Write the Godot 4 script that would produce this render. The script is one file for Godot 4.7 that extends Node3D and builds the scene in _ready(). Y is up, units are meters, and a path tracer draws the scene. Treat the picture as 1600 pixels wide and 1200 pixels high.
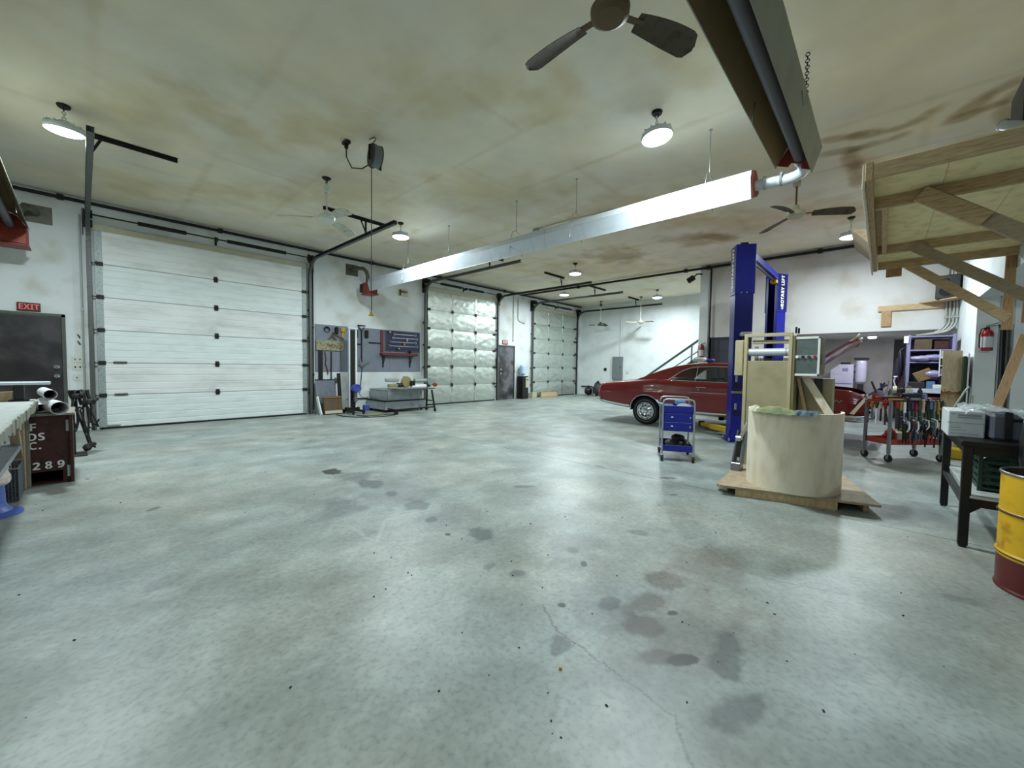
extends Node3D
# Workshop hall. Metres, y up. Wall with the garage doors: x = -10.7; far wall: z = -16.4; ceiling: y = 4.2.

const CEIL := 4.2
const WX := -10.7

class MB:
	var v := PackedVector3Array()
	var n := PackedVector3Array()
	var uv := PackedVector2Array()
	var o := Vector3.ZERO
	func _init(origin := Vector3.ZERO):
		o = origin
	func tri3(a, b, c, na, nb, nc):
		var g = (b - a).cross(c - a)
		if g.dot(na + nb + nc) > 0.0:
			var t = b
			b = c
			c = t
			t = nb
			nb = nc
			nc = t
		v.append(a - o); v.append(b - o); v.append(c - o)
		n.append(na); n.append(nb); n.append(nc)
	func tri(a, b, c, out):
		var g = (b - a).cross(c - a).normalized()
		if g.dot(out) < 0.0:
			g = -g
		tri3(a, b, c, g, g, g)
	func quad(a, b, c, d, out):
		tri(a, b, c, out)
		tri(a, c, d, out)
	func quv(a, b, c, d, out, u0 := Vector2(0, 0), u1 := Vector2(1, 1)):
		# a quad with texture coordinates: a = (u0.x,u0.y) b = (u1.x,u0.y) c = (u1.x,u1.y) d = (u0.x,u1.y)
		var p = [[a, u0], [b, Vector2(u1.x, u0.y)], [c, u1], [d, Vector2(u0.x, u1.y)]]
		for t in [[0, 1, 2], [0, 2, 3]]:
			var q = [p[t[0]], p[t[1]], p[t[2]]]
			if (q[1][0] - q[0][0]).cross(q[2][0] - q[0][0]).dot(out) > 0.0:
				q = [q[0], q[2], q[1]]
			for e in q:
				v.append(e[0] - o); n.append(out.normalized()); uv.append(e[1])
	func box(c, s, bv := 0.0, B := Basis.IDENTITY):
		var h = s * 0.5
		bv = min(bv, min(h.x, min(h.y, h.z)) * 0.9)
		if bv <= 0.0:
			for ax in 3:
				for sg in [-1.0, 1.0]:
					var nn = Vector3.ZERO; nn[ax] = sg
					var u = Vector3.ZERO; u[(ax + 1) % 3] = 1.0
					var w = Vector3.ZERO; w[(ax + 2) % 3] = 1.0
					var q = []
					for k in [[-1, -1], [1, -1], [1, 1], [-1, 1]]:
						q.append(c + B * ((nn + u * k[0] + w * k[1]) * h))
					quad(q[0], q[1], q[2], q[3], B * nn)
			return
		var P = func(sx, sy, sz, ax): # corner point on the face of axis ax
			var p = Vector3(sx * (h.x - bv), sy * (h.y - bv), sz * (h.z - bv))
			p[ax] = [sx, sy, sz][ax] * h[ax]
			return c + B * p
		for ax in 3:
			for sg in [-1, 1]:
				var q = []
				for k in [[-1, -1], [1, -1], [1, 1], [-1, 1]]:
					var s3 = [0, 0, 0]
					s3[ax] = sg; s3[(ax + 1) % 3] = k[0]; s3[(ax + 2) % 3] = k[1]
					q.append(P.call(s3[0], s3[1], s3[2], ax))
				var nn = Vector3.ZERO; nn[ax] = sg
				quad(q[0], q[1], q[2], q[3], B * nn)
		for ax in 3: # edges along ax
			var a1 = (ax + 1) % 3
			var a2 = (ax + 2) % 3
			for k in [[-1, -1], [1, -1], [1, 1], [-1, 1]]:
				var lo = [0, 0, 0]; var hi = [0, 0, 0]
				lo[ax] = -1; hi[ax] = 1
				lo[a1] = k[0]; hi[a1] = k[0]; lo[a2] = k[1]; hi[a2] = k[1]
				var nn = Vector3.ZERO; nn[a1] = k[0]; nn[a2] = k[1]
				quad(P.call(lo[0], lo[1], lo[2], a1), P.call(hi[0], hi[1], hi[2], a1), P.call(hi[0], hi[1], hi[2], a2), P.call(lo[0], lo[1], lo[2], a2), B * nn)
		for sx in [-1, 1]:
			for sy in [-1, 1]:
				for sz in [-1, 1]:
					tri(P.call(sx, sy, sz, 0), P.call(sx, sy, sz, 1), P.call(sx, sy, sz, 2), B * Vector3(sx, sy, sz))
	func bx(a, b, bv := 0.0): # box between two corners
		box((a + b) * 0.5, (b - a).abs(), bv)
	static func frame(d): # two vectors square to d
		var up = Vector3.UP if abs(d.y) < 0.9 else Vector3.RIGHT
		var s = d.cross(up).normalized()
		return [s, s.cross(d).normalized()]
	func beam(a, b, w, h, up := Vector3.UP, bv := 0.0): # a straight bar of section w x h from a to b
		var z = (b - a).normalized()
		var x = up.cross(z).normalized()
		var y = z.cross(x).normalized()
		box((a + b) * 0.5, Vector3(w, h, (b - a).length()), bv, Basis(x, y, z))
	func cyl(a, b, r0, r1 := -1.0, seg := 14, caps := true):
		if r1 < 0.0: r1 = r0
		var d = (b - a).normalized()
		var f = frame(d)
		var sl = (r0 - r1) / max((b - a).length(), 0.0001)
		for i in seg:
			var t0 = TAU * i / seg; var t1 = TAU * (i + 1) / seg
			var e0 = f[0] * cos(t0) + f[1] * sin(t0)
			var e1 = f[0] * cos(t1) + f[1] * sin(t1)
			var n0 = (e0 + d * sl).normalized(); var n1 = (e1 + d * sl).normalized()
			if r0 > 0.0: tri3(a + e0 * r0, a + e1 * r0, b + e1 * r1, n0, n1, n1)
			if r1 > 0.0: tri3(a + e0 * r0, b + e1 * r1, b + e0 * r1, n0, n1, n0)
			if caps:
				if r0 > 0.0: tri(a, a + e0 * r0, a + e1 * r0, -d)
				if r1 > 0.0: tri(b, b + e0 * r1, b + e1 * r1, d)
	func tube(p, r, seg := 8, caps := true):
		var rings = []
		var f = null
		for i in p.size():
			var d = (p[min(i + 1, p.size() - 1)] - p[max(i - 1, 0)]).normalized()
			if f == null: f = frame(d)
			else:
				var s = (f[0] - d * f[0].dot(d)).normalized()
				f = [s, s.cross(d).normalized()]
			var rr = r[i] if r is Array else r
			var ring = []
			for k in seg:
				var t = TAU * k / seg
				var e = f[0] * cos(t) + f[1] * sin(t)
				ring.append([p[i] + e * rr, e])
			rings.append(ring)
		for i in p.size() - 1:
			for k in seg:
				var a = rings[i][k]; var b = rings[i][(k + 1) % seg]
				var c = rings[i + 1][(k + 1) % seg]; var d = rings[i + 1][k]
				tri3(a[0], b[0], c[0], a[1], b[1], c[1])
				tri3(a[0], c[0], d[0], a[1], c[1], d[1])
		if caps:
			for e in [[0, p[0] - p[1]], [p.size() - 1, p[p.size() - 1] - p[p.size() - 2]]]:
				for k in range(1, seg - 1):
					tri(rings[e[0]][0][0], rings[e[0]][k][0], rings[e[0]][k + 1][0], e[1])
	func lathe(prof, at := Vector3.ZERO, B := Basis.IDENTITY, seg := 24, smooth := false):
		# prof: Vector2(radius, height) from bottom to top of the outside
		for i in prof.size() - 1:
			var a = prof[i]; var b = prof[i + 1]
			var nn = [Vector2(b.y - a.y, a.x - b.x).normalized(), Vector2(b.y - a.y, a.x - b.x).normalized()]
			if smooth:
				for q in 2:
					var j = i + q
					var pa = prof[max(j - 1, 0)]; var pb = prof[min(j + 1, prof.size() - 1)]
					nn[q] = Vector2(pb.y - pa.y, pa.x - pb.x).normalized()
			for k in seg:
				var t0 = TAU * k / seg; var t1 = TAU * (k + 1) / seg
				var e0 = Vector3(cos(t0), 0, sin(t0)); var e1 = Vector3(cos(t1), 0, sin(t1))
				var V = func(e, q): return at + B * (e * q.x + Vector3(0, q.y, 0))
				var N = func(e, q): return B * (e * q.x + Vector3(0, q.y, 0))
				if a.x > 0.0: tri3(V.call(e0, a), V.call(e1, a), V.call(e1, b), N.call(e0, nn[0]), N.call(e1, nn[0]), N.call(e1, nn[1]))
				if b.x > 0.0: tri3(V.call(e0, a), V.call(e1, b), V.call(e0, b), N.call(e0, nn[0]), N.call(e1, nn[1]), N.call(e0, nn[1]))
	func prism(poly, at, B, depth): # poly in B.x,B.y; extruded along B.z from 0 to depth
		var pk = PackedVector2Array(poly)
		var ix = Geometry2D.triangulate_polygon(pk)
		var P = func(q, z): return at + B * Vector3(q.x, q.y, z)
		for i in range(0, ix.size(), 3):
			tri(P.call(pk[ix[i]], 0), P.call(pk[ix[i + 1]], 0), P.call(pk[ix[i + 2]], 0), -B.z)
			tri(P.call(pk[ix[i]], depth), P.call(pk[ix[i + 1]], depth), P.call(pk[ix[i + 2]], depth), B.z)
		var cw = Geometry2D.is_polygon_clockwise(pk)
		for i in pk.size():
			var a = pk[i]; var b = pk[(i + 1) % pk.size()]
			var e = (b - a)
			var out = Vector2(e.y, -e.x) * (-1.0 if cw else 1.0)
			quad(P.call(a, 0), P.call(b, 0), P.call(b, depth), P.call(a, depth), B * Vector3(out.x, out.y, 0))
	func grid(rows, out := Vector3.ZERO, both := false): # rows of points, smooth
		var R = rows.size(); var C = rows[0].size()
		var nn = []
		for i in R:
			var row = []
			for j in C:
				var du = rows[min(i + 1, R - 1)][j] - rows[max(i - 1, 0)][j]
				var dv = rows[i][min(j + 1, C - 1)] - rows[i][max(j - 1, 0)]
				var q = du.cross(dv)
				q = q.normalized() if q.length() > 1e-9 else Vector3.UP
				row.append(q)
			nn.append(row)
		var flip = 1.0
		if out != Vector3.ZERO:
			var s = 0.0
			for r in nn:
				for q in r: s += q.dot(out)
			if s < 0.0: flip = -1.0
		for i in R - 1:
			for j in C - 1:
				var a = rows[i][j]; var b = rows[i][j + 1]; var c = rows[i + 1][j + 1]; var d = rows[i + 1][j]
				tri3(a, b, c, nn[i][j] * flip, nn[i][j + 1] * flip, nn[i + 1][j + 1] * flip)
				tri3(a, c, d, nn[i][j] * flip, nn[i + 1][j + 1] * flip, nn[i + 1][j] * flip)
	func blob(c, s, rng = null, rough := 0.0, U := 14, W := 9, B := Basis.IDENTITY): # an ellipsoid, lumpy if asked
		var rows = []
		for i in W + 1:
			var row = []
			var ph = PI * i / W
			for j in U + 1:
				var th = TAU * (j % U) / U
				var e = Vector3(sin(ph) * cos(th), cos(ph), sin(ph) * sin(th))
				var k = 1.0
				if rough > 0.0:
					k += rough * (sin(e.x * 5.3 + s.x * 40.0) + sin(e.y * 6.1 + c.x * 9.0) + sin(e.z * 7.7 + c.z * 7.0) + 0.6 * sin(e.x * 13.0 + e.z * 11.0 + c.y * 5.0)) * 0.4
				row.append(c + B * (e * s * k))
			rows.append(row)
		# outward normals by position
		for i in W:
			for j in U:
				var a = rows[i][j]; var b = rows[i][j + 1]; var cc = rows[i + 1][j + 1]; var d = rows[i + 1][j]
				var na = ((B.inverse() * (a - c)) / (s * s)); var nb = ((B.inverse() * (b - c)) / (s * s)); var nc = ((B.inverse() * (cc - c)) / (s * s)); var nd = ((B.inverse() * (d - c)) / (s * s))
				if i > 0: tri3(a, b, cc, (B * na).normalized(), (B * nb).normalized(), (B * nc).normalized())
				if i < W - 1: tri3(a, cc, d, (B * na).normalized(), (B * nc).normalized(), (B * nd).normalized())
	func torus(c, axis, R, r, seg := 24, ring := 8, a0 := 0.0, a1 := TAU):
		var f = frame(axis.normalized())
		var p = []
		for i in seg + 1:
			var t = lerp(a0, a1, float(i) / seg)
			p.append(c + (f[0] * cos(t) + f[1] * sin(t)) * R)
		tube(p, r, ring, abs(a1 - a0) < TAU - 0.01)
	func text(s, size, depth, at, B): # lettering; B.x along the line, B.y up, B.z towards the reader
		var tm = TextMesh.new()
		var f = SystemFont.new()
		f.font_names = PackedStringArray(["Droid Sans"])
		f.font_weight = 700
		tm.font = f; tm.text = s; tm.font_size = 64; tm.pixel_size = size / 64.0 * 1.37; tm.depth = depth
		var ar = tm.get_mesh_arrays()
		var vv = ar[Mesh.ARRAY_VERTEX]; var nn = ar[Mesh.ARRAY_NORMAL]; var ix = ar[Mesh.ARRAY_INDEX]
		if ix == null or ix.size() == 0:
			ix = range(vv.size())
		for i in range(0, ix.size(), 3):
			tri3(at + B * vv[ix[i]], at + B * vv[ix[i + 1]], at + B * vv[ix[i + 2]], B * nn[ix[i]], B * nn[ix[i + 1]], B * nn[ix[i + 2]])
	func mesh():
		var a = []
		a.resize(Mesh.ARRAY_MAX)
		a[Mesh.ARRAY_VERTEX] = v
		a[Mesh.ARRAY_NORMAL] = n
		if uv.size() == v.size(): a[Mesh.ARRAY_TEX_UV] = uv
		var m = ArrayMesh.new()
		m.add_surface_from_arrays(Mesh.PRIMITIVE_TRIANGLES, a)
		return m

var M := {}
var T := {}
var taken := {}
var rng := RandomNumberGenerator.new()

func numbered(called):
	var k = taken.get(called, 0)
	taken[called] = k + 1
	return called if k == 0 else "%s_%03d" % [called, k]

func thing(called, label, category, at := Vector3.ZERO, group := "", turn := 0.0):
	var t = Node3D.new()
	t.name = numbered(called)
	add_child(t)
	t.position = at
	t.rotation.y = turn
	t.set_meta("label", label)
	t.set_meta("category", category)
	if group != "": t.set_meta("group", group)
	return t

func part(b, called, mat, parent):
	var m = MeshInstance3D.new()
	m.mesh = b.mesh()
	m.name = called
	m.material_override = M[mat] if mat is String else mat
	m.cast_shadow = GeometryInstance3D.SHADOW_CASTING_SETTING_ON
	parent.add_child(m, true)
	return m

func solo(b, called, mat, label, category, group := "", at := Vector3.ZERO): # a thing that is one mesh; b built with origin at
	var m = MeshInstance3D.new()
	m.mesh = b.mesh()
	m.name = numbered(called)
	m.material_override = M[mat] if mat is String else mat
	add_child(m)
	m.position = at
	m.set_meta("label", label)
	m.set_meta("category", category)
	if group != "": m.set_meta("group", group)
	return m

func struct(b, called, mat, label := "", at := Vector3.ZERO, parent = null):
	var m = MeshInstance3D.new()
	m.mesh = b.mesh()
	m.name = numbered(called) if parent == null else called
	m.material_override = M[mat] if mat is String else mat
	(self if parent == null else parent).add_child(m, true)
	m.position = at
	if parent == null:
		m.set_meta("kind", "structure")
		if label != "":
			m.set_meta("label", label)
			m.set_meta("category", called.split("_")[0])
	return m

func copy(src, at, label := "", turn := 0.0):
	var c = src.duplicate()
	c.name = numbered(String(src.name).rstrip("0123456789").rstrip("_"))
	add_child(c)
	c.position = at
	c.rotation.y = turn
	if label != "": c.set_meta("label", label)
	return c

func nb(t = null): # builder that takes world coordinates for an unturned thing
	return MB.new(t.position if t != null else Vector3.ZERO)

func V(x, y, z): return Vector3(x, y, z)

# ---------------------------------------------------------------- materials
func noise(seed_, freq, oct := 4, type := FastNoiseLite.TYPE_SIMPLEX_SMOOTH):
	var f = FastNoiseLite.new()
	f.seed = seed_; f.frequency = freq; f.noise_type = type
	f.fractal_octaves = oct
	f.fractal_type = FastNoiseLite.FRACTAL_FBM if oct > 1 else FastNoiseLite.FRACTAL_NONE
	return f

func ramp_tex(img, stops): # stops: [[t, Color], ...]
	var d = img.get_data()
	var lut = []
	for i in 256:
		var t = i / 255.0
		var c = stops[stops.size() - 1][1]
		for k in stops.size() - 1:
			if t <= stops[k + 1][0]:
				c = stops[k][1].lerp(stops[k + 1][1], clamp((t - stops[k][0]) / (stops[k + 1][0] - stops[k][0]), 0, 1))
				break
		lut.append([int(c.r * 255), int(c.g * 255), int(c.b * 255)])
	var out = PackedByteArray()
	out.resize(d.size() * 3)
	var j = 0
	for b in d:
		var l = lut[b]
		out[j] = l[0]; out[j + 1] = l[1]; out[j + 2] = l[2]
		j += 3
	var im = Image.create_from_data(img.get_width(), img.get_height(), false, Image.FORMAT_RGB8, out)
	im.generate_mipmaps()
	return ImageTexture.create_from_image(im)

func ntex(seed_, freq, stops, size := 256, oct := 4):
	return ramp_tex(noise(seed_, freq, oct).get_seamless_image(size, size), stops)

func gray(a): return Color(a, a, a)

func mat(called, col, rough := 0.6, metal := 0.0, tex = null, scale := Vector3.ONE, extra := {}):
	var m = StandardMaterial3D.new()
	m.resource_name = called
	m.albedo_color = col
	m.roughness = rough
	m.metallic = metal
	if tex != null:
		m.albedo_texture = tex
		m.uv1_triplanar = true
		m.uv1_scale = scale
	for k in extra: m.set(k, extra[k])
	M[called] = m
	return m

func make_materials():
	T.mottle = ntex(3, 0.012, [[0.0, gray(0.86)], [0.45, gray(0.96)], [1.0, gray(1.0)]])
	T.soft = ntex(9, 0.02, [[0.0, gray(0.93)], [0.5, gray(0.98)], [1.0, gray(1.0)]])
	T.grime = ntex(5, 0.016, [[0.0, Color(0.88, 0.86, 0.81)], [0.3, Color(0.95, 0.94, 0.92)], [0.5, gray(0.99)], [1.0, gray(1.0)]], 512, 5)
	T.grain = ntex(7, 0.05, [[0.0, Color(0.84, 0.79, 0.72)], [0.5, Color(0.95, 0.93, 0.9)], [1.0, gray(1.0)]])
	T.knots = ntex(21, 0.03, [[0.0, Color(0.74, 0.67, 0.58)], [0.35, Color(0.92, 0.89, 0.85)], [1.0, gray(1.0)]])
	T.flame = ntex(23, 0.03, [[0.0, Color(0.88, 0.85, 0.8)], [0.4, Color(0.96, 0.95, 0.93)], [1.0, gray(1.0)]], 256, 5)
	T.rust = ntex(11, 0.03, [[0.0, Color(0.5, 0.4, 0.33)], [0.22, Color(0.78, 0.72, 0.66)], [0.42, gray(0.96)], [1.0, gray(1.0)]])
	T.worn = ntex(13, 0.04, [[0.0, gray(0.74)], [0.35, gray(0.93)], [1.0, gray(1.0)]])
	T.smudge = ntex(17, 0.008, [[0.0, Color(0.3, 0.27, 0.26)], [0.4, Color(0.6, 0.58, 0.57)], [0.7, gray(1.0)], [1.0, gray(1.0)]], 512, 5)
	T.jumble = ntex(19, 0.03, [[0.0, Color(0.1, 0.1, 0.12)], [0.4, Color(0.4, 0.38, 0.42)], [0.6, Color(0.85, 0.83, 0.9)], [1.0, gray(1.0)]])
	var s1 = Vector3.ONE
	mat("wall", Color(0.84, 0.86, 0.86), 0.75, 0.0, T.grime, s1 * 0.16, {"uv1_world_triplanar": true})
	mat("wall_far", Color(0.86, 0.88, 0.88), 0.75, 0.0, T.soft, s1 * 0.3, {"uv1_world_triplanar": true})
	mat("wall_mezz", Color(0.82, 0.81, 0.80), 0.75, 0.0, T.grime, s1 * 0.12, {"uv1_world_triplanar": true})
	mat("white_door", Color(0.86, 0.89, 0.88), 0.5, 0.0, T.soft, V(0.5, 1.2, 0.35))
	mat("white_door_b", Color(0.88, 0.89, 0.88), 0.5, 0.0, T.mottle, V(0.4, 0.8, 0.3))
	mat("stile", Color(0.62, 0.66, 0.65), 0.5, 0.3, T.worn, s1 * 1.5)
	mat("foil", Color(0.80, 0.83, 0.80), 0.42, 0.8, T.soft, s1 * 0.6)
	mat("foil_tape", Color(0.82, 0.84, 0.82), 0.28, 0.9)
	mat("dark_steel", Color(0.16, 0.155, 0.14), 0.55, 0.5, T.worn, s1 * 2.0)
	mat("track_steel", Color(0.36, 0.37, 0.36), 0.5, 0.45, T.worn, s1 * 2.0)
	mat("galv", Color(0.66, 0.69, 0.71), 0.42, 0.45, T.mottle, s1 * 1.2)
	mat("bright_galv", Color(0.80, 0.83, 0.86), 0.5, 0.4, T.soft, s1 * 1.0)
	mat("painted_reflection_in", Color(0.55, 0.47, 0.34), 0.5, 0.3, T.mottle, s1 * 0.8)  # brown reflection of the floor, painted into the heaters' inner faces
	mat("reflector_dull", Color(0.55, 0.55, 0.49), 0.5, 0.3, T.mottle, s1 * 0.8)
	mat("tube_grey", Color(0.36, 0.36, 0.39), 0.5, 0.2)
	mat("burner_red", Color(0.58, 0.22, 0.16), 0.5, 0.1, T.worn, s1 * 2.0)
	mat("chrome", Color(0.85, 0.86, 0.88), 0.12, 1.0)
	mat("silver", Color(0.7, 0.71, 0.72), 0.3, 0.9)
	mat("black", Color(0.035, 0.035, 0.038), 0.45)
	mat("black_soft", Color(0.05, 0.05, 0.05), 0.8)
	mat("rubber", Color(0.04, 0.04, 0.042), 0.75)
	mat("white_paint", Color(0.85, 0.86, 0.84), 0.4)
	mat("cream_paint", Color(0.74, 0.72, 0.62), 0.5, 0.0, T.soft, s1)
	mat("lamp_body", Color(0.82, 0.84, 0.86), 0.4)
	mat("lens", Color(1, 1, 1), 0.4, 0.0, null, s1, {"emission_enabled": true, "emission": Color(0.93, 0.98, 1.0), "emission_energy_multiplier": 9.0})
	mat("fan_blade_brown", Color(0.30, 0.27, 0.21), 0.6, 0.0, T.rust, s1 * 1.2)
	mat("fan_blade_white", Color(0.80, 0.80, 0.74), 0.5, 0.0, T.rust, s1 * 0.8)
	mat("door_black", Color(0.22, 0.21, 0.21), 0.45, 0.0, T.smudge, s1 * 0.35)
	mat("door_grey", Color(0.42, 0.41, 0.43), 0.45, 0.0, T.smudge, s1 * 0.3)
	mat("frame_green", Color(0.30, 0.32, 0.29), 0.5, 0.0, T.worn, s1)
	mat("sign_red", Color(0.28, 0.03, 0.03), 0.4)
	mat("sign_letter", Color(0.95, 0.42, 0.38), 0.5)
	mat("sign_red2", Color(0.62, 0.08, 0.08), 0.4)
	mat("plate", Color(0.80, 0.81, 0.77), 0.4)
	mat("duct_plate", Color(0.38, 0.38, 0.33), 0.5, 0.4, T.mottle, s1 * 2.0)
	mat("peg_grey", Color(0.47, 0.49, 0.54), 0.6, 0.0, T.soft, s1 * 0.7)
	mat("blue_board", Color(0.05, 0.09, 0.30), 0.5, 0.0, T.soft, s1)
	mat("red_wood", Color(0.40, 0.13, 0.09), 0.55, 0.0, T.worn, s1 * 2)
	mat("brass", Color(0.62, 0.47, 0.15), 0.35, 0.8)
	mat("steel_tool", Color(0.55, 0.56, 0.58), 0.3, 0.85, T.worn, s1 * 3)
	mat("yellow", Color(0.75, 0.60, 0.03), 0.4, 0.0, T.worn, s1 * 1.5)
	mat("yellow_drum", Color(0.86, 0.67, 0.05), 0.42, 0.0, T.rust, s1 * 0.8)
	mat("red_drum", Color(0.36, 0.05, 0.05), 0.42, 0.0, T.worn, s1 * 0.8)
	mat("rust_steel", Color(0.33, 0.25, 0.18), 0.7, 0.3, T.rust, s1 * 2)
	mat("lift_blue", Color(0.05, 0.085, 0.50), 0.32, 0.0, T.soft, s1 * 0.8)
	mat("lift_navy", Color(0.03, 0.045, 0.22), 0.35)
	mat("letter_white", Color(0.9, 0.9, 0.9), 0.5)
	mat("car_red", Color(0.50, 0.055, 0.07), 0.3, 0.0, null, s1, {"clearcoat_enabled": true, "clearcoat": 0.5, "clearcoat_roughness": 0.08})
	mat("car_glass", Color(0.25, 0.3, 0.3, 0.35), 0.03, 0.0, null, s1, {"transparency": BaseMaterial3D.TRANSPARENCY_ALPHA})
	mat("glass_panel", Color(0.33, 0.37, 0.36), 0.15, 0.0, T.mottle, s1 * 3.0)
	mat("seat_dark", Color(0.06, 0.055, 0.055), 0.6)
	mat("trolley_blue", Color(0.06, 0.11, 0.50), 0.38, 0.0, T.soft, s1 * 2)
	mat("sand_beige", Color(0.62, 0.58, 0.45), 0.5, 0.0, T.mottle, s1 * 0.8)
	mat("sand_beige_b", Color(0.68, 0.64, 0.50), 0.5, 0.0, T.soft, s1 * 0.8)
	mat("sander_dark", Color(0.46, 0.42, 0.28), 0.6, 0.0, T.mottle, s1)
	mat("roller", Color(0.72, 0.74, 0.78), 0.35, 0.2)
	mat("ply", Color(0.90, 0.86, 0.78), 0.6, 0.0, T.flame, V(1.1, 0.35, 1.1))
	mat("ply_sheet", Color(0.76, 0.67, 0.53), 0.65, 0.0, T.grain, V(2.0, 0.6, 2.0))
	mat("mdf", Color(0.66, 0.60, 0.51), 0.65, 0.0, T.grain, V(0.7, 2.0, 0.7))
	mat("lumber_x", Color(0.79, 0.69, 0.55), 0.7, 0.0, T.knots, V(0.8, 6.0, 6.0))
	mat("lumber_z", Color(0.82, 0.71, 0.57), 0.7, 0.0, T.knots, V(6.0, 6.0, 0.8))
	mat("lumber_y", Color(0.70, 0.57, 0.42), 0.7, 0.0, T.knots, V(6.0, 0.8, 6.0))
	mat("lumber_grey", Color(0.66, 0.59, 0.50), 0.75, 0.0, T.flame, V(1.5, 4.0, 4.0))
	mat("deck_ply", Color(0.99, 0.92, 0.72), 0.7, 0.0, T.flame, V(0.8, 1.0, 0.6))
	mat("cart_red", Color(0.62, 0.20, 0.12), 0.4, 0.0, T.worn, s1 * 2)
	mat("table_black", Color(0.045, 0.047, 0.05), 0.42, 0.2, T.worn, s1 * 2)
	mat("carton_white", Color(0.80, 0.82, 0.83), 0.6, 0.0, T.soft, s1 * 2)
	mat("print_grey", Color(0.55, 0.57, 0.60), 0.6)
	mat("bag_clear", Color(0.85, 0.88, 0.9, 0.45), 0.12, 0.0, null, s1, {"transparency": BaseMaterial3D.TRANSPARENCY_ALPHA})
	mat("bag_lilac", Color(0.62, 0.58, 0.72), 0.3)
	mat("crate_green", Color(0.10, 0.24, 0.20), 0.5)
	mat("bin_grey", Color(0.16, 0.16, 0.18), 0.5, 0.0, T.soft, s1)
	mat("ext_red", Color(0.55, 0.04, 0.05), 0.3)
	mat("ext_label", Color(0.75, 0.74, 0.76), 0.5)
	mat("panel_grey", Color(0.42, 0.45, 0.46), 0.5)
	mat("card", Color(0.52, 0.40, 0.27), 0.75, 0.0, T.soft, s1 * 2)
	mat("card_dark", Color(0.36, 0.29, 0.20), 0.75, 0.0, T.mottle, s1 * 2)
	mat("box_maroon", Color(0.25, 0.10, 0.07), 0.6, 0.0, T.rust, s1 * 1.2)
	mat("bench_top", Color(0.72, 0.74, 0.73), 0.55, 0.0, T.grime, s1 * 1.0)
	mat("bench_edge", Color(0.55, 0.55, 0.5), 0.7, 0.0, T.worn, s1 * 3)
	mat("paper_tube", Color(0.84, 0.84, 0.85), 0.6)
	mat("stand_blue", Color(0.28, 0.38, 0.68), 0.4, 0.0, T.worn, s1 * 3)
	mat("stand_top", Color(0.82, 0.79, 0.80), 0.6, 0.0, T.grain, s1 * 3)
	mat("wire_grey", Color(0.36, 0.38, 0.42), 0.5, 0.4)
	mat("leather", Color(0.10, 0.09, 0.08), 0.7, 0.0, T.worn, s1 * 5)
	mat("plastic_blue", Color(0.22, 0.27, 0.60), 0.35)
	mat("bottle_blue", Color(0.72, 0.80, 0.92), 0.08, 0.0, null, s1, {"refraction_enabled": false})
	mat("hose_black", Color(0.05, 0.05, 0.05), 0.6)
	mat("hose_olive", Color(0.42, 0.42, 0.10), 0.5)
	mat("beige_saw", Color(0.58, 0.54, 0.36), 0.45, 0.0, T.worn, s1 * 3)
	mat("rag_green", Color(0.50, 0.53, 0.38), 0.9, 0.0, T.mottle, s1 * 4)
	mat("rag_blue", Color(0.36, 0.42, 0.48), 0.9, 0.0, T.mottle, s1 * 4)
	mat("purple", Color(0.24, 0.14, 0.42), 0.5)
	mat("purple_dark", Color(0.14, 0.06, 0.22), 0.5)
	mat("lilac", Color(0.55, 0.52, 0.68), 0.5)
	mat("clamp_orange", Color(0.58, 0.16, 0.06), 0.45)
	mat("clamp_yellow", Color(0.65, 0.47, 0.12), 0.5)
	mat("green_dark", Color(0.10, 0.22, 0.14), 0.5)
	mat("green_bright", Color(0.16, 0.32, 0.08), 0.5)
	mat("navy", Color(0.05, 0.05, 0.13), 0.5)
	mat("sky_blue", Color(0.35, 0.46, 0.62), 0.5)
	mat("appliance", Color(0.80, 0.80, 0.88), 0.35, 0.0, T.soft, s1)
	mat("speck", Color(0.09, 0.085, 0.075), 0.8)
	mat("sign_plank", Color(0.58, 0.57, 0.46), 0.6, 0.0, T.rust, s1 * 1.4)
	mat("script_red", Color(0.48, 0.12, 0.10), 0.6)
	mat("grey_sheet", Color(0.48, 0.50, 0.54), 0.4, 0.4, T.grime, s1 * 1.0)
	mat("conduit", Color(0.66, 0.67, 0.64), 0.45, 0.3)
	mat("hub_brown", Color(0.35, 0.27, 0.16), 0.6)

# ---------------------------------------------------------------- floor and ceiling maps (colour of the surface only)
const FX0 := -11.0
const FZ0 := -16.6
const FW := 13.4
const FH := 19.0
const STREAKS := [[[-0.77, -6.42], [-0.4, -6.58], [-0.11, -6.73], [0.08, -6.76], [0.21, -6.64], [0.34, -6.46]], [[-0.68, -6.91], [-0.36, -6.99], [-0.05, -6.98], [0.14, -6.92]], [[0.44, -6.96], [0.68, -6.9], [0.85, -6.81], [1.0, -6.46]], [[-0.46, -7.07], [-0.41, -7.61], [-0.42, -8.36]], [[0.52, -6.81], [0.7, -6.57], [0.91, -6.4]], [[0.85, -6.98], [0.95, -7.38]]]

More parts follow.
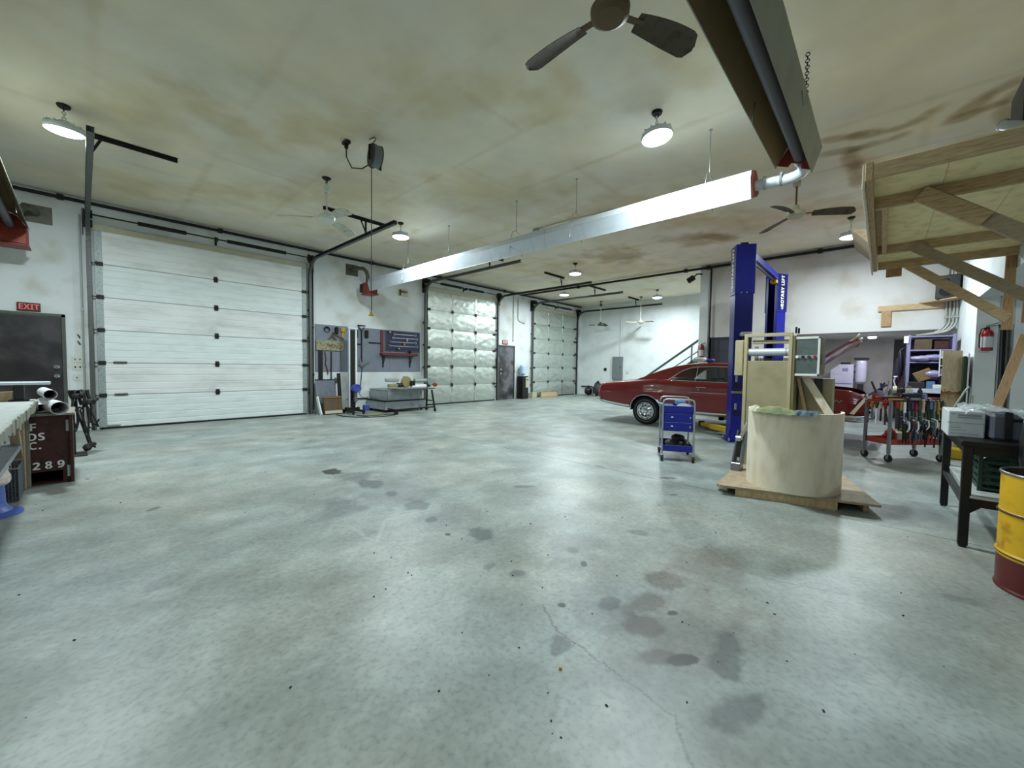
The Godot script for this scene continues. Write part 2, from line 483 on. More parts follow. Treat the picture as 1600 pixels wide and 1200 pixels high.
class Map:
	var w; var h; var d; var jit
	func _init(w_, h_):
		w = w_; h = h_
		d = PackedByteArray()
		d.resize(w * h * 3)
	func mul(i, r, g, b, k):
		d[i] = int(d[i] * lerp(1.0, r, k))
		d[i + 1] = int(d[i + 1] * lerp(1.0, g, k))
		d[i + 2] = int(d[i + 2] * lerp(1.0, b, k))
	func mixto(i, r, g, b, k):
		d[i] = int(lerp(float(d[i]), r, k)); d[i + 1] = int(lerp(float(d[i + 1]), g, k)); d[i + 2] = int(lerp(float(d[i + 2]), b, k))
	func stain(cx, cz, ux, uz, vx, vz, col, k, ring := 0.0, soft := 0.25):
		var sx = w / 13.4; var sz = h / 19.0
		var det = ux * vz - uz * vx
		if abs(det) < 1e-6: return
		var ex = sqrt(ux * ux + vx * vx) * 1.5; var ez = sqrt(uz * uz + vz * vz) * 1.5
		for py in range(max(0, int((cz - ez + 16.6) * sz)), min(h - 1, int((cz + ez + 16.6) * sz)) + 1):
			for px in range(max(0, int((cx - ex + 11.0) * sx)), min(w - 1, int((cx + ex + 11.0) * sx)) + 1):
				var dx = px / sx - 11.0 - cx; var dz = py / sz - 16.6 - cz
				var s = (dx * vz - dz * vx) / det; var t = (ux * dz - uz * dx) / det
				var j = py * w + px
				var r = sqrt(s * s + t * t) + (jit[j] - 128) / 128.0 * 0.55
				if r < 1.0 + soft:
					var m = clamp((1.0 + soft - r) / (2.0 * soft), 0.0, 1.0)
					m = m * m * (3.0 - 2.0 * m)
					if ring > 0.0: m *= 1.0 + ring * clamp(1.0 - abs(r - 0.85) / 0.18, 0.0, 1.0)
					mul(j * 3, col.r, col.g, col.b, min(1.0, m * k))
	func streak(pts, half, col, k, soft): # a chain of long blots along a line
		for i in pts.size() - 1:
			var a = Vector2(pts[i][0], pts[i][1]); var b = Vector2(pts[i + 1][0], pts[i + 1][1])
			var u = (b - a) * 0.62; var q = (b - a).orthogonal().normalized() * half
			var c = (a + b) / 2
			stain(c.x, c.y, u.x, u.y, q.x, q.y, col, k, 0.0, soft)
	func stroke(pts, wid, col, k, rng):
		var sx = w / 13.4; var sz = h / 19.0
		for i in pts.size() - 1:
			var a = Vector2(pts[i][0], pts[i][1]); var b = Vector2(pts[i + 1][0], pts[i + 1][1])
			var nstep = int(a.distance_to(b) / 0.006) + 1
			var nrm = (b - a).orthogonal().normalized()
			var off = 0.0
			for q in nstep:
				off = off * 0.97 + rng.randf_range(-0.003, 0.003)
				var p = a.lerp(b, float(q) / nstep) + nrm * off
				var x = int((p.x + 11.0) * sx); var y = int((p.y + 16.6) * sz)
				var kk = k * rng.randf_range(0.4, 1.0)
				for oy in range(-wid, wid + 1):
					for ox in range(-wid, wid + 1):
						if x + ox > 0 and y + oy > 0 and x + ox < w and y + oy < h:
							var f = 1.0 - sqrt(float(ox * ox + oy * oy)) / (wid + 0.8)
							if f > 0.0: mixto(((y + oy) * w + x + ox) * 3, col.r * 255, col.g * 255, col.b * 255, kk * f)
	func texture():
		var im = Image.create_from_data(w, h, false, Image.FORMAT_RGB8, d)
		im.generate_mipmaps()
		return ImageTexture.create_from_image(im)

func floor_map():
	var m = Map.new(1600, 2048)
	var n1 = noise(31, 0.0022, 4).get_image(m.w, m.h).get_data()
	var n2 = noise(32, 0.012, 5).get_image(m.w, m.h).get_data()
	var n3 = noise(33, 0.13, 3).get_image(m.w, m.h).get_data()
	var n4 = noise(34, 0.004, 3).get_image(m.w, m.h).get_data()
	var n5 = noise(36, 0.02, 5).get_image(m.w, m.h).get_data()
	m.jit = noise(35, 0.04, 5).get_image(m.w, m.h).get_data()
	var j = 0
	for i in n1.size():
		var a = (n1[i] - 128) * 0.09 + (n2[i] - 128) * 0.17 + (n3[i] - 128) * 0.07
		var t = (n4[i] - 128) * 0.03
		a += max(0, n5[i] - 150) * 0.22 - max(0, 92 - n5[i]) * 0.16
		m.d[j] = int(clamp(146.0 + a + t, 0, 255))
		m.d[j + 1] = int(clamp(153.0 + a - t * 0.2, 0, 255))
		m.d[j + 2] = int(clamp(147.5 + a - t, 0, 255))
		j += 3
	var C = {"k": [Color(0.35, 0.35, 0.36), 0.9, 0.0, 0.15], "d": [Color(0.62, 0.64, 0.65), 0.7, 0.25, 0.34], "b": [Color(0.66, 0.61, 0.58), 0.75, 0.2, 0.38], "l": [Color(0.86, 0.87, 0.88), 0.9, 0.0, 0.5], "v": [Color(0.86, 0.82, 0.80), 0.9, 0.0, 0.6]}
	for s in [["k", -4.74, -2.0, 0.07, -0.07, 0.13, 0.06], ["d", -3.99, -2.07, 0.09, -0.08, 0.15, 0.08], ["d", -3.08, -2.06, 0.08, -0.08, 0.12, 0.07], ["d", -2.71, -1.94, 0.03, -0.04, 0.05, 0.04], ["d", -2.19, -2.03, 0.06, -0.06, 0.08, 0.08], ["d", -3.54, -2.06, 0.04, -0.04, 0.07, 0.04], ["d", -1.54, -2.31, 0.03, -0.03, 0.03, 0.04], ["v", -0.64, -2.03, 0.24, -0.24, 0.1, 0.3], ["v", -0.81, -2.76, 0.18, -0.18, 0.07, 0.25], ["b", -0.9, -2.38, 0.08, -0.08, 0.04, 0.1], ["b", -0.9, -2.07, 0.07, -0.08, 0.05, 0.12], ["b", -0.82, -1.89, 0.06, -0.06, 0.04, 0.08], ["d", -1.05, -1.94, 0.04, -0.04, 0.03, 0.05], ["d", -1.04, -1.46, 0.04, -0.03, 0.03, 0.05], ["d", -0.46, -1.96, 0.05, -0.05, 0.05, 0.18], ["d", -0.35, -1.66, 0.07, -0.07, 0.03, 0.09], ["b", -0.69, -1.71, 0.06, -0.06, 0.02, 0.04], ["k", -0.6, -1.77, 0.04, -0.04, 0.01, 0.03], ["k", -1.22, -1.73, 0.02, -0.01, 0.01, 0.02], ["k", -0.76, -2.08, 0.02, -0.02, 0.01, 0.02], ["k", -1.38, -2.2, 0.02, -0.01, 0.02, 0.03], ["k", -2.37, -1.86, 0.02, -0.02, 0.02, 0.02], ["l", -1.58, -2.41, 0.13, -0.13, 0.11, 0.17], ["l", -1.02, -1.81, 0.12, -0.11, 0.07, 0.12], ["d", -1.61, -1.81, 0.04, -0.04, 0.03, 0.03], ["l", -4.33, -2.11, 0.15, -0.15, 0.19, 0.09], ["l", -2.6, -1.98, 0.15, -0.14, 0.14, 0.11], ["l", -3.52, -1.59, 0.13, -0.12, 0.16, 0.07], ["l", 0.23, -5.12, 0.21, -0.21, -0.02, 0.44], ["l", -3.75, -2.18, 0.28, -0.29, 0.52, 0.3], ["l", -1.48, -2.11, 0.09, -0.09, 0.07, 0.09]]:
		var c = C[s[0]]
		m.stain(s[1], s[2], s[3], s[4], s[5], s[6], c[0], c[1], c[2], c[3])
	for i in 90:
		var x = rng.randf_range(-10.3, 1.0); var z = rng.randf_range(-15.5, 0.8)
		var r = rng.randf_range(0.03, 0.28); var a = rng.randf() * TAU
		var c = C["l"] if r > 0.1 else C["d"]
		m.stain(x, z, cos(a) * r, sin(a) * r, -sin(a) * r * 0.5, cos(a) * r * 0.5, c[0], rng.randf_range(0.3, 0.9), c[2], c[3])
	var pale = Color(0.68, 0.71, 0.69)
	m.stroke([[-3.03, -1.2], [-3.16, -1.33], [-3.03, -1.42], [-2.79, -1.39], [-2.64, -1.43], [-2.96, -1.67], [-2.93, -1.89], [-2.88, -2.12]], 2, pale, 0.3, rng)
	var dk = Color(0.36, 0.37, 0.36)
	m.stroke([[-1.29, -1.66], [-1.11, -1.54], [-0.84, -1.51], [-0.69, -1.49], [-0.51, -1.46], [-0.3, -1.2]], 0, dk, 0.7, rng)
	m.stroke([[-2.98, -2.66], [-3.07, -2.97], [-3.1, -3.37], [-3.1, -3.77], [-3.0, -4.4]], 0, dk, 0.5, rng)
	m.stroke([[-0.72, -2.85], [-0.46, -2.83], [-0.08, -2.96]], 0, dk, 0.4, rng)
	return m.texture()

func ceiling_map():
	var m = Map.new(1100, 1500)
	var n1 = noise(41, 0.004, 4).get_image(m.w, m.h).get_data()
	var n2 = noise(42, 0.018, 5).get_image(m.w, m.h).get_data()
	var n4 = noise(44, 0.007, 4).get_image(m.w, m.h).get_data()
	m.jit = n2
	var j = 0
	for i in n1.size():
		var a = (n1[i] - 128) * 0.06 + (n2[i] - 128) * 0.05
		var t = (n4[i] - 128) * 0.045
		m.d[j] = int(clamp(226.0 + a + t * 0.5, 0, 255))
		m.d[j + 1] = int(clamp(217.0 + a, 0, 255))
		m.d[j + 2] = int(clamp(196.0 + a - t * 1.4, 0, 255))
		j += 3
	var C = {"s": [Color(0.64, 0.55, 0.40), 0.9, 0.6], "r": [Color(0.92, 0.84, 0.72), 0.9, 0.8], "y": [Color(0.94, 0.90, 0.78), 0.9, 0.8], "g": [Color(0.9, 0.9, 0.86), 0.8, 0.8]}
	for s in [ ["r", -0.31, -7.65, 0.17, -0.15, -0.01, -0.35], ["s", -3.19, -9.55, 0.38, -0.32, -0.13, -0.39], ["s", -5.25, -9.52, 0.38, -0.32, -0.25, -0.46], ["s", -2.82, -9.68, 0.26, -0.23, -0.06, -0.19], ["y", -8.1, -2.32, 0.7, -0.6, -0.32, -0.09], ["y", -8.82, -1.35, 0.76, -0.66, -0.34, -0.05], ["y", -6.52, -0.59, 0.35, -0.31, -0.54, -0.04], ["y", -6.63, -3.25, 0.57, -0.51, -0.53, -0.26], ["y", -4.99, -4.68, 0.64, -0.57, -0.39, -0.37], ["r", -3.43, -7.13, 0.8, -0.69, -0.29, -0.63], ["r", -2.27, -9.0, 0.57, -0.49, -0.13, -0.49], ["y", -2.82, -3.72, 0.32, -0.29, -0.14, -0.19], ["y", -3.49, -2.7, 0.4, -0.36, -0.25, -0.2], ["r", -0.8, -9.4, 0.52, -0.45, -0.04, -0.56], ["r", -6.06, -10.63, 1.28, -1.06, -0.41, -0.73], ["y", -5.23, -2.07, 0.36, -0.32, -0.29, -0.12], ["g", -5.06, -1.05, 0.3, -0.27, -0.23, -0.05]]:
		var c = C[s[0]]
		m.stain(s[1], s[2], s[3] * 1.2, s[4] * 1.2, s[5] * 1.2, s[6] * 1.2, c[0], c[1] * (0.5 if s[0] == "s" else 0.6), 0.0, c[2])
	var umber = Color(0.66, 0.57, 0.43)
	for q in STREAKS: m.streak(q, 0.09, umber, 0.5, 0.6)
	# ghosted joints between the ceiling boards
	var z = -16.0
	var row = 0
	while z < 2.0:
		for i in 7:
			var x0 = -10.7 + i * 1.9 + rng.randf_range(-0.4, 0.4)
			m.stain(x0 + 0.9, z, 0.95, 0.0, 0.0, 0.05, Color(0.92, 0.89, 0.82), rng.randf_range(0.05, 0.4), 0.0, 0.5)
		for i in 5:
			var xb = -9.5 + i * 2.44 + (1.22 if row % 2 == 0 else 0.0)
			m.stain(xb, z + 0.61, 0.05, 0.0, 0.0, 0.55, Color(0.92, 0.88, 0.80), rng.randf_range(0.05, 0.3), 0.0, 0.5)
		z += 1.22
		row += 1
	for i in 46:
		var a = rng.randf() * TAU
		var r = rng.randf_range(0.15, 0.7)
		m.stain(rng.randf_range(-10, 1), rng.randf_range(-15, 1.5), cos(a) * r, sin(a) * r, -sin(a) * r * 0.4, cos(a) * r * 0.4, Color(0.94, 0.90, 0.80), rng.randf_range(0.2, 0.7), 0.0, 0.7)
	return m.texture()

func map_uv(p): return Vector2((p.x - FX0) / FW, (p.z - FZ0) / FH)

func flat(b, x0, x1, z0, z1, y, out): # a horizontal face with map coordinates
	b.quv(V(x0, y, z0), V(x1, y, z0), V(x1, y, z1), V(x0, y, z1), out, map_uv(V(x0, 0, z0)), map_uv(V(x1, 0, z1)))

func mapped_box(b, a, c): # box whose four sides share the map's edge colour
	flat(b, a.x, c.x, a.z, c.z, c.y, Vector3.UP)
	flat(b, a.x, c.x, a.z, c.z, a.y, Vector3.DOWN)
	for s in [[V(a.x, a.y, a.z), V(c.x, a.y, a.z), Vector3.FORWARD], [V(a.x, a.y, c.z), V(c.x, a.y, c.z), Vector3.BACK], [V(a.x, a.y, a.z), V(a.x, a.y, c.z), Vector3.LEFT], [V(c.x, a.y, a.z), V(c.x, a.y, c.z), Vector3.RIGHT]]:
		var up = V(0, c.y - a.y, 0)
		b.quv(s[0], s[1], s[1] + up, s[0] + up, s[2], map_uv(s[0]), map_uv(s[1]))

# ---------------------------------------------------------------- camera, light
func _ready():
	rng.seed = 20
	var cam = Camera3D.new()
	cam.name = "camera"
	add_child(cam)
	cam.position = V(0, 1.28, 0)
	cam.basis = Basis.from_euler(V(deg_to_rad(-2.517), deg_to_rad(42.869), deg_to_rad(0.791)))
	cam.fov = 87.855
	cam.near = 0.05
	cam.far = 120.0
	cam.current = true
	var env = Environment.new()
	env.background_mode = Environment.BG_COLOR
	env.background_color = Color(0.01, 0.01, 0.012)
	env.tonemap_mode = Environment.TONE_MAPPER_LINEAR
	env.tonemap_exposure = 1.3
	env.sdfgi_enabled = true
	env.ssao_enabled = true
	env.ssil_enabled = true
	var we = WorldEnvironment.new()
	we.name = "world_environment"
	we.environment = env
	add_child(we)
	make_materials()
	make_structure()
	make_doors()
	make_ceiling_things()
	make_left_side()
	make_far_side()
	make_car()
	make_lift()
	make_middle()
	make_bay()
	make_right_side()
	make_floor_litter()

func make_structure():
	var fm = StandardMaterial3D.new()
	fm.resource_name = "concrete"
	fm.albedo_texture = floor_map()
	fm.roughness = 0.42
	fm.metallic_specular = 0.5
	fm.detail_enabled = true
	fm.detail_albedo = ntex(51, 0.06, [[0.0, gray(0.84)], [0.4, gray(0.96)], [1.0, gray(1.0)]], 512, 5)
	fm.detail_blend_mode = BaseMaterial3D.BLEND_MODE_MUL
	fm.detail_uv_layer = BaseMaterial3D.DETAIL_UV_2
	fm.uv2_triplanar = true
	fm.uv2_scale = V(0.9, 0.9, 0.9)
	M["concrete"] = fm
	var cm = StandardMaterial3D.new()
	cm.resource_name = "ceiling_board"
	cm.albedo_texture = ceiling_map()
	cm.roughness = 0.8
	M["ceiling_board"] = cm
	var b = MB.new()
	# two pours with a sawn joint between them at z = -4.5
	mapped_box(b, V(-11.0, -0.25, -16.6), V(3.4, 0.0, -4.504))
	mapped_box(b, V(-11.0, -0.25, -4.496), V(3.4, 0.0, 6.4))
	mapped_box(b, V(-11.0, -0.26, -4.51), V(3.4, -0.012, -4.49))
	struct(b, "floor", "concrete", "grey stained concrete slab floor with a sawn joint")
	b = MB.new()
	mapped_box(b, V(-11.0, CEIL, -16.6), V(3.4, CEIL + 0.2, 6.4))
	struct(b, "ceiling", "ceiling_board", "cream painted board ceiling with brown stains")
	b = MB.new()
	b.bx(V(-10.95, 0, -16.6), V(WX, CEIL, 6.4))
	struct(b, "wall_left", "wall", "white wall with three overhead garage doors")
	b = MB.new()
	b.bx(V(WX, 0, -16.6), V(1.3, CEIL, -16.4))
	struct(b, "wall_back", "wall_far", "pale wall at the far end of the hall")
	b = MB.new()
	b.bx(V(-11.0, 0, 6.2), V(3.4, CEIL, 6.4))
	struct(b, "wall_front", "wall_far", "white wall at the rear end of the hall")
	# boxed-in mezzanine with a storage bay below
	var z = -12.05
	b = MB.new()
	b.bx(V(-3.88, 2.17, z - 0.2), V(1.07, CEIL, z))
	b.bx(V(-2.6, 0, z - 0.2), V(-1.6, 2.17, z))
	b.bx(V(-3.88, 0, -16.4), V(-3.7, CEIL, z - 0.2))
	struct(b, "wall_mezzanine", "wall_mezz", "off-white wall of the boxed-in mezzanine")
	b = MB.new()
	b.bx(V(-3.90, 0, z - 0.2), V(-3.66, CEIL, z + 0.03), 0.008)
	struct(b, "trim_1", "wall_far", "white corner post at the mezzanine wall")
	b = MB.new()
	b.bx(V(-3.6, 0, z - 0.16), V(-2.6, 2.17, z - 0.1))
	var dr = struct(b, "door_4", mat("door_navy", Color(0.22, 0.23, 0.28), 0.35), "dark blue-grey door under the mezzanine wall")
	b = MB.new()
	for y in [0.45, 0.9, 1.35, 1.8]:
		b.bx(V(-3.6, y - 0.008, z - 0.1), V(-2.6, y + 0.008, z - 0.09))
	struct(b, "rail", "door_navy", "", Vector3.ZERO, dr)
	b = MB.new()
	b.bx(V(-1.6, 2.17, -16.4), V(1.07, 2.32, z - 0.2))
	struct(b, "ceiling_bay", "wall_mezz", "low ceiling of the storage bay")
	b = MB.new()
	b.bx(V(-1.75, 0, -15.2), V(-1.6, 2.17, z - 0.2))
	b.bx(V(-1.6, 0, -15.2), V(0.2, 2.17, -15.0))
	b.bx(V(0.62, 0, -15.2), V(1.07, 2.17, -15.0))
	b.bx(V(0.08, 0, -16.4), V(0.2, 2.17, -15.2))
	b.bx(V(0.62, 0, -16.4), V(0.74, 2.17, -15.2))
	struct(b, "wall_bay", "wall_mezz", "pale wall at the back of the bay with a narrow passage")
	# right-hand side: end of a wall with a header over an alcove
	b = MB.new()
	b.bx(V(1.07, 0, -16.4), V(1.3, CEIL, -9.77))
	b.bx(V(1.07, 2.48, -9.77), V(1.3, CEIL, -1.0))
	struct(b, "wall_right", "wall_far", "white wall with a header over an alcove")
	b = MB.new()
	b.bx(V(1.3, 2.48, -9.77), V(3.2, 2.6, -1.0))
	struct(b, "ceiling_alcove", "wall_far", "soffit over the alcove")
	b = MB.new()
	b.bx(V(1.46, 0, -10.5), V(3.2, 2.48, -9.77))
	b.bx(V(1.3, 0, -10.5), V(1.46, 2.48, -10.4))
	b.bx(V(1.3, 2.05, -10.4), V(1.46, 2.48, -9.85))
	struct(b, "wall_alcove", "wall_far", "white wall at the back of the alcove")
	b = MB.new()
	b.bx(V(3.2, 0, -10.0), V(3.4, CEIL, 6.4))
	b.bx(V(1.3, 2.6, -1.1), V(3.2, CEIL, -1.0))
	struct(b, "wall_side", "wall_far", "white side wall beyond the alcove")

# ---------------------------------------------------------------- doors, tracks
func door_node(called, label):
	var t = Node3D.new()
	t.name = called
	add_child(t)
	t.set_meta("kind", "structure")
	t.set_meta("label", label)
	t.set_meta("category", "door")
	return t

func garage_door(called, label, z0, z1, foil, cols): # z0 nearer end, z1 far end
	var t = door_node(called, label)
	var H = 3.64
	var n = 6
	var ph = H / n
	var L = z0 - z1
	var nz = noise(int(-z0 * 10) + 60, 1.0, 3)
	for i in n:
		var y0 = 0.03 + i * ph + 0.004
		var y1 = y0 + ph - 0.008
		var b = MB.new()
		if not foil:
			# profile: x (proud of wall), y; shallow pressed ribs
			var poly = [Vector2(0, y0), Vector2(0.045, y0), Vector2(0.05, y0 + 0.012)]
			for r in 4:
				var yr = lerp(y0, y1, (r + 0.7) / 4.4)
				poly.append_array([Vector2(0.05, yr - 0.012), Vector2(0.045, yr - 0.004), Vector2(0.045, yr + 0.004), Vector2(0.05, yr + 0.012)])
			poly.append_array([Vector2(0.05, y1 - 0.012), Vector2(0.045, y1), Vector2(0, y1)])
			b.prism(poly, V(WX + 0.015, 0, z0 - 0.05), Basis(V(1, 0, 0), V(0, 1, 0), V(0, 0, -1)), L - 0.1)
			part(b, "panel", "white_door" if i % 2 == 0 else "white_door_b", t)
		else:
			var rows = []
			for r in 15:
				var row = []
				for c in 57:
					var y = lerp(y0, y1, r / 14.0); var z = lerp(z0 - 0.05, z1 + 0.05, c / 56.0)
					var e = 4.0 * (r / 14.0) * (1.0 - r / 14.0)
					var x = WX + 0.045 + e * 0.02 + e * 0.016 * nz.get_noise_3d(z * 2.6, y * 5.0, i * 7.0) + 0.005 * nz.get_noise_3d(z * 11.0, y * 14.0, 5.0)
					row.append(V(x, y, z))
				rows.append(row)
			b.grid(rows, Vector3.RIGHT)
			b.bx(V(WX + 0.01, y0, z1 + 0.05), V(WX + 0.04, y1, z0 - 0.05))
			part(b, "panel", "foil", t)
	# end stiles
	for zz in [z0 - 0.07, z1 + 0.07]:
		var b = MB.new()
		b.bx(V(WX + 0.05, 0.03, zz - 0.05), V(WX + 0.075, H + 0.02, zz + 0.05), 0.003)
		if not foil: part(b, "stile", "stile", t)
	# hinges on every joint; end hinges carry the rollers
	for i in range(1, n):
		var y = 0.03 + i * ph
		for c in cols:
			var b = MB.new()
			b.box(V(WX + 0.072, y + 0.035, c), V(0.012, 0.05, 0.07), 0.003)
			b.box(V(WX + 0.072, y - 0.035, c), V(0.012, 0.05, 0.07), 0.003)
			b.cyl(V(WX + 0.082, y, c - 0.045), V(WX + 0.082, y, c + 0.045), 0.013, -1, 8)
			part(b, "hinge", "dark_steel", t)
		for s in [[z0 - 0.05, 1.0], [z1 + 0.05, -1.0]]:
			var b = MB.new()
			b.box(V(WX + 0.085, y, s[0] - s[1] * 0.03), V(0.03, 0.07, 0.1), 0.004)
			b.cyl(V(WX + 0.095, y, s[0] - s[1] * 0.03), V(WX + 0.095, y, s[0] + s[1] * 0.09), 0.009, -1, 8)
			b.cyl(V(WX + 0.095, y, s[0] + s[1] * 0.06), V(WX + 0.095, y, s[0] + s[1] * 0.085), 0.026, -1, 10)
			part(b, "roller", "dark_steel", t)
	var b2 = MB.new()
	b2.bx(V(WX + 0.005, 0.0, z1 + 0.03), V(WX + 0.075, 0.035, z0 - 0.03), 0.006)
	part(b2, "bottom_seal", "rubber", t)
	if not foil:
		for y in [0.03 + ph * 2 + 0.01, 0.03 + ph + 0.01]:
			var b = MB.new()
			b.box(V(WX + 0.085, y, z0 - 0.32), V(0.02, 0.04, 0.19), 0.01)
			b.cyl(V(WX + 0.065, y, z0 - 0.26), V(WX + 0.09, y, z0 - 0.26), 0.014, -1, 8)
			b.cyl(V(WX + 0.065, y, z0 - 0.38), V(WX + 0.09, y, z0 - 0.38), 0.014, -1, 8)
			part(b, "latch", "track_steel", t)
		var b = MB.new()
		b.bx(V(WX + 0.07, 0.04, z0 - 0.12), V(WX + 0.12, 0.2, z0 - 0.02), 0.006)
		b.bx(V(WX + 0.07, 0.05, z0 - 0.3), V(WX + 0.09, 0.08, z0 - 0.1), 0.004)
		part(b, "corner_bracket", "stile", t)
	else:
		for c in cols: # taped seams over the stiles
			var b = MB.new()
			b.bx(V(WX + 0.055, 0.05, c - 0.035), V(WX + 0.068, H, c + 0.035), 0.002)
			part(b, "foil_tape", "foil_tape", t)
	# wooden stop above the door
	var st = MB.new()
	st.bx(V(WX, H + 0.03, z1 - 0.05), V(WX + 0.04, H + 0.14, z0 + 0.05), 0.004)
	part(st, "header_stop", "cream_paint", t)
	return t

func track(z, side, label, hang, far_x := -6.6): # curved door track from floor to ceiling height, hung on an angle
	var t = thing("door_track", label, "track", V(WX, 0, z), "overhead door tracks")
	var b = nb(t)
	var x0 = WX + 0.095
	# C section: back web and two lips
	for s in [[-0.03, 0.006, 0.0], [0.03, 0.006, 0.0], [0.0, 0.066, side * 0.03]]:
		b.bx(V(x0 + s[0] - s[1] / 2, 0.0, z + s[2] - (0.03 if s[2] == 0.0 else 0.003)), V(x0 + s[0] + s[1] / 2, 3.45, z + s[2] + (0.03 if s[2] == 0.0 else 0.003)))
	part(b, "upright", "track_steel", t)
	b = nb(t)
	var path = []
	for i in 9:
		var a = PI / 2 * i / 8.0
		path.append(V(x0 + 0.42 * (1.0 - cos(a)), 3.45 + 0.42 * sin(a), z))
	for i in 8:
		b.beam(path[i], path[i + 1] + (path[i + 1] - path[i]) * 0.1, 0.06, 0.066, Vector3.BACK.cross(path[i + 1] - path[i]).normalized())
	part(b, "curve", "track_steel", t)
	b = nb(t)
	var yh = 3.87
	b.bx(V(x0 + 0.4, yh - 0.033, z + side * 0.028), V(far_x, yh + 0.033, z + side * 0.034))
	b.bx(V(x0 + 0.4, yh + 0.027, z - 0.032), V(far_x, yh + 0.033, z + 0.032))
	b.bx(V(x0 + 0.4, yh - 0.033, z - 0.032), V(far_x, yh - 0.027, z + 0.032))
	part(b, "rail", "track_steel", t)
	b = nb(t)
	b.bx(V(x0 - 0.09, 3.55, z + side * 0.06), V(x0 + 0.05, 4.0, z + side * 0.07), 0.003)
	b.bx(V(x0 - 0.09, 3.7, z - 0.06), V(x0 + 0.02, 3.82, z + side * 0.07), 0.003)
	part(b, "flag_bracket", "dark_steel", t)
	for y in [0.5, 1.2, 1.9, 2.6]:
		b = nb(t)
		b.bx(V(WX, y, z - 0.035), V(x0 - 0.02, y + 0.05, z + 0.035), 0.003)
		part(b, "bracket", "track_steel", t)
	# slotted angle hanger under the ceiling
	b = nb(t)
	var xh = hang[0]
	b.bx(V(xh - 0.02, CEIL - 0.06, hang[1]), V(xh - 0.015, CEIL, hang[2]))
	b.bx(V(xh - 0.02, CEIL - 0.006, hang[1]), V(xh + 0.02, CEIL, hang[2]))
	b.bx(V(xh - 0.012, yh + 0.03, z - 0.02), V(xh - 0.006, CEIL - 0.02, z + 0.02))
	b.beam(V(xh, yh + 0.04, z), V(xh, CEIL - 0.03, z + (0.12 if hang[2] > z + 0.1 else -0.12)), 0.03, 0.005, Vector3.RIGHT)
	part(b, "hanger", "dark_steel", t)
	return t

func spring_shaft(z0, z1, label, springs):
	var y = 3.90; var x = WX + 0.2
	var t = thing("torsion_spring_shaft", label, "spring shaft", V(x, y, (z0 + z1) / 2), "torsion shafts above the garage doors")
	var b = nb(t)
	b.cyl(V(x, y, z0), V(x, y, z1), 0.0135, -1, 10)
	part(b, "shaft", "dark_steel", t)
	for s in springs:
		b = nb(t)
		b.cyl(V(x, y, s[0]), V(x, y, s[1]), 0.037, -1, 14)
		var k = s[0]
		while k > s[1]:
			b.torus(V(x, y, k), Vector3.BACK, 0.037, 0.005, 12, 5)
			k -= 0.03
		part(b, "spring", "dark_steel", t)
	for zz in [z0 - 0.03, z1 + 0.03]:
		b = nb(t)
		b.cyl(V(x, y, zz - 0.05), V(x, y, zz + 0.05), 0.075, 0.06, 18)
		b.cyl(V(x, y, zz + 0.05), V(x, y, zz + 0.065), 0.085, -1, 18)
		part(b, "cable_drum", "dark_steel", t)
	for zz in [z0, (z0 + z1) / 2, z1]:
		b = nb(t)
		b.bx(V(WX, y - 0.09, zz - 0.02), V(WX + 0.006, y + 0.09, zz + 0.02))
		b.bx(V(WX, y - 0.04, zz - 0.004), V(x + 0.03, y + 0.04, zz + 0.004), 0.002)
		part(b, "bearing_plate", "dark_steel", t)

func person_door(called, label, z0, z1, dmat, frmat, knob_z, hinge_far):
	var t = door_node(called, label)
	var H = 2.04
	var b = MB.new()
	b.bx(V(WX - 0.005, 0.006, z1 + 0.05), V(WX + 0.025, H, z0 - 0.05), 0.003)
	part(b, "leaf", dmat, t)
	b = MB.new()
	b.bx(V(WX, 0, z0 - 0.05), V(WX + 0.045, H + 0.05, z0), 0.004)
	b.bx(V(WX, 0, z1), V(WX + 0.045, H + 0.05, z1 + 0.05), 0.004)
	b.bx(V(WX, H, z1), V(WX + 0.045, H + 0.05, z0), 0.004)
	b.bx(V(WX, H - 0.015, z1 + 0.05), V(WX + 0.032, H, z0 - 0.05))
	part(b, "frame", frmat, t)
	for y in [1.16, 1.0]:
		b = MB.new()
		b.lathe([Vector2(0.0, 0.0), Vector2(0.038, 0.0), Vector2(0.036, 0.012), Vector2(0.016, 0.014), Vector2(0.015, 0.03), Vector2(0.027, 0.04), Vector2(0.028, 0.055), Vector2(0.018, 0.064), Vector2(0.0, 0.066)], V(WX + 0.025, y, knob_z), Basis(V(0, 1, 0), V(1, 0, 0), V(0, 0, -1)), 18)
		part(b, "knob" if y < 1.1 else "deadbolt", "chrome", t)

func exit_sign(z0, z1, y0, y1, label, red, letter):
	var t = thing("exit_sign", label, "sign", V(WX, y0, (z0 + z1) / 2), "exit signs over the doors")
	var b = nb(t)
	b.bx(V(WX, y0, z1), V(WX + 0.03, y1, z0), 0.004)
	part(b, "plate", red, t)
	b = nb(t)
	b.text("EXIT", (y1 - y0) * 0.66, 0.004, V(WX + 0.032, (y0 + y1) / 2, (z0 + z1) / 2), Basis(V(0, 0, -1) * 0.88, V(0, 1, 0), V(1, 0, 0)))
	part(b, "lettering", letter, t)

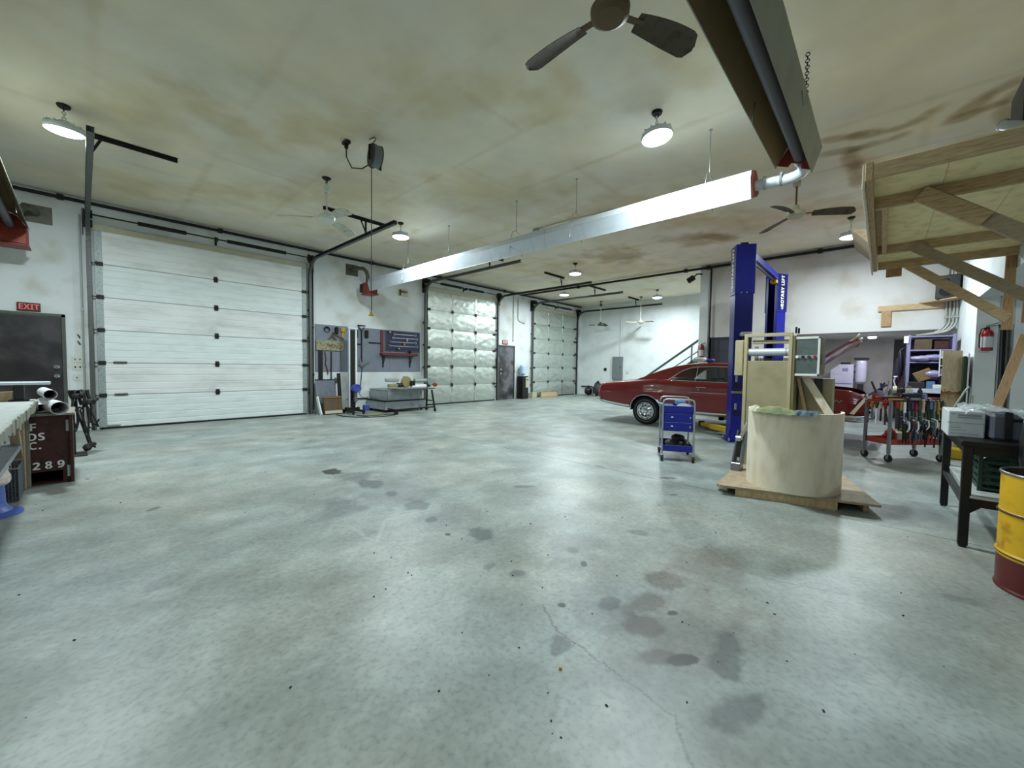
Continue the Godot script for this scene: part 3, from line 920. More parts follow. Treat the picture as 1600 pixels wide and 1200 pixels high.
func make_doors():
	garage_door("door_1", "white sectional overhead garage door beside the grey tool board", -0.17, -3.87, false, [-2.0])
	garage_door("door_2", "foil insulated overhead garage door beside the blue wrench board", -7.45, -10.55, true, [-8.48, -9.53])
	garage_door("door_3", "foil insulated overhead garage door in the far corner", -12.7, -15.82, true, [-13.75, -14.8])
	track(-0.12, 1.0, "dark steel door track at the white garage door, next to the dark exit door", [-7.55, -1.0, -0.1])
	track(-3.93, -1.0, "dark steel door track at the white garage door, next to the tool board", [-7.7, -4.45, -3.1])
	track(-7.38, 1.0, "dark steel door track between the wrench board and the foil door", [-7.7, -7.9, -7.25])
	track(-10.6, -1.0, "dark steel door track between the foil door and the grey exit door", [-7.7, -10.75, -9.7])
	track(-12.64, 1.0, "dark steel door track beside the water cooler", [-7.7, -13.4, -12.2])
	track(-15.9, -1.0, "dark steel door track in the far corner of the hall", [-7.7, -16.2, -15.2])
	spring_shaft(-0.1, -3.95, "torsion spring shaft above the white garage door", [[-0.78, -1.5], [-2.2, -3.35]])
	spring_shaft(-7.36, -10.62, "torsion spring shaft above the foil door by the wrench board", [[-7.9, -8.75], [-9.1, -9.75]])
	spring_shaft(-12.62, -15.92, "torsion spring shaft above the foil door in the far corner", [[-13.1, -14.0], [-14.4, -15.2]])
	person_door("door_5", "dark smudged steel exit door beside the white garage door", 1.12, 0.19, "door_black", "frame_green", 0.31, true)
	person_door("door_6", "grey steel exit door beside the water cooler", -10.72, -11.63, "door_grey", "frame_green", -10.84, false)
	exit_sign(0.73, 0.47, 2.11, 2.25, "dark red exit sign with pink letters over the dark steel door", "sign_red", "sign_letter")
	exit_sign(-10.95, -11.24, 2.13, 2.29, "small bright red exit sign over the grey steel door", "sign_red2", "letter_white")

# ---------------------------------------------------------------- lamps, fans, heaters, pipes
func lamp(x, z, label, tilt := 0.0, chain := 0.2, lit := 11.0):
	var t = thing("high_bay_lamp", label, "lamp", V(x, CEIL, z), "high bay lamps")
	var b = MB.new()
	b.lathe([Vector2(0.0, -0.03), Vector2(0.05, -0.03), Vector2(0.06, -0.012), Vector2(0.06, 0.0), Vector2(0.0, 0.0)], Vector3.ZERO, Basis.IDENTITY, 18)
	b.torus(V(0, -0.05, 0), Vector3.BACK, 0.022, 0.005, 12, 6)
	part(b, "ceiling_box", "dark_steel", t)
	b = MB.new()
	var n = int(chain / 0.03)
	for i in n:
		b.torus(V(0, -0.06 - i * 0.03, 0), Vector3.BACK if i % 2 == 0 else Vector3.RIGHT, 0.016, 0.004, 10, 5)
	part(b, "hanger_chain", "silver", t)
	var B = Basis(Vector3.BACK, tilt)
	var at = V(0, -0.07 - chain, 0)
	b = MB.new()
	b.lathe([Vector2(0.165, -0.085), Vector2(0.172, -0.06), Vector2(0.165, -0.03), Vector2(0.09, -0.012), Vector2(0.05, 0.03), Vector2(0.04, 0.035), Vector2(0.0, 0.035)], at, B, 28)
	for i in 12:
		var a = TAU * i / 12
		b.box(at + B * V(cos(a) * 0.115, -0.015, sin(a) * 0.115), V(0.09, 0.03, 0.006), 0.0, B * Basis(Vector3.UP, -a))
	part(b, "housing", "lamp_body", t)
	b = MB.new()
	b.lathe([Vector2(0.0, -0.118), Vector2(0.06, -0.115), Vector2(0.12, -0.105), Vector2(0.152, -0.092), Vector2(0.16, -0.083), Vector2(0.0, -0.083)], at, B, 28, false)
	part(b, "lens", "lens", t)
	b = MB.new()
	b.lathe([Vector2(0.0, -0.124), Vector2(0.012, -0.124), Vector2(0.014, -0.116), Vector2(0.0, -0.116)], at, B, 12)
	part(b, "sensor", "plate", t)
	var l = AreaLight3D.new()
	l.name = "lamp_light"
	l.area_size = Vector2(0.26, 0.26)
	l.light_color = Color(0.925, 0.985, 1.0)
	l.light_energy = lit
	l.shadow_enabled = true
	l.area_range = 40.0
	t.add_child(l)
	l.position = at + B * V(0, -0.13, 0)
	l.basis = B * Basis(Vector3.RIGHT, -PI / 2)
	return t

func fan(x, z, drop, R, a0, blade_mat, hub_mat, rod_mat, label, droop := 0.04):
	var t = thing("ceiling_fan", label, "ceiling fan", V(x, CEIL, z), "industrial ceiling fans")
	var b = MB.new()
	b.lathe([Vector2(0.0, -0.02), Vector2(0.055, -0.02), Vector2(0.07, 0.0), Vector2(0.0, 0.0)], Vector3.ZERO, Basis.IDENTITY, 18)
	b.torus(V(0, -0.055, 0), Vector3.BACK, 0.03, 0.008, 14, 6)
	part(b, "ceiling_hook", "dark_steel", t)
	b = MB.new()
	b.lathe([Vector2(0.022, -0.23), Vector2(0.05, -0.21), Vector2(0.055, -0.13), Vector2(0.03, -0.1), Vector2(0.0, -0.1)], Vector3.ZERO, Basis.IDENTITY, 16)
	part(b, "canopy", hub_mat, t)
	b = MB.new()
	b.cyl(V(0, -0.08, 0), V(0, -drop + 0.05, 0), 0.0125, -1, 10)
	part(b, "rod", rod_mat, t)
	b = MB.new()
	b.lathe([Vector2(0.0, -drop - 0.07), Vector2(0.09, -drop - 0.068), Vector2(0.12, -drop - 0.05), Vector2(0.125, -drop - 0.01), Vector2(0.10, -drop + 0.02), Vector2(0.05, -drop + 0.035), Vector2(0.035, -drop + 0.1), Vector2(0.0, -drop + 0.1)], Vector3.ZERO, Basis.IDENTITY, 24)
	part(b, "motor", hub_mat, t)
	for k in 3:
		var a = a0 + TAU * k / 3
		var B = Basis(Vector3.UP, -a)
		b = MB.new()
		var rows = []
		var rows2 = []
		for i in 15:
			var f = i / 14.0
			var r = lerp(0.20, R, f)
			var w = 0.055 + 0.03 * sin(min(f * 1.3, 1.0) * PI / 2)
			if f > 0.86: w *= sqrt(max(0.02, 1.0 - pow((f - 0.86) / 0.14, 2.0)))
			var row = []
			var row2 = []
			for j in 5:
				var s = j / 2.0 - 1.0
				var p = V(r, -drop - 0.03 - droop * f * f + s * w * 0.28 - 0.008 * s * s, s * w)
				row.append(B * p)
				row2.append(B * (p + V(0, 0.006, 0)))
			rows.append(row)
			rows2.append(row2)
		b.grid(rows, Vector3.DOWN)
		b.grid(rows2, Vector3.UP)
		for e in [0, 4]:
			for i in 14:
				b.quad(rows[i][e], rows[i + 1][e], rows2[i + 1][e], rows2[i][e], B * V(0, 0, e - 2))
		part(b, "blade", blade_mat, t)
		b = MB.new()
		b.box(B * V(0.17, -drop - 0.028, 0), V(0.16, 0.008, 0.05), 0.003, B)
		part(b, "blade_arm", rod_mat, t)
	return t

func reflector(b, along, a, e, c, y, tilt := 0.0): # open channel between a and e on the axis along; c the other coordinate
	var prof = [Vector2(-0.16, 0.0), Vector2(-0.135, 0.22), Vector2(-0.07, 0.29), Vector2(0.07, 0.29), Vector2(0.135, 0.22), Vector2(0.16, 0.0)]
	var P = func(q, s):
		var g = (q - Vector2(0, 0.12)).rotated(tilt) + Vector2(0, 0.12)
		return V(s, y + g.y, c - g.x) if along == 0 else V(c + g.x, y + g.y, s)
	for i in prof.size() - 1:
		var p = prof[i]; var q = prof[i + 1]
		var nn = Vector2(p.y - q.y, q.x - p.x).normalized()
		var off = nn * 0.003
		var nt = nn.rotated(tilt)
		var out = V(0, nt.y, -nt.x) if along == 0 else V(nt.x, nt.y, 0)
		b[0].quad(P.call(p + off, a), P.call(q + off, a), P.call(q + off, e), P.call(p + off, e), out)
		b[1].quad(P.call(p, a), P.call(q, a), P.call(q, e), P.call(p, e), -out)
	for p in [prof[0], prof[5]]: # rolled lip
		b[0].beam(P.call(p, a), P.call(p, e), 0.008, 0.008)
	return prof

func end_cap(b, along, s, c, y, th, tilt := 0.0):
	var poly = [Vector2(-0.155, 0.02), Vector2(-0.13, 0.21), Vector2(-0.07, 0.28), Vector2(0.07, 0.28), Vector2(0.13, 0.21), Vector2(0.155, 0.02), Vector2(0.06, 0.02), Vector2(0.045, 0.06), Vector2(-0.045, 0.06), Vector2(-0.06, 0.02)]
	for i in poly.size(): poly[i] = (poly[i] - Vector2(0, 0.12)).rotated(tilt) + Vector2(0, 0.12)
	if along == 0: b.prism(poly, V(s, y, c), Basis(V(0, 0, -1), V(0, 1, 0), V(1, 0, 0)), th)
	else: b.prism(poly, V(c, y, s), Basis(V(1, 0, 0), V(0, 1, 0), V(0, 0, 1)), th)

func heater(along, s0, s1, c, y, label, out_mat, in_mat, rods, red0, red1, tilt := 0.0):
	var base = V(s0, y, c) if along == 0 else V(c, y, s0)
	var t = thing("tube_heater", label, "heater", base, "radiant tube heaters")
	var n = int(ceil(abs(s1 - s0) / 3.0))
	for i in n:
		var a = lerp(s0, s1, float(i) / n); var e = lerp(s0, s1, float(i + 1) / n)
		var bb = [nb(t), nb(t)]
		reflector(bb, along, a, e - sign(s1 - s0) * 0.004, c, y + (0.003 if i % 2 else 0.0), tilt)
		var r = part(bb[0], "reflector", out_mat, t)
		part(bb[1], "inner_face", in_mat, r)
	var b = nb(t)
	var P = func(s, yy): return V(s, yy, c) if along == 0 else V(c, yy, s)
	b.cyl(P.call(s0 - sign(s1 - s0) * 0.1, y + 0.12), P.call(s1 + sign(s1 - s0) * 0.02, y + 0.12), 0.052, -1, 16)
	part(b, "radiant_tube", "tube_grey", t)
	for r in [[red0, s0], [red1, s1]]:
		if r[0]:
			b = nb(t)
			end_cap(b, along, r[1], c, y, 0.012, tilt)
			part(b, "end_cap", "burner_red", t)
	for r in rods:
		b = nb(t)
		b.cyl(P.call(r, y + 0.42), P.call(r, CEIL), 0.006, -1, 6)
		b.cyl(P.call(r, CEIL - 0.012), P.call(r, CEIL), 0.02, -1, 8)
		var side = V(0, 0, 0.12) if along == 0 else V(0.12, 0, 0)
		b.tube([P.call(r, y + 0.43), P.call(r, y + 0.40) + side * 0.3, P.call(r, y + 0.38) + side * 0.8, P.call(r, y + 0.25) + side * 1.15, P.call(r, y) + side * 1.36], 0.0045, 5)
		b.tube([P.call(r, y + 0.43), P.call(r, y + 0.40) - side * 0.3, P.call(r, y + 0.38) - side * 0.8, P.call(r, y + 0.25) - side * 1.15, P.call(r, y) - side * 1.36], 0.0045, 5)
		part(b, "hanger", "silver", t)
	return t

func burner(z, y, label, side := 1.0): # red burner box by the wall with its flue
	var t = thing("heater_burner", label, "burner", V(-10.2, y, z), "heater burners on the garage wall")
	var b = nb(t)
	b.bx(V(-10.32, y - 0.02, z - 0.15), V(-10.0, y + 0.27, z + 0.13), 0.012)
	part(b, "burner_box", "burner_red", t)
	b = nb(t)
	b.bx(V(-10.36, y - 0.05, z - 0.17), V(-9.95, y - 0.025, z + 0.15), 0.006)
	part(b, "base_flange", "burner_red", t)
	b = nb(t)
	b.bx(V(-10.4, y + 0.02, z + 0.05), V(-10.3, y + 0.24, z + 0.16), 0.01)
	part(b, "gas_valve", "dark_steel", t)
	b = nb(t)
	b.tube([V(-10.16, y + 0.27, z + side * 0.05), V(-10.16, y + 0.45, z + side * 0.05), V(-10.17, y + 0.56, z + side * 0.08), V(-10.24, y + 0.64, z + side * 0.13), V(-10.4, y + 0.66, z + side * 0.2), V(WX + 0.01, y + 0.66, z + side * 0.22)], 0.05, 12)
	part(b, "flue_pipe", "duct_plate", t)
	b = nb(t)
	b.bx(V(WX, y + 0.5, z + side * 0.23 - 0.17), V(WX + 0.006, y + 0.8, z + side * 0.23 + 0.17), 0.002)
	part(b, "wall_plate", "duct_plate", t)

func pipe(called, pts, r, m, label, cat := "pipe", group := "", clips := []):
	var t = thing(called, label, cat, pts[0], group)
	var b = nb(t)
	var path = [pts[0]]
	for i in range(1, pts.size() - 1): # rounded corners
		var a = pts[i]; var d0 = (pts[i - 1] - a); var d1 = (pts[i + 1] - a)
		var k = min(0.12, min(d0.length(), d1.length()) * 0.45)
		var p0 = a + d0.normalized() * k; var p1 = a + d1.normalized() * k
		for q in 5:
			var f = q / 4.0
			path.append(p0.lerp(a, f).lerp(a.lerp(p1, f), f))
	path.append(pts[pts.size() - 1])
	b.tube(path, r, 8)
	part(b, "run", m, t)
	for c in clips:
		b = nb(t)
		b.box(c, V(r * 2.8, r * 2.8, r * 2.8), 0.004)
		part(b, "coupling", m, t)
	return t

func make_ceiling_things():
	lamp(-2.0, -4.52, "high bay lamp hanging nearest the long silver heater's elbow", 0.12, 0.14)
	lamp(-7.38, -4.52, "high bay lamp beside the white ceiling fan and the cord reel", 0.0, 0.14)
	lamp(-6.45, -9.5, "high bay lamp hanging before the ends of the foil door's tracks", 0.0, 0.14)
	lamp(-8.6, -12.0, "high bay lamp hanging between the two foil doors under the crossing pipe", 0.0, 0.14)
	lamp(-6.25, -14.6, "high bay lamp over the far end before the pale back wall", 0.0, 0.14)
	lamp(-0.55, -10.0, "high bay lamp half hidden behind the wooden loft, by the mezzanine", 0.0, 0.22)
	lamp(-7.0, 0.08, "high bay lamp over the workbench with the maroon box", -0.1, 0.14)
	lamp(-2.0, 0.05, "high bay lamp over the open floor beside the workbench", 0.0, 0.2, 3.0)
	lamp(-2.0, 5.0, "high bay lamp over the rear of the hall", 0.0, 0.2, 8.0)
	fan(-6.53, -2.68, 0.60, 0.70, deg_to_rad(-2), "fan_blade_white", "white_paint", "white_paint", "white ceiling fan by the cord reel")
	fan(-1.03, -7.2, 0.60, 0.70, deg_to_rad(-18), "fan_blade_brown", "cream_paint", "hub_brown", "brown-bladed ceiling fan with a cream motor near the blue lift")
	fan(-1.37, -2.35, 0.62, 0.67, deg_to_rad(-62), "fan_blade_brown", "hub_brown", "hub_brown", "ceiling fan with dark dusty blades over the open floor")
	fan(-7.35, -15.6, 1.0, 0.62, deg_to_rad(10), "fan_blade_white", "cream_paint", "white_paint", "pale ceiling fan on a long rod by the back wall", 0.0)
	fan(-9.2, -15.6, 1.0, 0.5, deg_to_rad(35), "fan_blade_brown", "hub_brown", "white_paint", "small dark ceiling fan on a long rod by the far corner", 0.0)
	heater(0, -9.95, -1.16, -5.28, 3.26, "long silver radiant tube heater running out from the garage wall", "bright_galv", "painted_reflection_in", [-1.65, -3.59, -4.85, -6.76, -8.3], true, true, deg_to_rad(22))
	heater(1, -4.72, 3.2, -0.66, 3.20, "radiant tube heater with a brown floor reflection painted inside crossing toward the far wall", "reflector_dull", "painted_reflection_in", [-3.6, -1.2, 1.5], true, false, deg_to_rad(-24))
	heater(0, -9.95, -1.3, 0.72, 3.25, "radiant tube heater above the workbench and the dark exit door", "reflector_dull", "painted_reflection_in", [-8.6, -5.5, -2.3], true, false, deg_to_rad(24))
	burner(-5.28, 3.19, "red heater burner with flue on the wall above the tool board")
	burner(0.7, 3.12, "red heater burner with flue on the wall above the dark exit door", -1.0)
	# elbow joining the two heaters
	var t = thing("heater_elbow", "silver elbow pipe joining the two radiant heaters", "pipe", V(-1.1, 3.31, -5.28))
	var b = nb(t)
	var path = [V(-1.15, 3.38, -5.28), V(-0.94, 3.37, -5.28)]
	for i in 7:
		var a = PI / 2 * i / 6.0
		path.append(V(-0.92 + 0.26 * sin(a), 3.365 - 0.03 * i / 6.0, -5.28 + 0.26 * (1 - cos(a))))
	path.append(V(-0.66, 3.325, -4.7))
	b.tube(path, 0.055, 14)
	part(b, "pipe", "bright_galv", t)
	for p in [[V(-1.06, 3.378, -5.28), Vector3.RIGHT], [V(-0.9, 3.371, -5.28), Vector3.RIGHT], [V(-0.66, 3.328, -4.82), Vector3.BACK]]:
		b = nb(t)
		b.cyl(p[0] - p[1] * 0.012, p[0] + p[1] * 0.012, 0.065, -1, 16)
		b.box(p[0] + V(0, 0.07, 0), V(0.03, 0.03, 0.03), 0.004)
		part(b, "clamp", "galv", t)
	# chain at the elbow end
	b = MB.new(V(-0.62, CEIL, -4.6))
	var y = CEIL
	var i = 0
	while y > 3.5:
		b.torus(V(-0.62, y - 0.02, -4.6), Vector3.BACK if i % 2 == 0 else Vector3.RIGHT, 0.016, 0.004, 8, 5)
		y -= 0.028
		i += 1
	solo(b, "hanging_chain", "dark_steel", "thin steel chain holding up the heater near its elbow", "chain", "", V(-0.62, CEIL, -4.6))
	# cord reel
	t = thing("cord_reel", "grey hose reel hanging from the ceiling with a drop cord", "cord reel", V(-4.93, CEIL, -2.63))
	b = nb(t)
	b.tube([V(-5.0, CEIL, -2.6), V(-4.9, CEIL - 0.005, -2.62), V(-4.88, CEIL - 0.03, -2.63), V(-4.95, CEIL - 0.05, -2.63), V(-4.91, CEIL - 0.09, -2.63)], 0.006, 6)
	part(b, "hook", "dark_steel", t)
	b = nb(t)
	var ax = V(-0.15, 0.0, 0.99).normalized()
	var rc = V(-4.9, CEIL - 0.24, -2.63)
	b.cyl(rc - ax * 0.05, rc + ax * 0.05, 0.135, 0.13, 26)
	part(b, "drum", "panel_grey", t)
	b = nb(t)
	b.cyl(rc + ax * 0.052, rc + ax * 0.06, 0.14, -1, 26)
	b.cyl(rc - ax * 0.06, rc - ax * 0.052, 0.14, -1, 26)
	part(b, "side_plate", "bin_grey", t)
	b = nb(t)
	b.tube([V(-4.91, CEIL - 0.09, -2.63), rc - ax * 0.075 + V(0, 0.12, 0), rc - ax * 0.08 + V(0, 0.0, 0), rc - ax * 0.075 - V(0.02, 0.15, 0)], 0.014, 6)
	b.tube([V(-4.91, CEIL - 0.09, -2.63), rc + ax * 0.075 + V(0, 0.12, 0), rc + ax * 0.08 + V(0, 0.0, 0), rc + ax * 0.075 - V(0, 0.06, 0)], 0.014, 6)
	b.box(V(-4.98, CEIL - 0.31, -2.63), V(0.06, 0.09, 0.07), 0.01)
	part(b, "bracket", "black", t)
	b = nb(t)
	b.tube([V(-5.0, CEIL - 0.33, -2.63), V(-5.0, 3.0, -2.63), V(-5.005, 2.3, -2.625), V(-5.0, 2.08, -2.63), V(-5.01, 1.99, -2.63)], 0.006, 6)
	part(b, "drop_cord", "black", t)
	b = nb(t)
	b.box(V(-5.01, 1.965, -2.63), V(0.03, 0.05, 0.035), 0.008)
	b.box(V(-5.01, 1.935, -2.63), V(0.06, 0.018, 0.06), 0.006)
	part(b, "socket", "yellow", t)
	b = nb(t)
	b.tube([V(-5.0, CEIL - 0.3, -2.62), V(-5.1, CEIL - 0.36, -2.55), V(-5.22, CEIL - 0.34, -2.47), V(-5.27, CEIL - 0.2, -2.42), V(-5.27, CEIL - 0.06, -2.42)], 0.008, 6)
	part(b, "supply_cord", "black", t)
	b = nb(t)
	b.box(V(-5.27, CEIL - 0.02, -2.42), V(0.12, 0.04, 0.07), 0.006)
	b.cyl(V(-5.27, CEIL - 0.09, -2.42), V(-5.27, CEIL - 0.03, -2.42), 0.025, -1, 10)
	part(b, "outlet_box", "dark_steel", t)
	# pipes under the ceiling
	var cl = []
	for zz in [1.6, 0.2, -2.1, -5.6, -8.0, -11.0, -14.0]: cl.append(V(WX + 0.05, 4.13, zz))
	pipe("overhead_pipe", [V(WX + 0.05, 4.13, 5.8), V(WX + 0.05, 4.13, -16.3)], 0.03, "dark_steel", "dark pipe along the top of the garage wall", "pipe", "pipes under the ceiling", cl)
	cl = []
	for xx in [-8.0, -4.3, -3.7, -1.2, 0.4]: cl.append(V(xx, 4.12, -11.99))
	pipe("overhead_pipe", [V(WX + 0.1, 4.12, -11.99), V(1.0, 4.12, -11.99)], 0.035, "dark_steel", "dark pipe crossing the ceiling to the top of the mezzanine wall", "pipe", "pipes under the ceiling", cl)
	pipe("riser_pipe", [V(-3.6, 4.1, -11.98), V(-3.6, 0.3, -11.98)], 0.022, "dark_steel", "dark pipe down the mezzanine corner post", "pipe")
	pipe("overhead_cable", [V(-5.46, CEIL - 0.02, -6.61), V(-5.0, CEIL - 0.05, -6.5), V(-4.47, CEIL - 0.03, -6.57), V(-3.98, CEIL - 0.06, -6.57), V(-3.73, CEIL - 0.02, -6.67)], 0.012, "conduit", "loose grey cable clipped under the ceiling behind the silver heater", "cable")
	b = MB.new(V(-5.5, CEIL, -6.62))
	b.box(V(-5.5, CEIL - 0.03, -6.62), V(0.13, 0.06, 0.11), 0.01)
	solo(b, "junction_box", "conduit", "round grey junction box on the ceiling behind the silver heater", "junction box", "", V(-5.5, CEIL, -6.62))

# ---------------------------------------------------------------- along the garage wall
func bar(called, pts, r, m, label, cat, group := ""): # a bent rod as one thing
	var b = MB.new(pts[0])
	b.tube(pts, r, 6)
	return solo(b, called, m, label, cat, group, pts[0])

func crate_box(called, a, c, m, label, cat, bv := 0.006, group := ""):
	var at = V((a.x + c.x) / 2, min(a.y, c.y), (a.z + c.z) / 2)
	var b = MB.new(at)
	b.bx(a, c, bv)
	return solo(b, called, m, label, cat, group, at)

func make_left_side():
	var b; var t
	# workbench with its far end at x = -6.5
	t = thing("workbench", "pale worn workbench with a splintered edge beside the maroon box", "workbench", V(-4.5, 0, 0.75))
	b = nb(t)
	b.bx(V(-6.5, 0.80, 0.33), V(-3.3, 0.87, 1.25), 0.012)
	part(b, "top", "bench_top", t)
	b = nb(t)
	for i in 31: # splintered front edge
		var x = -6.48 + i * 0.1
		b.bx(V(x, 0.80 - rng.randf() * 0.04, 0.318 + rng.randf() * 0.012), V(x + 0.1, 0.85 + rng.randf() * 0.018, 0.336), 0.003)
	var sp = part(b, "edge_strip", "bench_edge", t)
	sp.set_meta("kind", "stuff")
	for p in [V(-6.2, 0, 0.45), V(-6.2, 0, 1.15), V(-3.5, 0, 0.45), V(-3.5, 0, 1.15)]:
		b = nb(t)
		b.bx(p - V(0.045, 0, 0.045), p + V(0.045, 0.80, 0.045), 0.006)
		part(b, "leg", "lumber_grey", t)
	b = nb(t)
	b.beam(V(-6.18, 0.35, 0.44), V(-5.75, 0.80, 0.44), 0.04, 0.09)
	part(b, "brace", "lumber_grey", t)
	b = nb(t)
	b.bx(V(-6.15, 0.42, 0.42), V(-3.5, 0.46, 1.2), 0.004)
	part(b, "shelf", "galv", t)
	b = MB.new(V(-6.25, 0.87, 0.44))
	b.bx(V(-6.28, 0.87, 0.40), V(-6.22, 1.03, 0.47), 0.006)
	b.bx(V(-6.31, 0.87, 0.37), V(-6.19, 0.885, 0.50), 0.004)
	solo(b, "stand_post", "black", "short black post under the long straightedge on the workbench", "post", "", V(-6.25, 0.87, 0.44))
	crate_box("straightedge", V(-6.36, 1.03, 0.23), V(-6.2, 1.06, 1.2), "bright_galv", "long aluminium straightedge on a black post over the workbench", "straightedge", 0.004)
	crate_box("wood_block", V(-6.4, 0.87, 0.475), V(-6.3, 0.96, 1.1), "ply_sheet", "yellow wooden batten lying on the workbench", "wood", 0.006)
	# maroon stencilled box
	t = thing("stencilled_box", "maroon wooden box with white stencilled letters and numbers at the bench end", "box", V(-6.6, 0, 0.24))
	b = nb(t)
	b.bx(V(-6.95, 0.0, 0.09), V(-6.935, 0.71, 0.40), 0.002)
	b.bx(V(-6.95, 0.0, 0.09), V(-6.25, 0.71, 0.105), 0.002)
	b.bx(V(-6.95, 0.0, 0.385), V(-6.25, 0.71, 0.40), 0.002)
	b.bx(V(-6.95, 0.0, 0.09), V(-6.25, 0.015, 0.40), 0.002)
	part(b, "body", "box_maroon", t)
	b = nb(t)
	b.bx(V(-6.265, 0.135, 0.105), V(-6.25, 0.71, 0.385), 0.002)
	b.bx(V(-6.265, 0.015, 0.105), V(-6.25, 0.135, 0.165), 0.002)
	part(b, "front_board", "box_maroon", t)
	for z in [0.098, 0.392]:
		b = nb(t)
		b.bx(V(-6.25, 0.0, z - 0.014), V(-6.225, 0.73, z + 0.014), 0.003)
		part(b, "edge_batten", "bench_edge" if z > 0.2 else "box_maroon", t)
	b = nb(t)
	b.bx(V(-6.97, 0.71, 0.07), V(-6.22, 0.735, 0.42), 0.004)
	part(b, "lid", "bench_edge", t)
	for y in [0.6, 0.12]:
		b = nb(t)
		b.bx(V(-6.25, y - 0.06, 0.085), V(-6.238, y + 0.06, 0.135), 0.002)
		b.bx(V(-6.3, y - 0.06, 0.083), V(-6.24, y + 0.06, 0.09), 0.002)
		part(b, "metal_corner", "galv", t)
	b = nb(t)
	var LB = Basis(V(0, 0, -1), V(0, 1, 0), V(1, 0, 0))
	b.text("F", 0.075, 0.003, V(-6.243, 0.60, 0.357), LB)
	b.text("DS", 0.075, 0.003, V(-6.243, 0.50, 0.337), LB)
	b.text("C.", 0.075, 0.003, V(-6.243, 0.41, 0.347), LB)
	b.text("2 8 9", 0.075, 0.003, V(-6.243, 0.20, 0.26), LB)
	part(b, "lettering", "letter_white", t)
	# paper tubes on the box
	var tubes = [[V(-6.02, 0.80, 0.165), V(-6.8, 0.805, 0.30), 0.065, "large white paper tube lying on the maroon box"], [V(-6.35, 0.92, 0.235), V(-7.0, 0.92, 0.31), 0.05, "middle white paper tube on top of the larger one"], [V(-6.3, 0.785, 0.30), V(-6.9, 0.785, 0.38), 0.042, "slim white paper tube behind the large one on the maroon box"]]
	for q in tubes:
		b = MB.new(q[0])
		var d = (q[1] - q[0]).normalized()
		b.cyl(q[0], q[1], q[2], -1, 22, false)
		var ff = MB.frame(d)
		for i in 22:
			var a0 = TAU * i / 22; var a1 = TAU * (i + 1) / 22
			var e0 = ff[0] * cos(a0) + ff[1] * sin(a0); var e1 = ff[0] * cos(a1) + ff[1] * sin(a1)
			b.quad(q[0] + e0 * q[2], q[0] + e1 * q[2], q[0] + e1 * q[2] * 0.93, q[0] + e0 * q[2] * 0.93, -d)
			b.quad(q[0] + e0 * q[2] * 0.93, q[0] + e1 * q[2] * 0.93, q[1] + e1 * q[2] * 0.93, q[1] + e0 * q[2] * 0.93, -e0)
		b.cyl(q[1] - d * 0.01, q[1], q[2], -1, 22)
		solo(b, "paper_tube", "paper_tube", q[3], "tube", "paper tubes on the maroon box", q[0])
	for q in [[V(-6.3, 0.755, 0.245), 0.03, "crumpled paper scrap beside the paper tubes on the maroon box"], [V(-6.35, 0.76, 0.20), 0.025, "small white plastic cap beside the paper tubes on the maroon box"]]:
		b = MB.new(q[0])
		b.blob(q[0], V(q[1], q[1] * 0.7, q[1]), null, 0.2, 10, 7)
		solo(b, "paper_scrap", "paper_tube", q[2], "scrap", "", q[0])
	# heap of straps on the floor beyond the box
	t = thing("strap_rack", "dark tangle of leather straps hung on a thin stand beyond the maroon box", "straps", V(-7.95, 0, 0.02))
	b = nb(t)
	b.cyl(V(-7.95, 0, 0.1), V(-7.95, 0.86, 0.1), 0.015, -1, 8)
	b.bx(V(-8.1, 0, -0.02), V(-7.8, 0.02, 0.2), 0.004)
	part(b, "stand", "dark_steel", t)
	for i in 9:
		b = nb(t)
		var z = 0.13 - i * 0.022
		var pts = []
		for k in 7:
			var f = k / 6.0
			pts.append(V(-7.95 + rng.randf_range(-0.06, 0.06), 0.88 - f * rng.randf_range(0.3, 0.85), z - f * rng.randf_range(0.0, 0.12)))
		b.tube(pts, rng.randf_range(0.008, 0.016), 6)
		part(b, "strap", "leather", t)
	for q in [V(-7.92, 0.80, 0.06), V(-7.9, 0.72, -0.06), V(-7.9, 0.1, -0.02)]:
		b = nb(t)
		b.box(q, V(0.1, 0.09, 0.075), 0.02, Basis.from_euler(V(q.y * 2.0, q.y * 3.0, 0.4)))
		b.box(q + V(0.02, 0.03, -0.05), V(0.05, 0.04, 0.08), 0.012, Basis.from_euler(V(0.7, q.y, 0.9)))
		part(b, "pouch", "leather", t)
	# wire basket under the bench
	t = thing("wire_basket", "grey wire mesh basket under the workbench", "basket", V(-5.85, 0, 0.6))
	b = nb(t)
	var x0 = -6.08; var x1 = -5.66; var z0 = 0.42; var z1 = 0.8; var hh = 0.30
	for i in 21:
		var f = i / 20.0
		for z in [z0, z1]: b.cyl(V(lerp(x0, x1, f), 0.01, z), V(lerp(x0, x1, f), hh, z), 0.004, -1, 4, false)
		for x in [x0, x1]: b.cyl(V(x, 0.01, lerp(z0, z1, f)), V(x, hh, lerp(z0, z1, f)), 0.004, -1, 4, false)
		b.cyl(V(lerp(x0, x1, f), 0.01, z0), V(lerp(x0, x1, f), 0.01, z1), 0.004, -1, 4, false)
	for i in 14:
		var y = 0.01 + i * (hh - 0.01) / 13.0
		b.tube([V(x0, y, z0), V(x1, y, z0), V(x1, y, z1), V(x0, y, z1), V(x0, y, z0)], 0.004, 4, false)
	var mesh_part = part(b, "mesh", "wire_grey", t)
	b = nb(t)
	b.tube([V(x0, hh, z0), V(x1, hh, z0), V(x1, hh, z1), V(x0, hh, z1), V(x0, hh, z0)], 0.009, 6, false)
	part(b, "rim", "wire_grey", t)
	b = MB.new(V(-5.85, 0.02, 0.6))
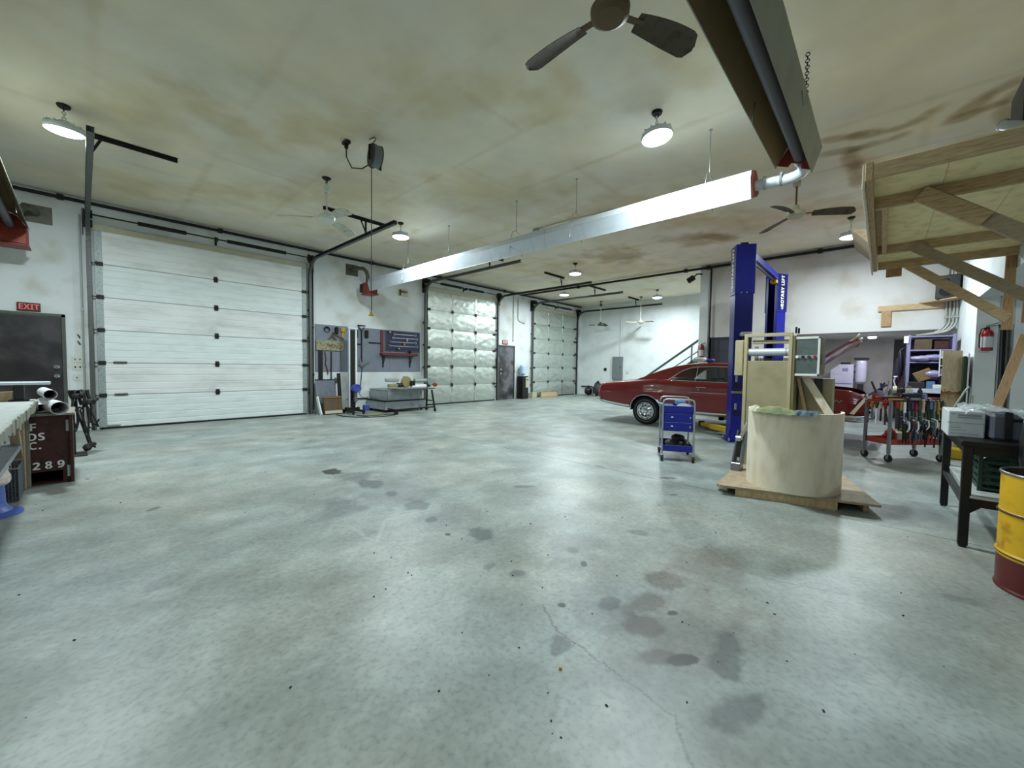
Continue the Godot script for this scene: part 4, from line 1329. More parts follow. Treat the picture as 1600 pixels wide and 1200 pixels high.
	b.torus(V(-5.85, 0.34, 0.58), V(0.3, 0.3, 1), 0.12, 0.022, 22, 8)
	b.torus(V(-5.87, 0.33, 0.62), V(0.1, 0.4, 1), 0.13, 0.022, 22, 8)
	b.torus(V(-5.84, 0.30, 0.66), V(-0.2, 0.2, 1), 0.14, 0.022, 22, 8)
	b.blob(V(-5.87, 0.12, 0.61), V(0.16, 0.1, 0.14), null, 0.2)
	solo(b, "hose_coil", "bin_grey", "coil of dark hose lying in the wire basket", "hose", "", V(-5.85, 0.02, 0.6))
	# blue pedestal with a wooden top
	t = thing("pedestal", "blue cast pedestal with a pale octagonal wooden top under the bench", "pedestal", V(-5.3, 0, 0.57))
	b = MB.new()
	b.lathe([Vector2(0.0, 0.0), Vector2(0.205, 0.0), Vector2(0.205, 0.014), Vector2(0.15, 0.035), Vector2(0.12, 0.07), Vector2(0.112, 0.1), Vector2(0.108, 0.26), Vector2(0.0, 0.26)], Vector3.ZERO, Basis.IDENTITY, 28)
	part(b, "base", "stand_blue", t)
	b = MB.new()
	b.lathe([Vector2(0.0, 0.25), Vector2(0.13, 0.25), Vector2(0.15, 0.27), Vector2(0.15, 0.31), Vector2(0.11, 0.41), Vector2(0.0, 0.41)], Vector3.ZERO, Basis(Vector3.UP, 0.4), 8)
	part(b, "top", "stand_top", t)
	# wall plates by the dark door
	for q in [[1.30, "double outlet plate, upper of the plates beside the dark exit door"], [1.16, "double outlet plate with a dark stain, beside the deadbolt of the dark exit door"], [0.97, "single switch plate, lowest beside the dark exit door"]]:
		t = thing("outlet_plate", q[1], "wall plate", V(WX, q[0], 0.06), "wall plates by the dark door")
		b = nb(t)
		b.bx(V(WX, q[0] - 0.055, -0.01 if q[0] > 1.0 else 0.03), V(WX + 0.008, q[0] + 0.055, 0.13 if q[0] > 1.0 else 0.12), 0.003)
		part(b, "plate", "plate", t)
		for z in ([0.03, 0.09] if q[0] > 1.0 else [0.075]):
			b = nb(t)
			b.box(V(WX + 0.01, q[0], z), V(0.008, 0.03, 0.02), 0.002)
			part(b, "socket", "dark_steel" if q[0] > 1.1 and q[0] < 1.2 else "panel_grey", t)
	for y in [1.72, 1.6]:
		b = MB.new(V(WX, y, 0.03))
		b.tube([V(WX + 0.01, y + 0.03, 0.05), V(WX + 0.04, y, 0.03), V(WX + 0.01, y - 0.03, 0.02)], 0.008, 6)
		solo(b, "coat_hook", "black", "small black wall hook, %s of two above the outlet plates" % ("upper" if y > 1.65 else "lower"), "hook", "black wall hooks", V(WX, y, 0.03))
	pipe("conduit", [V(WX + 0.03, 3.9, -0.02), V(WX + 0.03, 0.15, -0.02)], 0.014, "conduit", "grey conduit on the wall between the dark exit door and the white garage door", "conduit", "conduits up the garage wall", [V(WX + 0.03, 2.2, -0.02), V(WX + 0.03, 1.2, -0.02), V(WX + 0.03, 0.4, -0.02)])
	pipe("conduit", [V(WX + 0.03, 3.9, -4.02), V(WX + 0.03, 0.1, -4.02)], 0.014, "dark_steel", "dark conduit on the wall between the white garage door and the tool board", "conduit", "conduits up the garage wall", [V(WX + 0.03, 2.2, -4.02), V(WX + 0.03, 1.0, -4.02)])
	# tool board
	t = thing("tool_board", "long grey painted tool board on the garage wall", "tool board", V(WX, 1.08, -5.65))
	b = nb(t)
	for i in 3:
		b = nb(t)
		b.bx(V(WX, 1.08, -4.07 - i * 1.057 - 1.053), V(WX + 0.02, 2.30, -4.07 - i * 1.057), 0.003)
		part(b, "panel", "peg_grey", t)
	var W = WX + 0.03
	# plank sign
	t = thing("plank_sign", "pale wooden plank sign with faded red script on the tool board", "sign", V(W, 1.62, -4.43))
	b = nb(t)
	b.bx(V(WX + 0.02, 1.63, -4.80), V(WX + 0.06, 1.89, -4.08), 0.006)
	part(b, "plank", "sign_plank", t)
	b = nb(t)
	for s in [[-4.3, -4.73, 1.78], [-4.36, -4.76, 1.73]]:
		var pts = []
		for k in 40:
			var f = k / 39.0
			pts.append(V(WX + 0.063, s[2] + 0.022 * sin(f * 37.0) + 0.012 * sin(f * 15.0) - 0.02 * f, lerp(s[0], s[1], f) + 0.012 * cos(f * 37.0)))
		b.tube(pts, 0.006, 5)
	part(b, "faded_script", "script_red", t)
	var tg = "tools hanging on the grey board"
	crate_box("saw_blade", V(W, 0.86, -4.25), V(W + 0.012, 1.62, -4.14), "dark_steel", "wide dark saw blade hanging under the plank sign", "saw blade", 0.003, tg)
	bar("strap", [V(W + 0.01, 1.6, -4.3), V(W + 0.02, 1.4, -4.33), V(W + 0.02, 1.3, -4.31), V(W + 0.02, 1.15, -4.36), V(W + 0.01, 1.0, -4.38)], 0.014, "red_wood", "dark red strap hanging under the plank sign", "strap", tg)
	bar("pry_bar", [V(W + 0.01, 1.6, -4.47), V(W + 0.015, 1.3, -4.465), V(W + 0.015, 0.86, -4.46)], 0.016, "dark_steel", "long dark pry bar hanging beside the red strap", "pry bar", tg)
	crate_box("steel_rule", V(W, 1.1, -4.77), V(W + 0.006, 1.62, -4.73), "panel_grey", "grey steel rule hanging under the end of the plank sign", "rule", 0.002, tg)
	b = MB.new(V(W, 2.2, -4.35))
	for i in 4: b.torus(V(W + 0.015 + i * 0.004, 2.18 - i * 0.006, -4.36), Vector3.RIGHT, 0.075 - i * 0.006, 0.006, 18, 5)
	solo(b, "wire_coil", "dark_steel", "coil of dark wire at the upper corner of the tool board", "wire coil", tg, V(W, 2.2, -4.35))
	crate_box("tool_holster", V(W, 2.07, -4.65), V(W + 0.06, 2.26, -4.56), "black_soft", "black tool holster beside the wire coil", "holster", 0.02, tg)
	t = thing("yellow_strap_tool", "yellow ratchet strap hung at the top of the tool board", "strap", V(W, 2.05, -4.72), tg)
	b = nb(t)
	b.bx(V(W, 2.14, -4.83), V(W + 0.05, 2.26, -4.72), 0.012)
	part(b, "ratchet", "yellow", t)
	b = nb(t)
	b.bx(V(W, 1.97, -4.80), V(W + 0.02, 2.15, -4.75), 0.004)
	part(b, "webbing", "yellow", t)
	b = MB.new(V(W, 2.0, -4.5))
	b.beam(V(W + 0.02, 1.93, -4.42), V(W + 0.02, 2.1, -4.52), 0.02, 0.03)
	b.beam(V(W + 0.02, 2.1, -4.5), V(W + 0.02, 1.95, -4.8), 0.02, 0.035)
	b.beam(V(W + 0.02, 2.02, -4.5), V(W + 0.02, 1.92, -4.6), 0.02, 0.05)
	solo(b, "wooden_clamp", "card_dark", "brown wooden clamp resting above the plank sign", "clamp", tg, V(W, 2.0, -4.5))
	t = thing("shovel", "shovel with a D handle hanging on the tool board beside the mast", "shovel", V(W, 1.2, -5.3), tg)
	b = nb(t)
	b.tube([V(W + 0.02, 2.36, -5.19), V(W + 0.02, 2.36, -5.41), V(W + 0.02, 2.24, -5.33), V(W + 0.02, 2.2, -5.31)], 0.014, 6)
	b.tube([V(W + 0.02, 2.36, -5.19), V(W + 0.02, 2.24, -5.27), V(W + 0.02, 2.2, -5.3)], 0.014, 6)
	part(b, "grip", "dark_steel", t)
	b = nb(t)
	b.cyl(V(W + 0.02, 2.22, -5.3), V(W + 0.02, 1.35, -5.3), 0.018, -1, 8)
	part(b, "shaft", "dark_steel", t)
	b = nb(t)
	b.prism([Vector2(-0.06, 0.1), Vector2(0.06, 0.1), Vector2(0.07, -0.05), Vector2(0.0, -0.16), Vector2(-0.07, -0.05)], V(W + 0.02, 1.32, -5.3), Basis(V(0, 0, -1), V(0, 1, 0), V(1, 0, 0)), 0.006)
	part(b, "blade", "steel_tool", t)
	for q in [[-5.13, "black work glove"], [-5.44, "black welding glove"]]:
		crate_box("glove", V(W, 2.02, q[0] - 0.06), V(W + 0.05, 2.24, q[0] + 0.05), "black_soft", q[1] + " hanging beside the shovel grip", "glove", 0.02, tg)
	bar("bolt_cutter", [V(W + 0.03, 1.28, -5.22), V(W + 0.03, 1.2, -5.3), V(W + 0.03, 1.36, -5.52)], 0.013, "steel_tool", "pair of steel pliers crossing the shovel blade", "pliers", tg)
	bar("steel_rod", [V(W + 0.03, 1.2, -5.31), V(W + 0.03, 0.8, -5.27), V(W + 0.02, 0.48, -5.24)], 0.013, "dark_steel", "thin dark rod hanging below the shovel", "rod", tg)
	bar("level_bar", [V(W + 0.02, 1.85, -5.0), V(W + 0.02, 1.84, -5.27)], 0.014, "dark_steel", "short dark bar fixed between the mast and the shovel", "bar", tg)
	bar("tee_bar", [V(W + 0.02, 1.9, -5.52), V(W + 0.02, 1.9, -5.86)], 0.015, "dark_steel", "horizontal dark bar beside the red lath", "bar", tg)
	crate_box("red_lath", V(WX + 0.02, 1.66, -5.97), V(WX + 0.05, 2.28, -5.88), "red_wood", "upright red lath beside the blue wrench board", "lath", 0.004, tg)
	# red shelf
	t = thing("tool_shelf", "narrow red wooden shelf under the blue wrench board", "shelf", V(WX, 1.53, -6.5))
	b = nb(t)
	b.bx(V(WX + 0.02, 1.55, -7.06), V(WX + 0.17, 1.63, -5.86), 0.006)
	part(b, "board", "red_wood", t)
	for z in [-5.96, -6.86]:
		b = nb(t)
		b.bx(V(WX + 0.02, 1.2, z - 0.02), V(WX + 0.04, 1.56, z + 0.02), 0.003)
		b.beam(V(WX + 0.04, 1.3, z), V(WX + 0.15, 1.54, z), 0.02, 0.015)
		part(b, "bracket", "dark_steel", t)
	# blue wrench board
	t = thing("wrench_board", "blue wrench board with pale outlines above the red shelf", "tool board", V(WX, 1.70, -6.6))
	b = nb(t)
	b.bx(V(WX + 0.02, 1.70, -7.2), V(WX + 0.035, 2.28, -6.03), 0.003)
	part(b, "panel", "blue_board", t)
	b = nb(t)
	b.bx(V(WX + 0.02, 1.68, -6.05), V(WX + 0.045, 2.29, -6.02), 0.002)
	b.bx(V(WX + 0.02, 1.68, -7.2), V(WX + 0.045, 1.70, -6.03), 0.002)
	part(b, "frame", "frame_green", t)
	var k = 0
	for y in [2.19, 2.08, 1.96, 1.84]:
		t = thing("wrench", "combination wrench on the blue board, number %s from its top" % ["one", "two", "three", "four"][k], "wrench", V(WX + 0.04, y, -6.6), "wrenches on the blue board")
		b = nb(t)
		var za = -6.36 + (0.05 if k % 2 else 0.0) + (0.14 if k >= 2 else 0.0); var zb = -7.02 - (0.05 if k % 2 else 0.0)
		b.bx(V(WX + 0.036, y - 0.013, zb), V(WX + 0.05, y + 0.013, za), 0.004)
		part(b, "shank", "silver", t)
		b = nb(t)
		b.torus(V(WX + 0.045, y, za + 0.03), Vector3.RIGHT, 0.028, 0.011, 14, 6)
		part(b, "ring_end", "brass" if k >= 2 else "silver", t)
		b = nb(t)
		b.torus(V(WX + 0.045, y, zb - 0.03), Vector3.RIGHT, 0.03, 0.011, 12, 6, 0.6, TAU - 0.6)
		part(b, "open_end", "silver", t)
		k += 1
	for q in [[V(WX + 0.05, 2.24, -6.17), "yellow", "yellow tape roll at the corner of the blue wrench board"], [V(WX + 0.05, 2.02, -6.74), "steel_tool", "small steel vise grip in the middle of the blue wrench board"], [V(WX + 0.05, 1.9, -6.64), "brass", "brass fitting between the lower wrenches on the blue board"], [V(WX + 0.06, 1.68, -6.85), "dark_steel", "dark clamp head standing on the red shelf"], [V(WX + 0.05, 1.76, -6.45), "steel_tool", "thin steel punch along the foot of the blue board"]]:
		b = MB.new(q[0])
		b.lathe([Vector2(0.0, -0.03), Vector2(0.035, -0.03), Vector2(0.045, 0.0), Vector2(0.03, 0.03), Vector2(0.0, 0.035)], q[0], Basis(V(0, 1, 0), V(1, 0, 0), V(0, 0, -1)), 10)
		solo(b, "small_tool", q[1], q[2], "tool", "", q[0])
	# vent plate above the blue board
	t = thing("vent_plate", "small bracketed vent plate under the silver heater", "vent", V(WX, 3.35, -6.63))
	b = nb(t)
	b.bx(V(WX, 3.35, -6.8), V(WX + 0.01, 3.55, -6.47), 0.003)
	part(b, "plate", "cream_paint", t)
	b = nb(t)
	b.bx(V(WX + 0.01, 3.46, -6.74), V(WX + 0.09, 3.49, -6.52), 0.003)
	b.bx(V(WX + 0.01, 3.36, -6.54), V(WX + 0.06, 3.54, -6.51), 0.003)
	part(b, "bracket", "hub_brown", t)
	# outlet below the board
	t = thing("outlet_box", "grey outlet box on the wall under the tool board", "outlet", V(WX, 0.8, -4.62))
	b = nb(t)
	b.bx(V(WX, 0.79, -4.68), V(WX + 0.05, 0.92, -4.56), 0.006)
	part(b, "box", "panel_grey", t)
	b = nb(t)
	b.bx(V(WX + 0.05, 0.82, -4.64), V(WX + 0.055, 0.89, -4.60), 0.002)
	part(b, "socket", "black", t)
	pipe("conduit", [V(WX + 0.03, 0.33, -4.9), V(WX + 0.03, 0.33, -5.5)], 0.016, "dark_steel", "dark conduit low on the wall between the mast and the steel trays", "conduit", "conduits up the garage wall")
	# leaning sheets
	t = thing("leaning_sheet", "grey steel sheet leaning on the wall below the saw blade", "sheet", V(-10.45, 0, -4.2))
	b = nb(t)
	b.box(V(-10.52, 0.44, -4.27), V(0.012, 0.88, 0.50), 0.003, Basis(Vector3.BACK, 0.14))
	part(b, "sheet", "grey_sheet", t)
	b = nb(t)
	b.cyl(V(-10.57, 0.87, -4.02), V(-10.57, 0.87, -4.52), 0.012, -1, 8)
	part(b, "top_rail", "dark_steel", t)
	t = thing("leaning_carton", "brown cardboard carton leaning in front of the grey steel sheet", "carton", V(-10.2, 0, -4.33))
	var B = Basis(Vector3.BACK, 0.24)
	b = nb(t)
	b.box(V(-10.26, 0.23, -4.33), V(0.07, 0.46, 0.46), 0.006, B)
	part(b, "carton", "card_dark", t)
	b = nb(t)
	b.box(V(-10.19, 0.06, -4.33), V(0.02, 0.08, 0.44), 0.004, B)
	part(b, "pale_strip", "cream_paint", t)
	b = nb(t)
	b.box(V(-10.29, 0.42, -4.33), V(0.085, 0.03, 0.47), 0.004, B)
	part(b, "flap", "card", t)
	b = MB.new(V(-10.34, 0, -4.56))
	b.cyl(V(-10.34, 0.0, -4.57), V(-10.42, 1.04, -4.55), 0.045, -1, 14)
	solo(b, "steel_pipe", "black", "fat dark pipe standing between the carton and the mast", "pipe", "", V(-10.34, 0, -4.56))
	b = MB.new(V(-10.25, 0, -4.02))
	b.beam(V(-10.22, 0.0, -4.03), V(-10.4, 0.45, -4.0), 0.03, 0.07)
	solo(b, "white_batten", "white_paint", "short white painted batten leaning beside the cardboard carton", "batten", "", V(-10.25, 0, -4.02))
	# mast lift
	t = thing("mast_lift", "tall mast lift with pale channels and blue drive parts by the tool board", "mast lift", V(-10.05, 0, -4.8))
	for z in [-4.69, -4.87]:
		b = nb(t)
		b.bx(V(-10.14, 0.1, z - 0.02), V(-10.08, 2.2, z + 0.02), 0.004)
		part(b, "channel", "white_paint" if z < -4.8 else "bright_galv", t)
	b = nb(t)
	b.bx(V(-10.13, 0.12, -4.85), V(-10.11, 2.16, -4.72))
	part(b, "inner_track", "dark_steel", t)
	b = nb(t)
	b.bx(V(-10.16, 2.18, -4.91), V(-10.06, 2.24, -4.65), 0.01)
	part(b, "mast_head", "bright_galv", t)
	b = nb(t)
	b.bx(V(-10.35, 0.05, -4.95), V(-9.75, 0.1, -4.88), 0.006)
	b.bx(V(-10.35, 0.05, -4.68), V(-9.75, 0.1, -4.61), 0.006)
	b.bx(V(-10.2, 0.06, -4.95), V(-10.05, 0.16, -4.61), 0.006)
	part(b, "base_frame", "dark_steel", t)
	for q in [V(-9.78, 0.035, -4.915), V(-9.78, 0.035, -4.645), V(-10.32, 0.035, -4.915), V(-10.32, 0.035, -4.645)]:
		b = nb(t)
		b.cyl(q - V(0, 0, 0.018), q + V(0, 0, 0.018), 0.035, -1, 14)
		part(b, "wheel", "rubber", t)
	b = nb(t)
	b.cyl(V(-10.06, 0.66, -4.82), V(-9.92, 0.66, -4.82), 0.11, -1, 18)
	b.torus(V(-9.92, 0.66, -4.82), Vector3.RIGHT, 0.09, 0.015, 18, 6)
	part(b, "winch_drum", "plastic_blue", t)
	b = nb(t)
	b.tube([V(-9.92, 0.66, -4.82), V(-9.9, 0.5, -4.88), V(-9.88, 0.42, -4.92), V(-9.84, 0.42, -4.96)], 0.012, 6)
	b.bx(V(-10.1, 0.3, -4.78), V(-10.0, 0.62, -4.86), 0.006)
	part(b, "crank", "steel_tool", t)
	b = nb(t)
	b.bx(V(-9.82, 0.1, -5.02), V(-9.66, 0.24, -4.90), 0.02)
	part(b, "battery_box", "plastic_blue", t)
	# galvanised trays
	for q in [[V(-10.62, 0.07, -6.72), V(-9.62, 0.30, -5.42), "lower galvanised steel tray standing on small wheels below the band saw", 0.0], [V(-10.6, 0.31, -6.62), V(-9.66, 0.60, -5.52), "upper galvanised steel tray stacked under the band saw", 0.0]]:
		t = thing("steel_tray", q[2], "tray", V((q[0].x + q[1].x) / 2, q[0].y, (q[0].z + q[1].z) / 2), "stacked steel trays")
		var a = q[0]; var c = q[1]
		b = nb(t)
		b.bx(a, V(c.x, a.y + 0.01, c.z))
		for w in [[V(a.x, a.y, a.z), V(c.x, c.y, a.z + 0.01)], [V(a.x, a.y, c.z - 0.01), V(c.x, c.y, c.z)], [V(a.x, a.y, a.z), V(a.x + 0.01, c.y, c.z)], [V(c.x - 0.01, a.y, a.z), V(c.x, c.y, c.z)]]: b.bx(w[0], w[1], 0.002)
		part(b, "pan", "galv", t)
		b = nb(t)
		for w in [[V(a.x, c.y, a.z), V(c.x, c.y, a.z)], [V(a.x, c.y, c.z), V(c.x, c.y, c.z)], [V(a.x, c.y, a.z), V(a.x, c.y, c.z)], [V(c.x, c.y, a.z), V(c.x, c.y, c.z)]]: b.cyl(w[0], w[1], 0.014, -1, 8)
		part(b, "rolled_rim", "dark_steel" if a.y < 0.1 else "galv", t)
		if a.y < 0.1:
			for p in [V(-9.68, 0.035, -5.5), V(-9.68, 0.035, -6.6), V(-10.5, 0.035, -5.5), V(-10.5, 0.035, -6.6)]:
				b = nb(t)
				b.cyl(p - V(0, 0, 0.02), p + V(0, 0, 0.02), 0.035, -1, 12)
				part(b, "wheel", "rubber", t)
	# band saw
	t = thing("band_saw", "beige and grey band saw on a wheeled stand in front of the steel trays", "band saw", V(-9.3, 0, -6.0))
	b = nb(t)
	b.bx(V(-9.36, 0.84, -5.62), V(-9.22, 0.93, -5.26), 0.02)
	part(b, "rear_arm", "stile", t)
	b = nb(t)
	b.bx(V(-9.36, 0.70, -5.62), V(-9.22, 0.78, -5.34), 0.015)
	part(b, "motor_base", "beige_saw", t)
	b = nb(t)
	b.cyl(V(-9.36, 0.83, -5.88), V(-9.27, 0.83, -5.88), 0.14, -1, 24)
	b.bx(V(-9.36, 0.68, -5.93), V(-9.28, 0.98, -5.8), 0.012)
	part(b, "wheel_guard", "beige_saw", t)
	b = nb(t)
	b.cyl(V(-9.26, 0.75, -5.72), V(-9.26, 0.75, -5.58), 0.06, -1, 14)
	b.bx(V(-9.4, 0.72, -6.1), V(-9.2, 0.86, -5.95), 0.02)
	part(b, "gear_case", "black", t)
	b = nb(t)
	b.cyl(V(-9.3, 0.86, -6.12), V(-9.3, 0.86, -6.5), 0.06, 0.055, 16)
	part(b, "bow", "stile", t)
	b = nb(t)
	b.cyl(V(-9.26, 0.7, -6.0), V(-9.26, 0.7, -6.45), 0.06, -1, 16)
	part(b, "motor", "paper_tube", t)
	b = nb(t)
	b.bx(V(-9.8, 0.62, -6.75), V(-9.2, 0.65, -5.6), 0.006)
	part(b, "bed", "steel_tool", t)
	b = nb(t)
	b.cyl(V(-9.34, 0.83, -6.65), V(-9.27, 0.83, -6.65), 0.11, -1, 20)
	b.bx(V(-9.36, 0.72, -6.78), V(-9.25, 0.92, -6.6), 0.015)
	part(b, "front_wheel_guard", "stile", t)
	b = nb(t)
	b.cyl(V(-9.2, 0.74, -6.7), V(-9.12, 0.74, -6.7), 0.05, -1, 14)
	part(b, "hand_wheel", "burner_red", t)
	for q in [[V(-9.2, 0.6, -6.62), V(-9.1, 0.05, -6.66)], [V(-9.42, 0.6, -6.62), V(-9.5, 0.05, -6.66)]]:
		b = nb(t)
		b.beam(q[0], q[1], 0.04, 0.04)
		part(b, "leg", "dark_steel", t)
		b = nb(t)
		b.cyl(q[1] + V(-0.015, -0.01, 0), q[1] + V(0.015, -0.01, 0), 0.04, -1, 14)
		part(b, "wheel", "rubber", t)
	b = nb(t)
	b.beam(V(-9.12, 0.12, -5.42), V(-9.1, 0.13, -6.64), 0.03, 0.035)
	b.cyl(V(-9.16, 0.045, -5.46), V(-9.08, 0.045, -5.46), 0.045, -1, 12)
	b.beam(V(-9.12, 0.12, -5.45), V(-9.5, 0.12, -5.45), 0.03, 0.035)
	b.beam(V(-9.2, 0.3, -6.62), V(-9.42, 0.3, -6.62), 0.03, 0.03)
	part(b, "stretcher", "dark_steel", t)
	# hose on the floor
	bar("air_hose", [V(-9.97, 0.012, -4.3), V(-9.6, 0.012, -4.3), V(-9.25, 0.012, -4.42), V(-9.0, 0.012, -4.7), V(-8.95, 0.012, -5.1), V(-9.0, 0.012, -5.35), V(-9.15, 0.012, -5.46), V(-9.3, 0.012, -5.3), V(-9.3, 0.012, -4.9)], 0.012, "hose_black", "thin dark air hose looped on the floor in front of the mast lift", "hose")
	bar("sash_cord", [V(-9.36, 0.02, -4.68), V(-9.22, 0.02, -4.95), V(-9.28, 0.02, -5.2)], 0.02, "hose_olive", "short olive yellow hose length beside the dark air hose", "hose")
	bar("steel_strip", [V(-9.55, 0.02, -4.62), V(-9.35, 0.02, -4.66), V(-9.2, 0.02, -4.75)], 0.016, "frame_green", "bent green steel offcut on the floor by the mast lift", "offcut")

# ---------------------------------------------------------------- far corner and back wall
func extinguisher(at, face, label, s := 1.0): # face: direction out of the wall
	var t = thing("fire_extinguisher", label, "extinguisher", at, "fire extinguishers")
	t.basis = Basis(Vector3.UP, atan2(face.x, face.z))
	var b = MB.new()
	b.lathe([Vector2(0.0, 0.0), Vector2(0.06 * s, 0.0), Vector2(0.065 * s, 0.01), Vector2(0.065 * s, 0.27 * s), Vector2(0.05 * s, 0.31 * s), Vector2(0.022 * s, 0.33 * s), Vector2(0.0, 0.335 * s)], V(0, 0, 0.08), Basis.IDENTITY, 22)
	part(b, "cylinder", "ext_red", t)
	b = MB.new()
	b.lathe([Vector2(0.066 * s, 0.05 * s), Vector2(0.066 * s, 0.22 * s)], V(0, 0, 0.08), Basis.IDENTITY, 22)
	part(b, "label_band", "ext_label", t)
	b = MB.new()
	b.cyl(V(0, 0.33 * s, 0.08), V(0, 0.37 * s, 0.08), 0.018, -1, 10)
	b.beam(V(-0.02, 0.37 * s, 0.08), V(0.11, 0.40 * s, 0.10), 0.018, 0.01)
	b.beam(V(-0.02, 0.385 * s, 0.08), V(0.1, 0.43 * s, 0.09), 0.018, 0.01)
	part(b, "handle", "black", t)
	b = MB.new()
	b.tube([V(-0.02, 0.36 * s, 0.08), V(-0.07, 0.34 * s, 0.1), V(-0.085, 0.25 * s, 0.11), V(-0.085, 0.1 * s, 0.11), V(-0.08, 0.04 * s, 0.11)], 0.009, 6)
	part(b, "hose", "black", t)
	b = MB.new()
	b.box(V(0, 0.22 * s, 0.008), V(0.06, 0.3 * s, 0.015), 0.003)
	part(b, "bracket", "dark_steel", t)

func make_far_side():
	var t; var b
	pipe("conduit", [V(WX + 0.03, 4.05, -11.53), V(WX + 0.03, 2.25, -11.53)], 0.014, "conduit", "grey conduit down the wall above the grey exit door", "conduit", "conduits up the garage wall", [V(WX + 0.03, 2.3, -11.53), V(WX + 0.03, 3.4, -11.53)])
	pipe("conduit", [V(WX + 0.03, 4.0, -11.8), V(WX + 0.03, 3.1, -11.8), V(WX + 0.03, 3.03, -12.15)], 0.016, "conduit", "bent grey conduit between the grey exit door and the corner foil door", "conduit", "conduits up the garage wall", [V(WX + 0.03, 3.03, -12.17)])
	pipe("conduit", [V(WX + 0.03, 3.55, -10.68), V(WX + 0.03, 0.3, -10.68)], 0.014, "conduit", "grey conduit between the foil door track and the grey exit door", "conduit", "conduits up the garage wall")
	# water cooler
	t = thing("water_cooler", "black water cooler with a cream panel and a blue bottle", "water cooler", V(-10.5, 0, -11.93))
	b = nb(t)
	b.bx(V(-10.66, 0, -12.12), V(-10.34, 0.9, -11.76), 0.02)
	part(b, "cabinet", "black", t)
	b = nb(t)
	b.bx(V(-10.34, 0.45, -12.1), V(-10.325, 0.86, -11.93), 0.006)
	part(b, "front_panel", "cream_paint", t)
	b = nb(t)
	b.bx(V(-10.35, 0.75, -12.06), V(-10.30, 0.79, -12.03), 0.006)
	b.bx(V(-10.35, 0.75, -11.99), V(-10.30, 0.79, -11.96), 0.006)
	part(b, "tap", "black", t)
	b = nb(t)
	b.lathe([Vector2(0.0, 0.9), Vector2(0.06, 0.9), Vector2(0.06, 0.95), Vector2(0.13, 1.0), Vector2(0.135, 1.1), Vector2(0.128, 1.12), Vector2(0.135, 1.14), Vector2(0.135, 1.28), Vector2(0.11, 1.34), Vector2(0.0, 1.35)], V(-10.5, 0, -11.93), Basis.IDENTITY, 22)
	part(b, "bottle", "bottle_blue", t)
	crate_box("cardboard_box", V(-10.66, 0.0, -12.78), V(-10.45, 0.22, -12.5), "cream_paint", "small pale carton on the floor between the cooler and the corner foil door", "carton")
	b = MB.new(V(-10.5, 0, -13.7))
	b.box(V(-10.52, 0.1, -13.7), V(0.03, 0.19, 1.15), 0.004, Basis(Vector3.BACK, 0.12))
	solo(b, "wood_plank", "lumber_z", "short wooden plank set on edge against the corner foil door", "plank", "", V(-10.5, 0, -13.7))
	for z in [-13.12, -14.28]:
		crate_box("wood_stake", V(-10.55, 0.0, z - 0.02), V(-10.5, 0.24, z + 0.02), "beige_saw", "yellow stake at the plank's end %s the water cooler" % ("facing" if z > -13.5 else "away from"), "stake", 0.004, "stakes at the plank")
	t = thing("door_card", "orange notice card hanging beside the grey exit door", "card", V(WX, 1.3, -10.7))
	b = nb(t)
	b.bx(V(WX + 0.05, 1.42, -10.715), V(WX + 0.06, 1.62, -10.635), 0.002)
	part(b, "upper_card", "cream_paint", t)
	b = nb(t)
	b.bx(V(WX + 0.05, 1.30, -10.715), V(WX + 0.06, 1.41, -10.635), 0.002)
	part(b, "lower_card", "clamp_orange", t)
	crate_box("switch_plate", V(WX, 1.05, -11.75), V(WX + 0.02, 1.16, -11.68), "plate", "pale switch plate between the grey exit door and the water cooler", "wall plate", 0.004)
	# electrical panel on back wall
	var zb = -16.4
	t = thing("electrical_panel", "grey electrical panel on the pale back wall", "electrical panel", V(-8.73, 0.75, zb))
	b = nb(t)
	b.bx(V(-8.97, 0.75, zb), V(-8.49, 1.78, zb + 0.1), 0.006)
	part(b, "cabinet", "panel_grey", t)
	b = nb(t)
	b.bx(V(-8.95, 0.78, zb + 0.1), V(-8.51, 1.75, zb + 0.112), 0.004)
	part(b, "door", "panel_grey", t)
	b = nb(t)
	b.box(V(-8.56, 1.3, zb + 0.12), V(0.03, 0.06, 0.02), 0.004)
	part(b, "latch", "black", t)
	pipe("conduit", [V(-8.6, 1.78, zb + 0.04), V(-8.6, 4.1, zb + 0.04)], 0.02, "wall_far", "white painted conduit rising from the electrical panel", "conduit")
	crate_box("switch_box", V(-9.42, 1.14, zb), V(-9.3, 1.27, zb + 0.05), "dark_steel", "dark switch box on the back wall beside the electrical panel", "switch", 0.006)
	crate_box("switch_box", V(-8.3, 1.06, zb), V(-8.2, 1.18, zb + 0.04), "plate", "pale switch plate on the back wall at the panel's latch side", "switch", 0.006)
	t = thing("low_pipe", "low bent dark pipe along the back wall by the corner", "pipe", V(-10.5, 0, -16.3))
	b = nb(t)
	b.tube([V(-10.6, 0.38, -16.34), V(-10.0, 0.38, -16.34), V(-9.95, 0.34, -16.34), V(-9.94, 0.05, -16.34)], 0.03, 8)
	part(b, "run", "dark_steel", t)
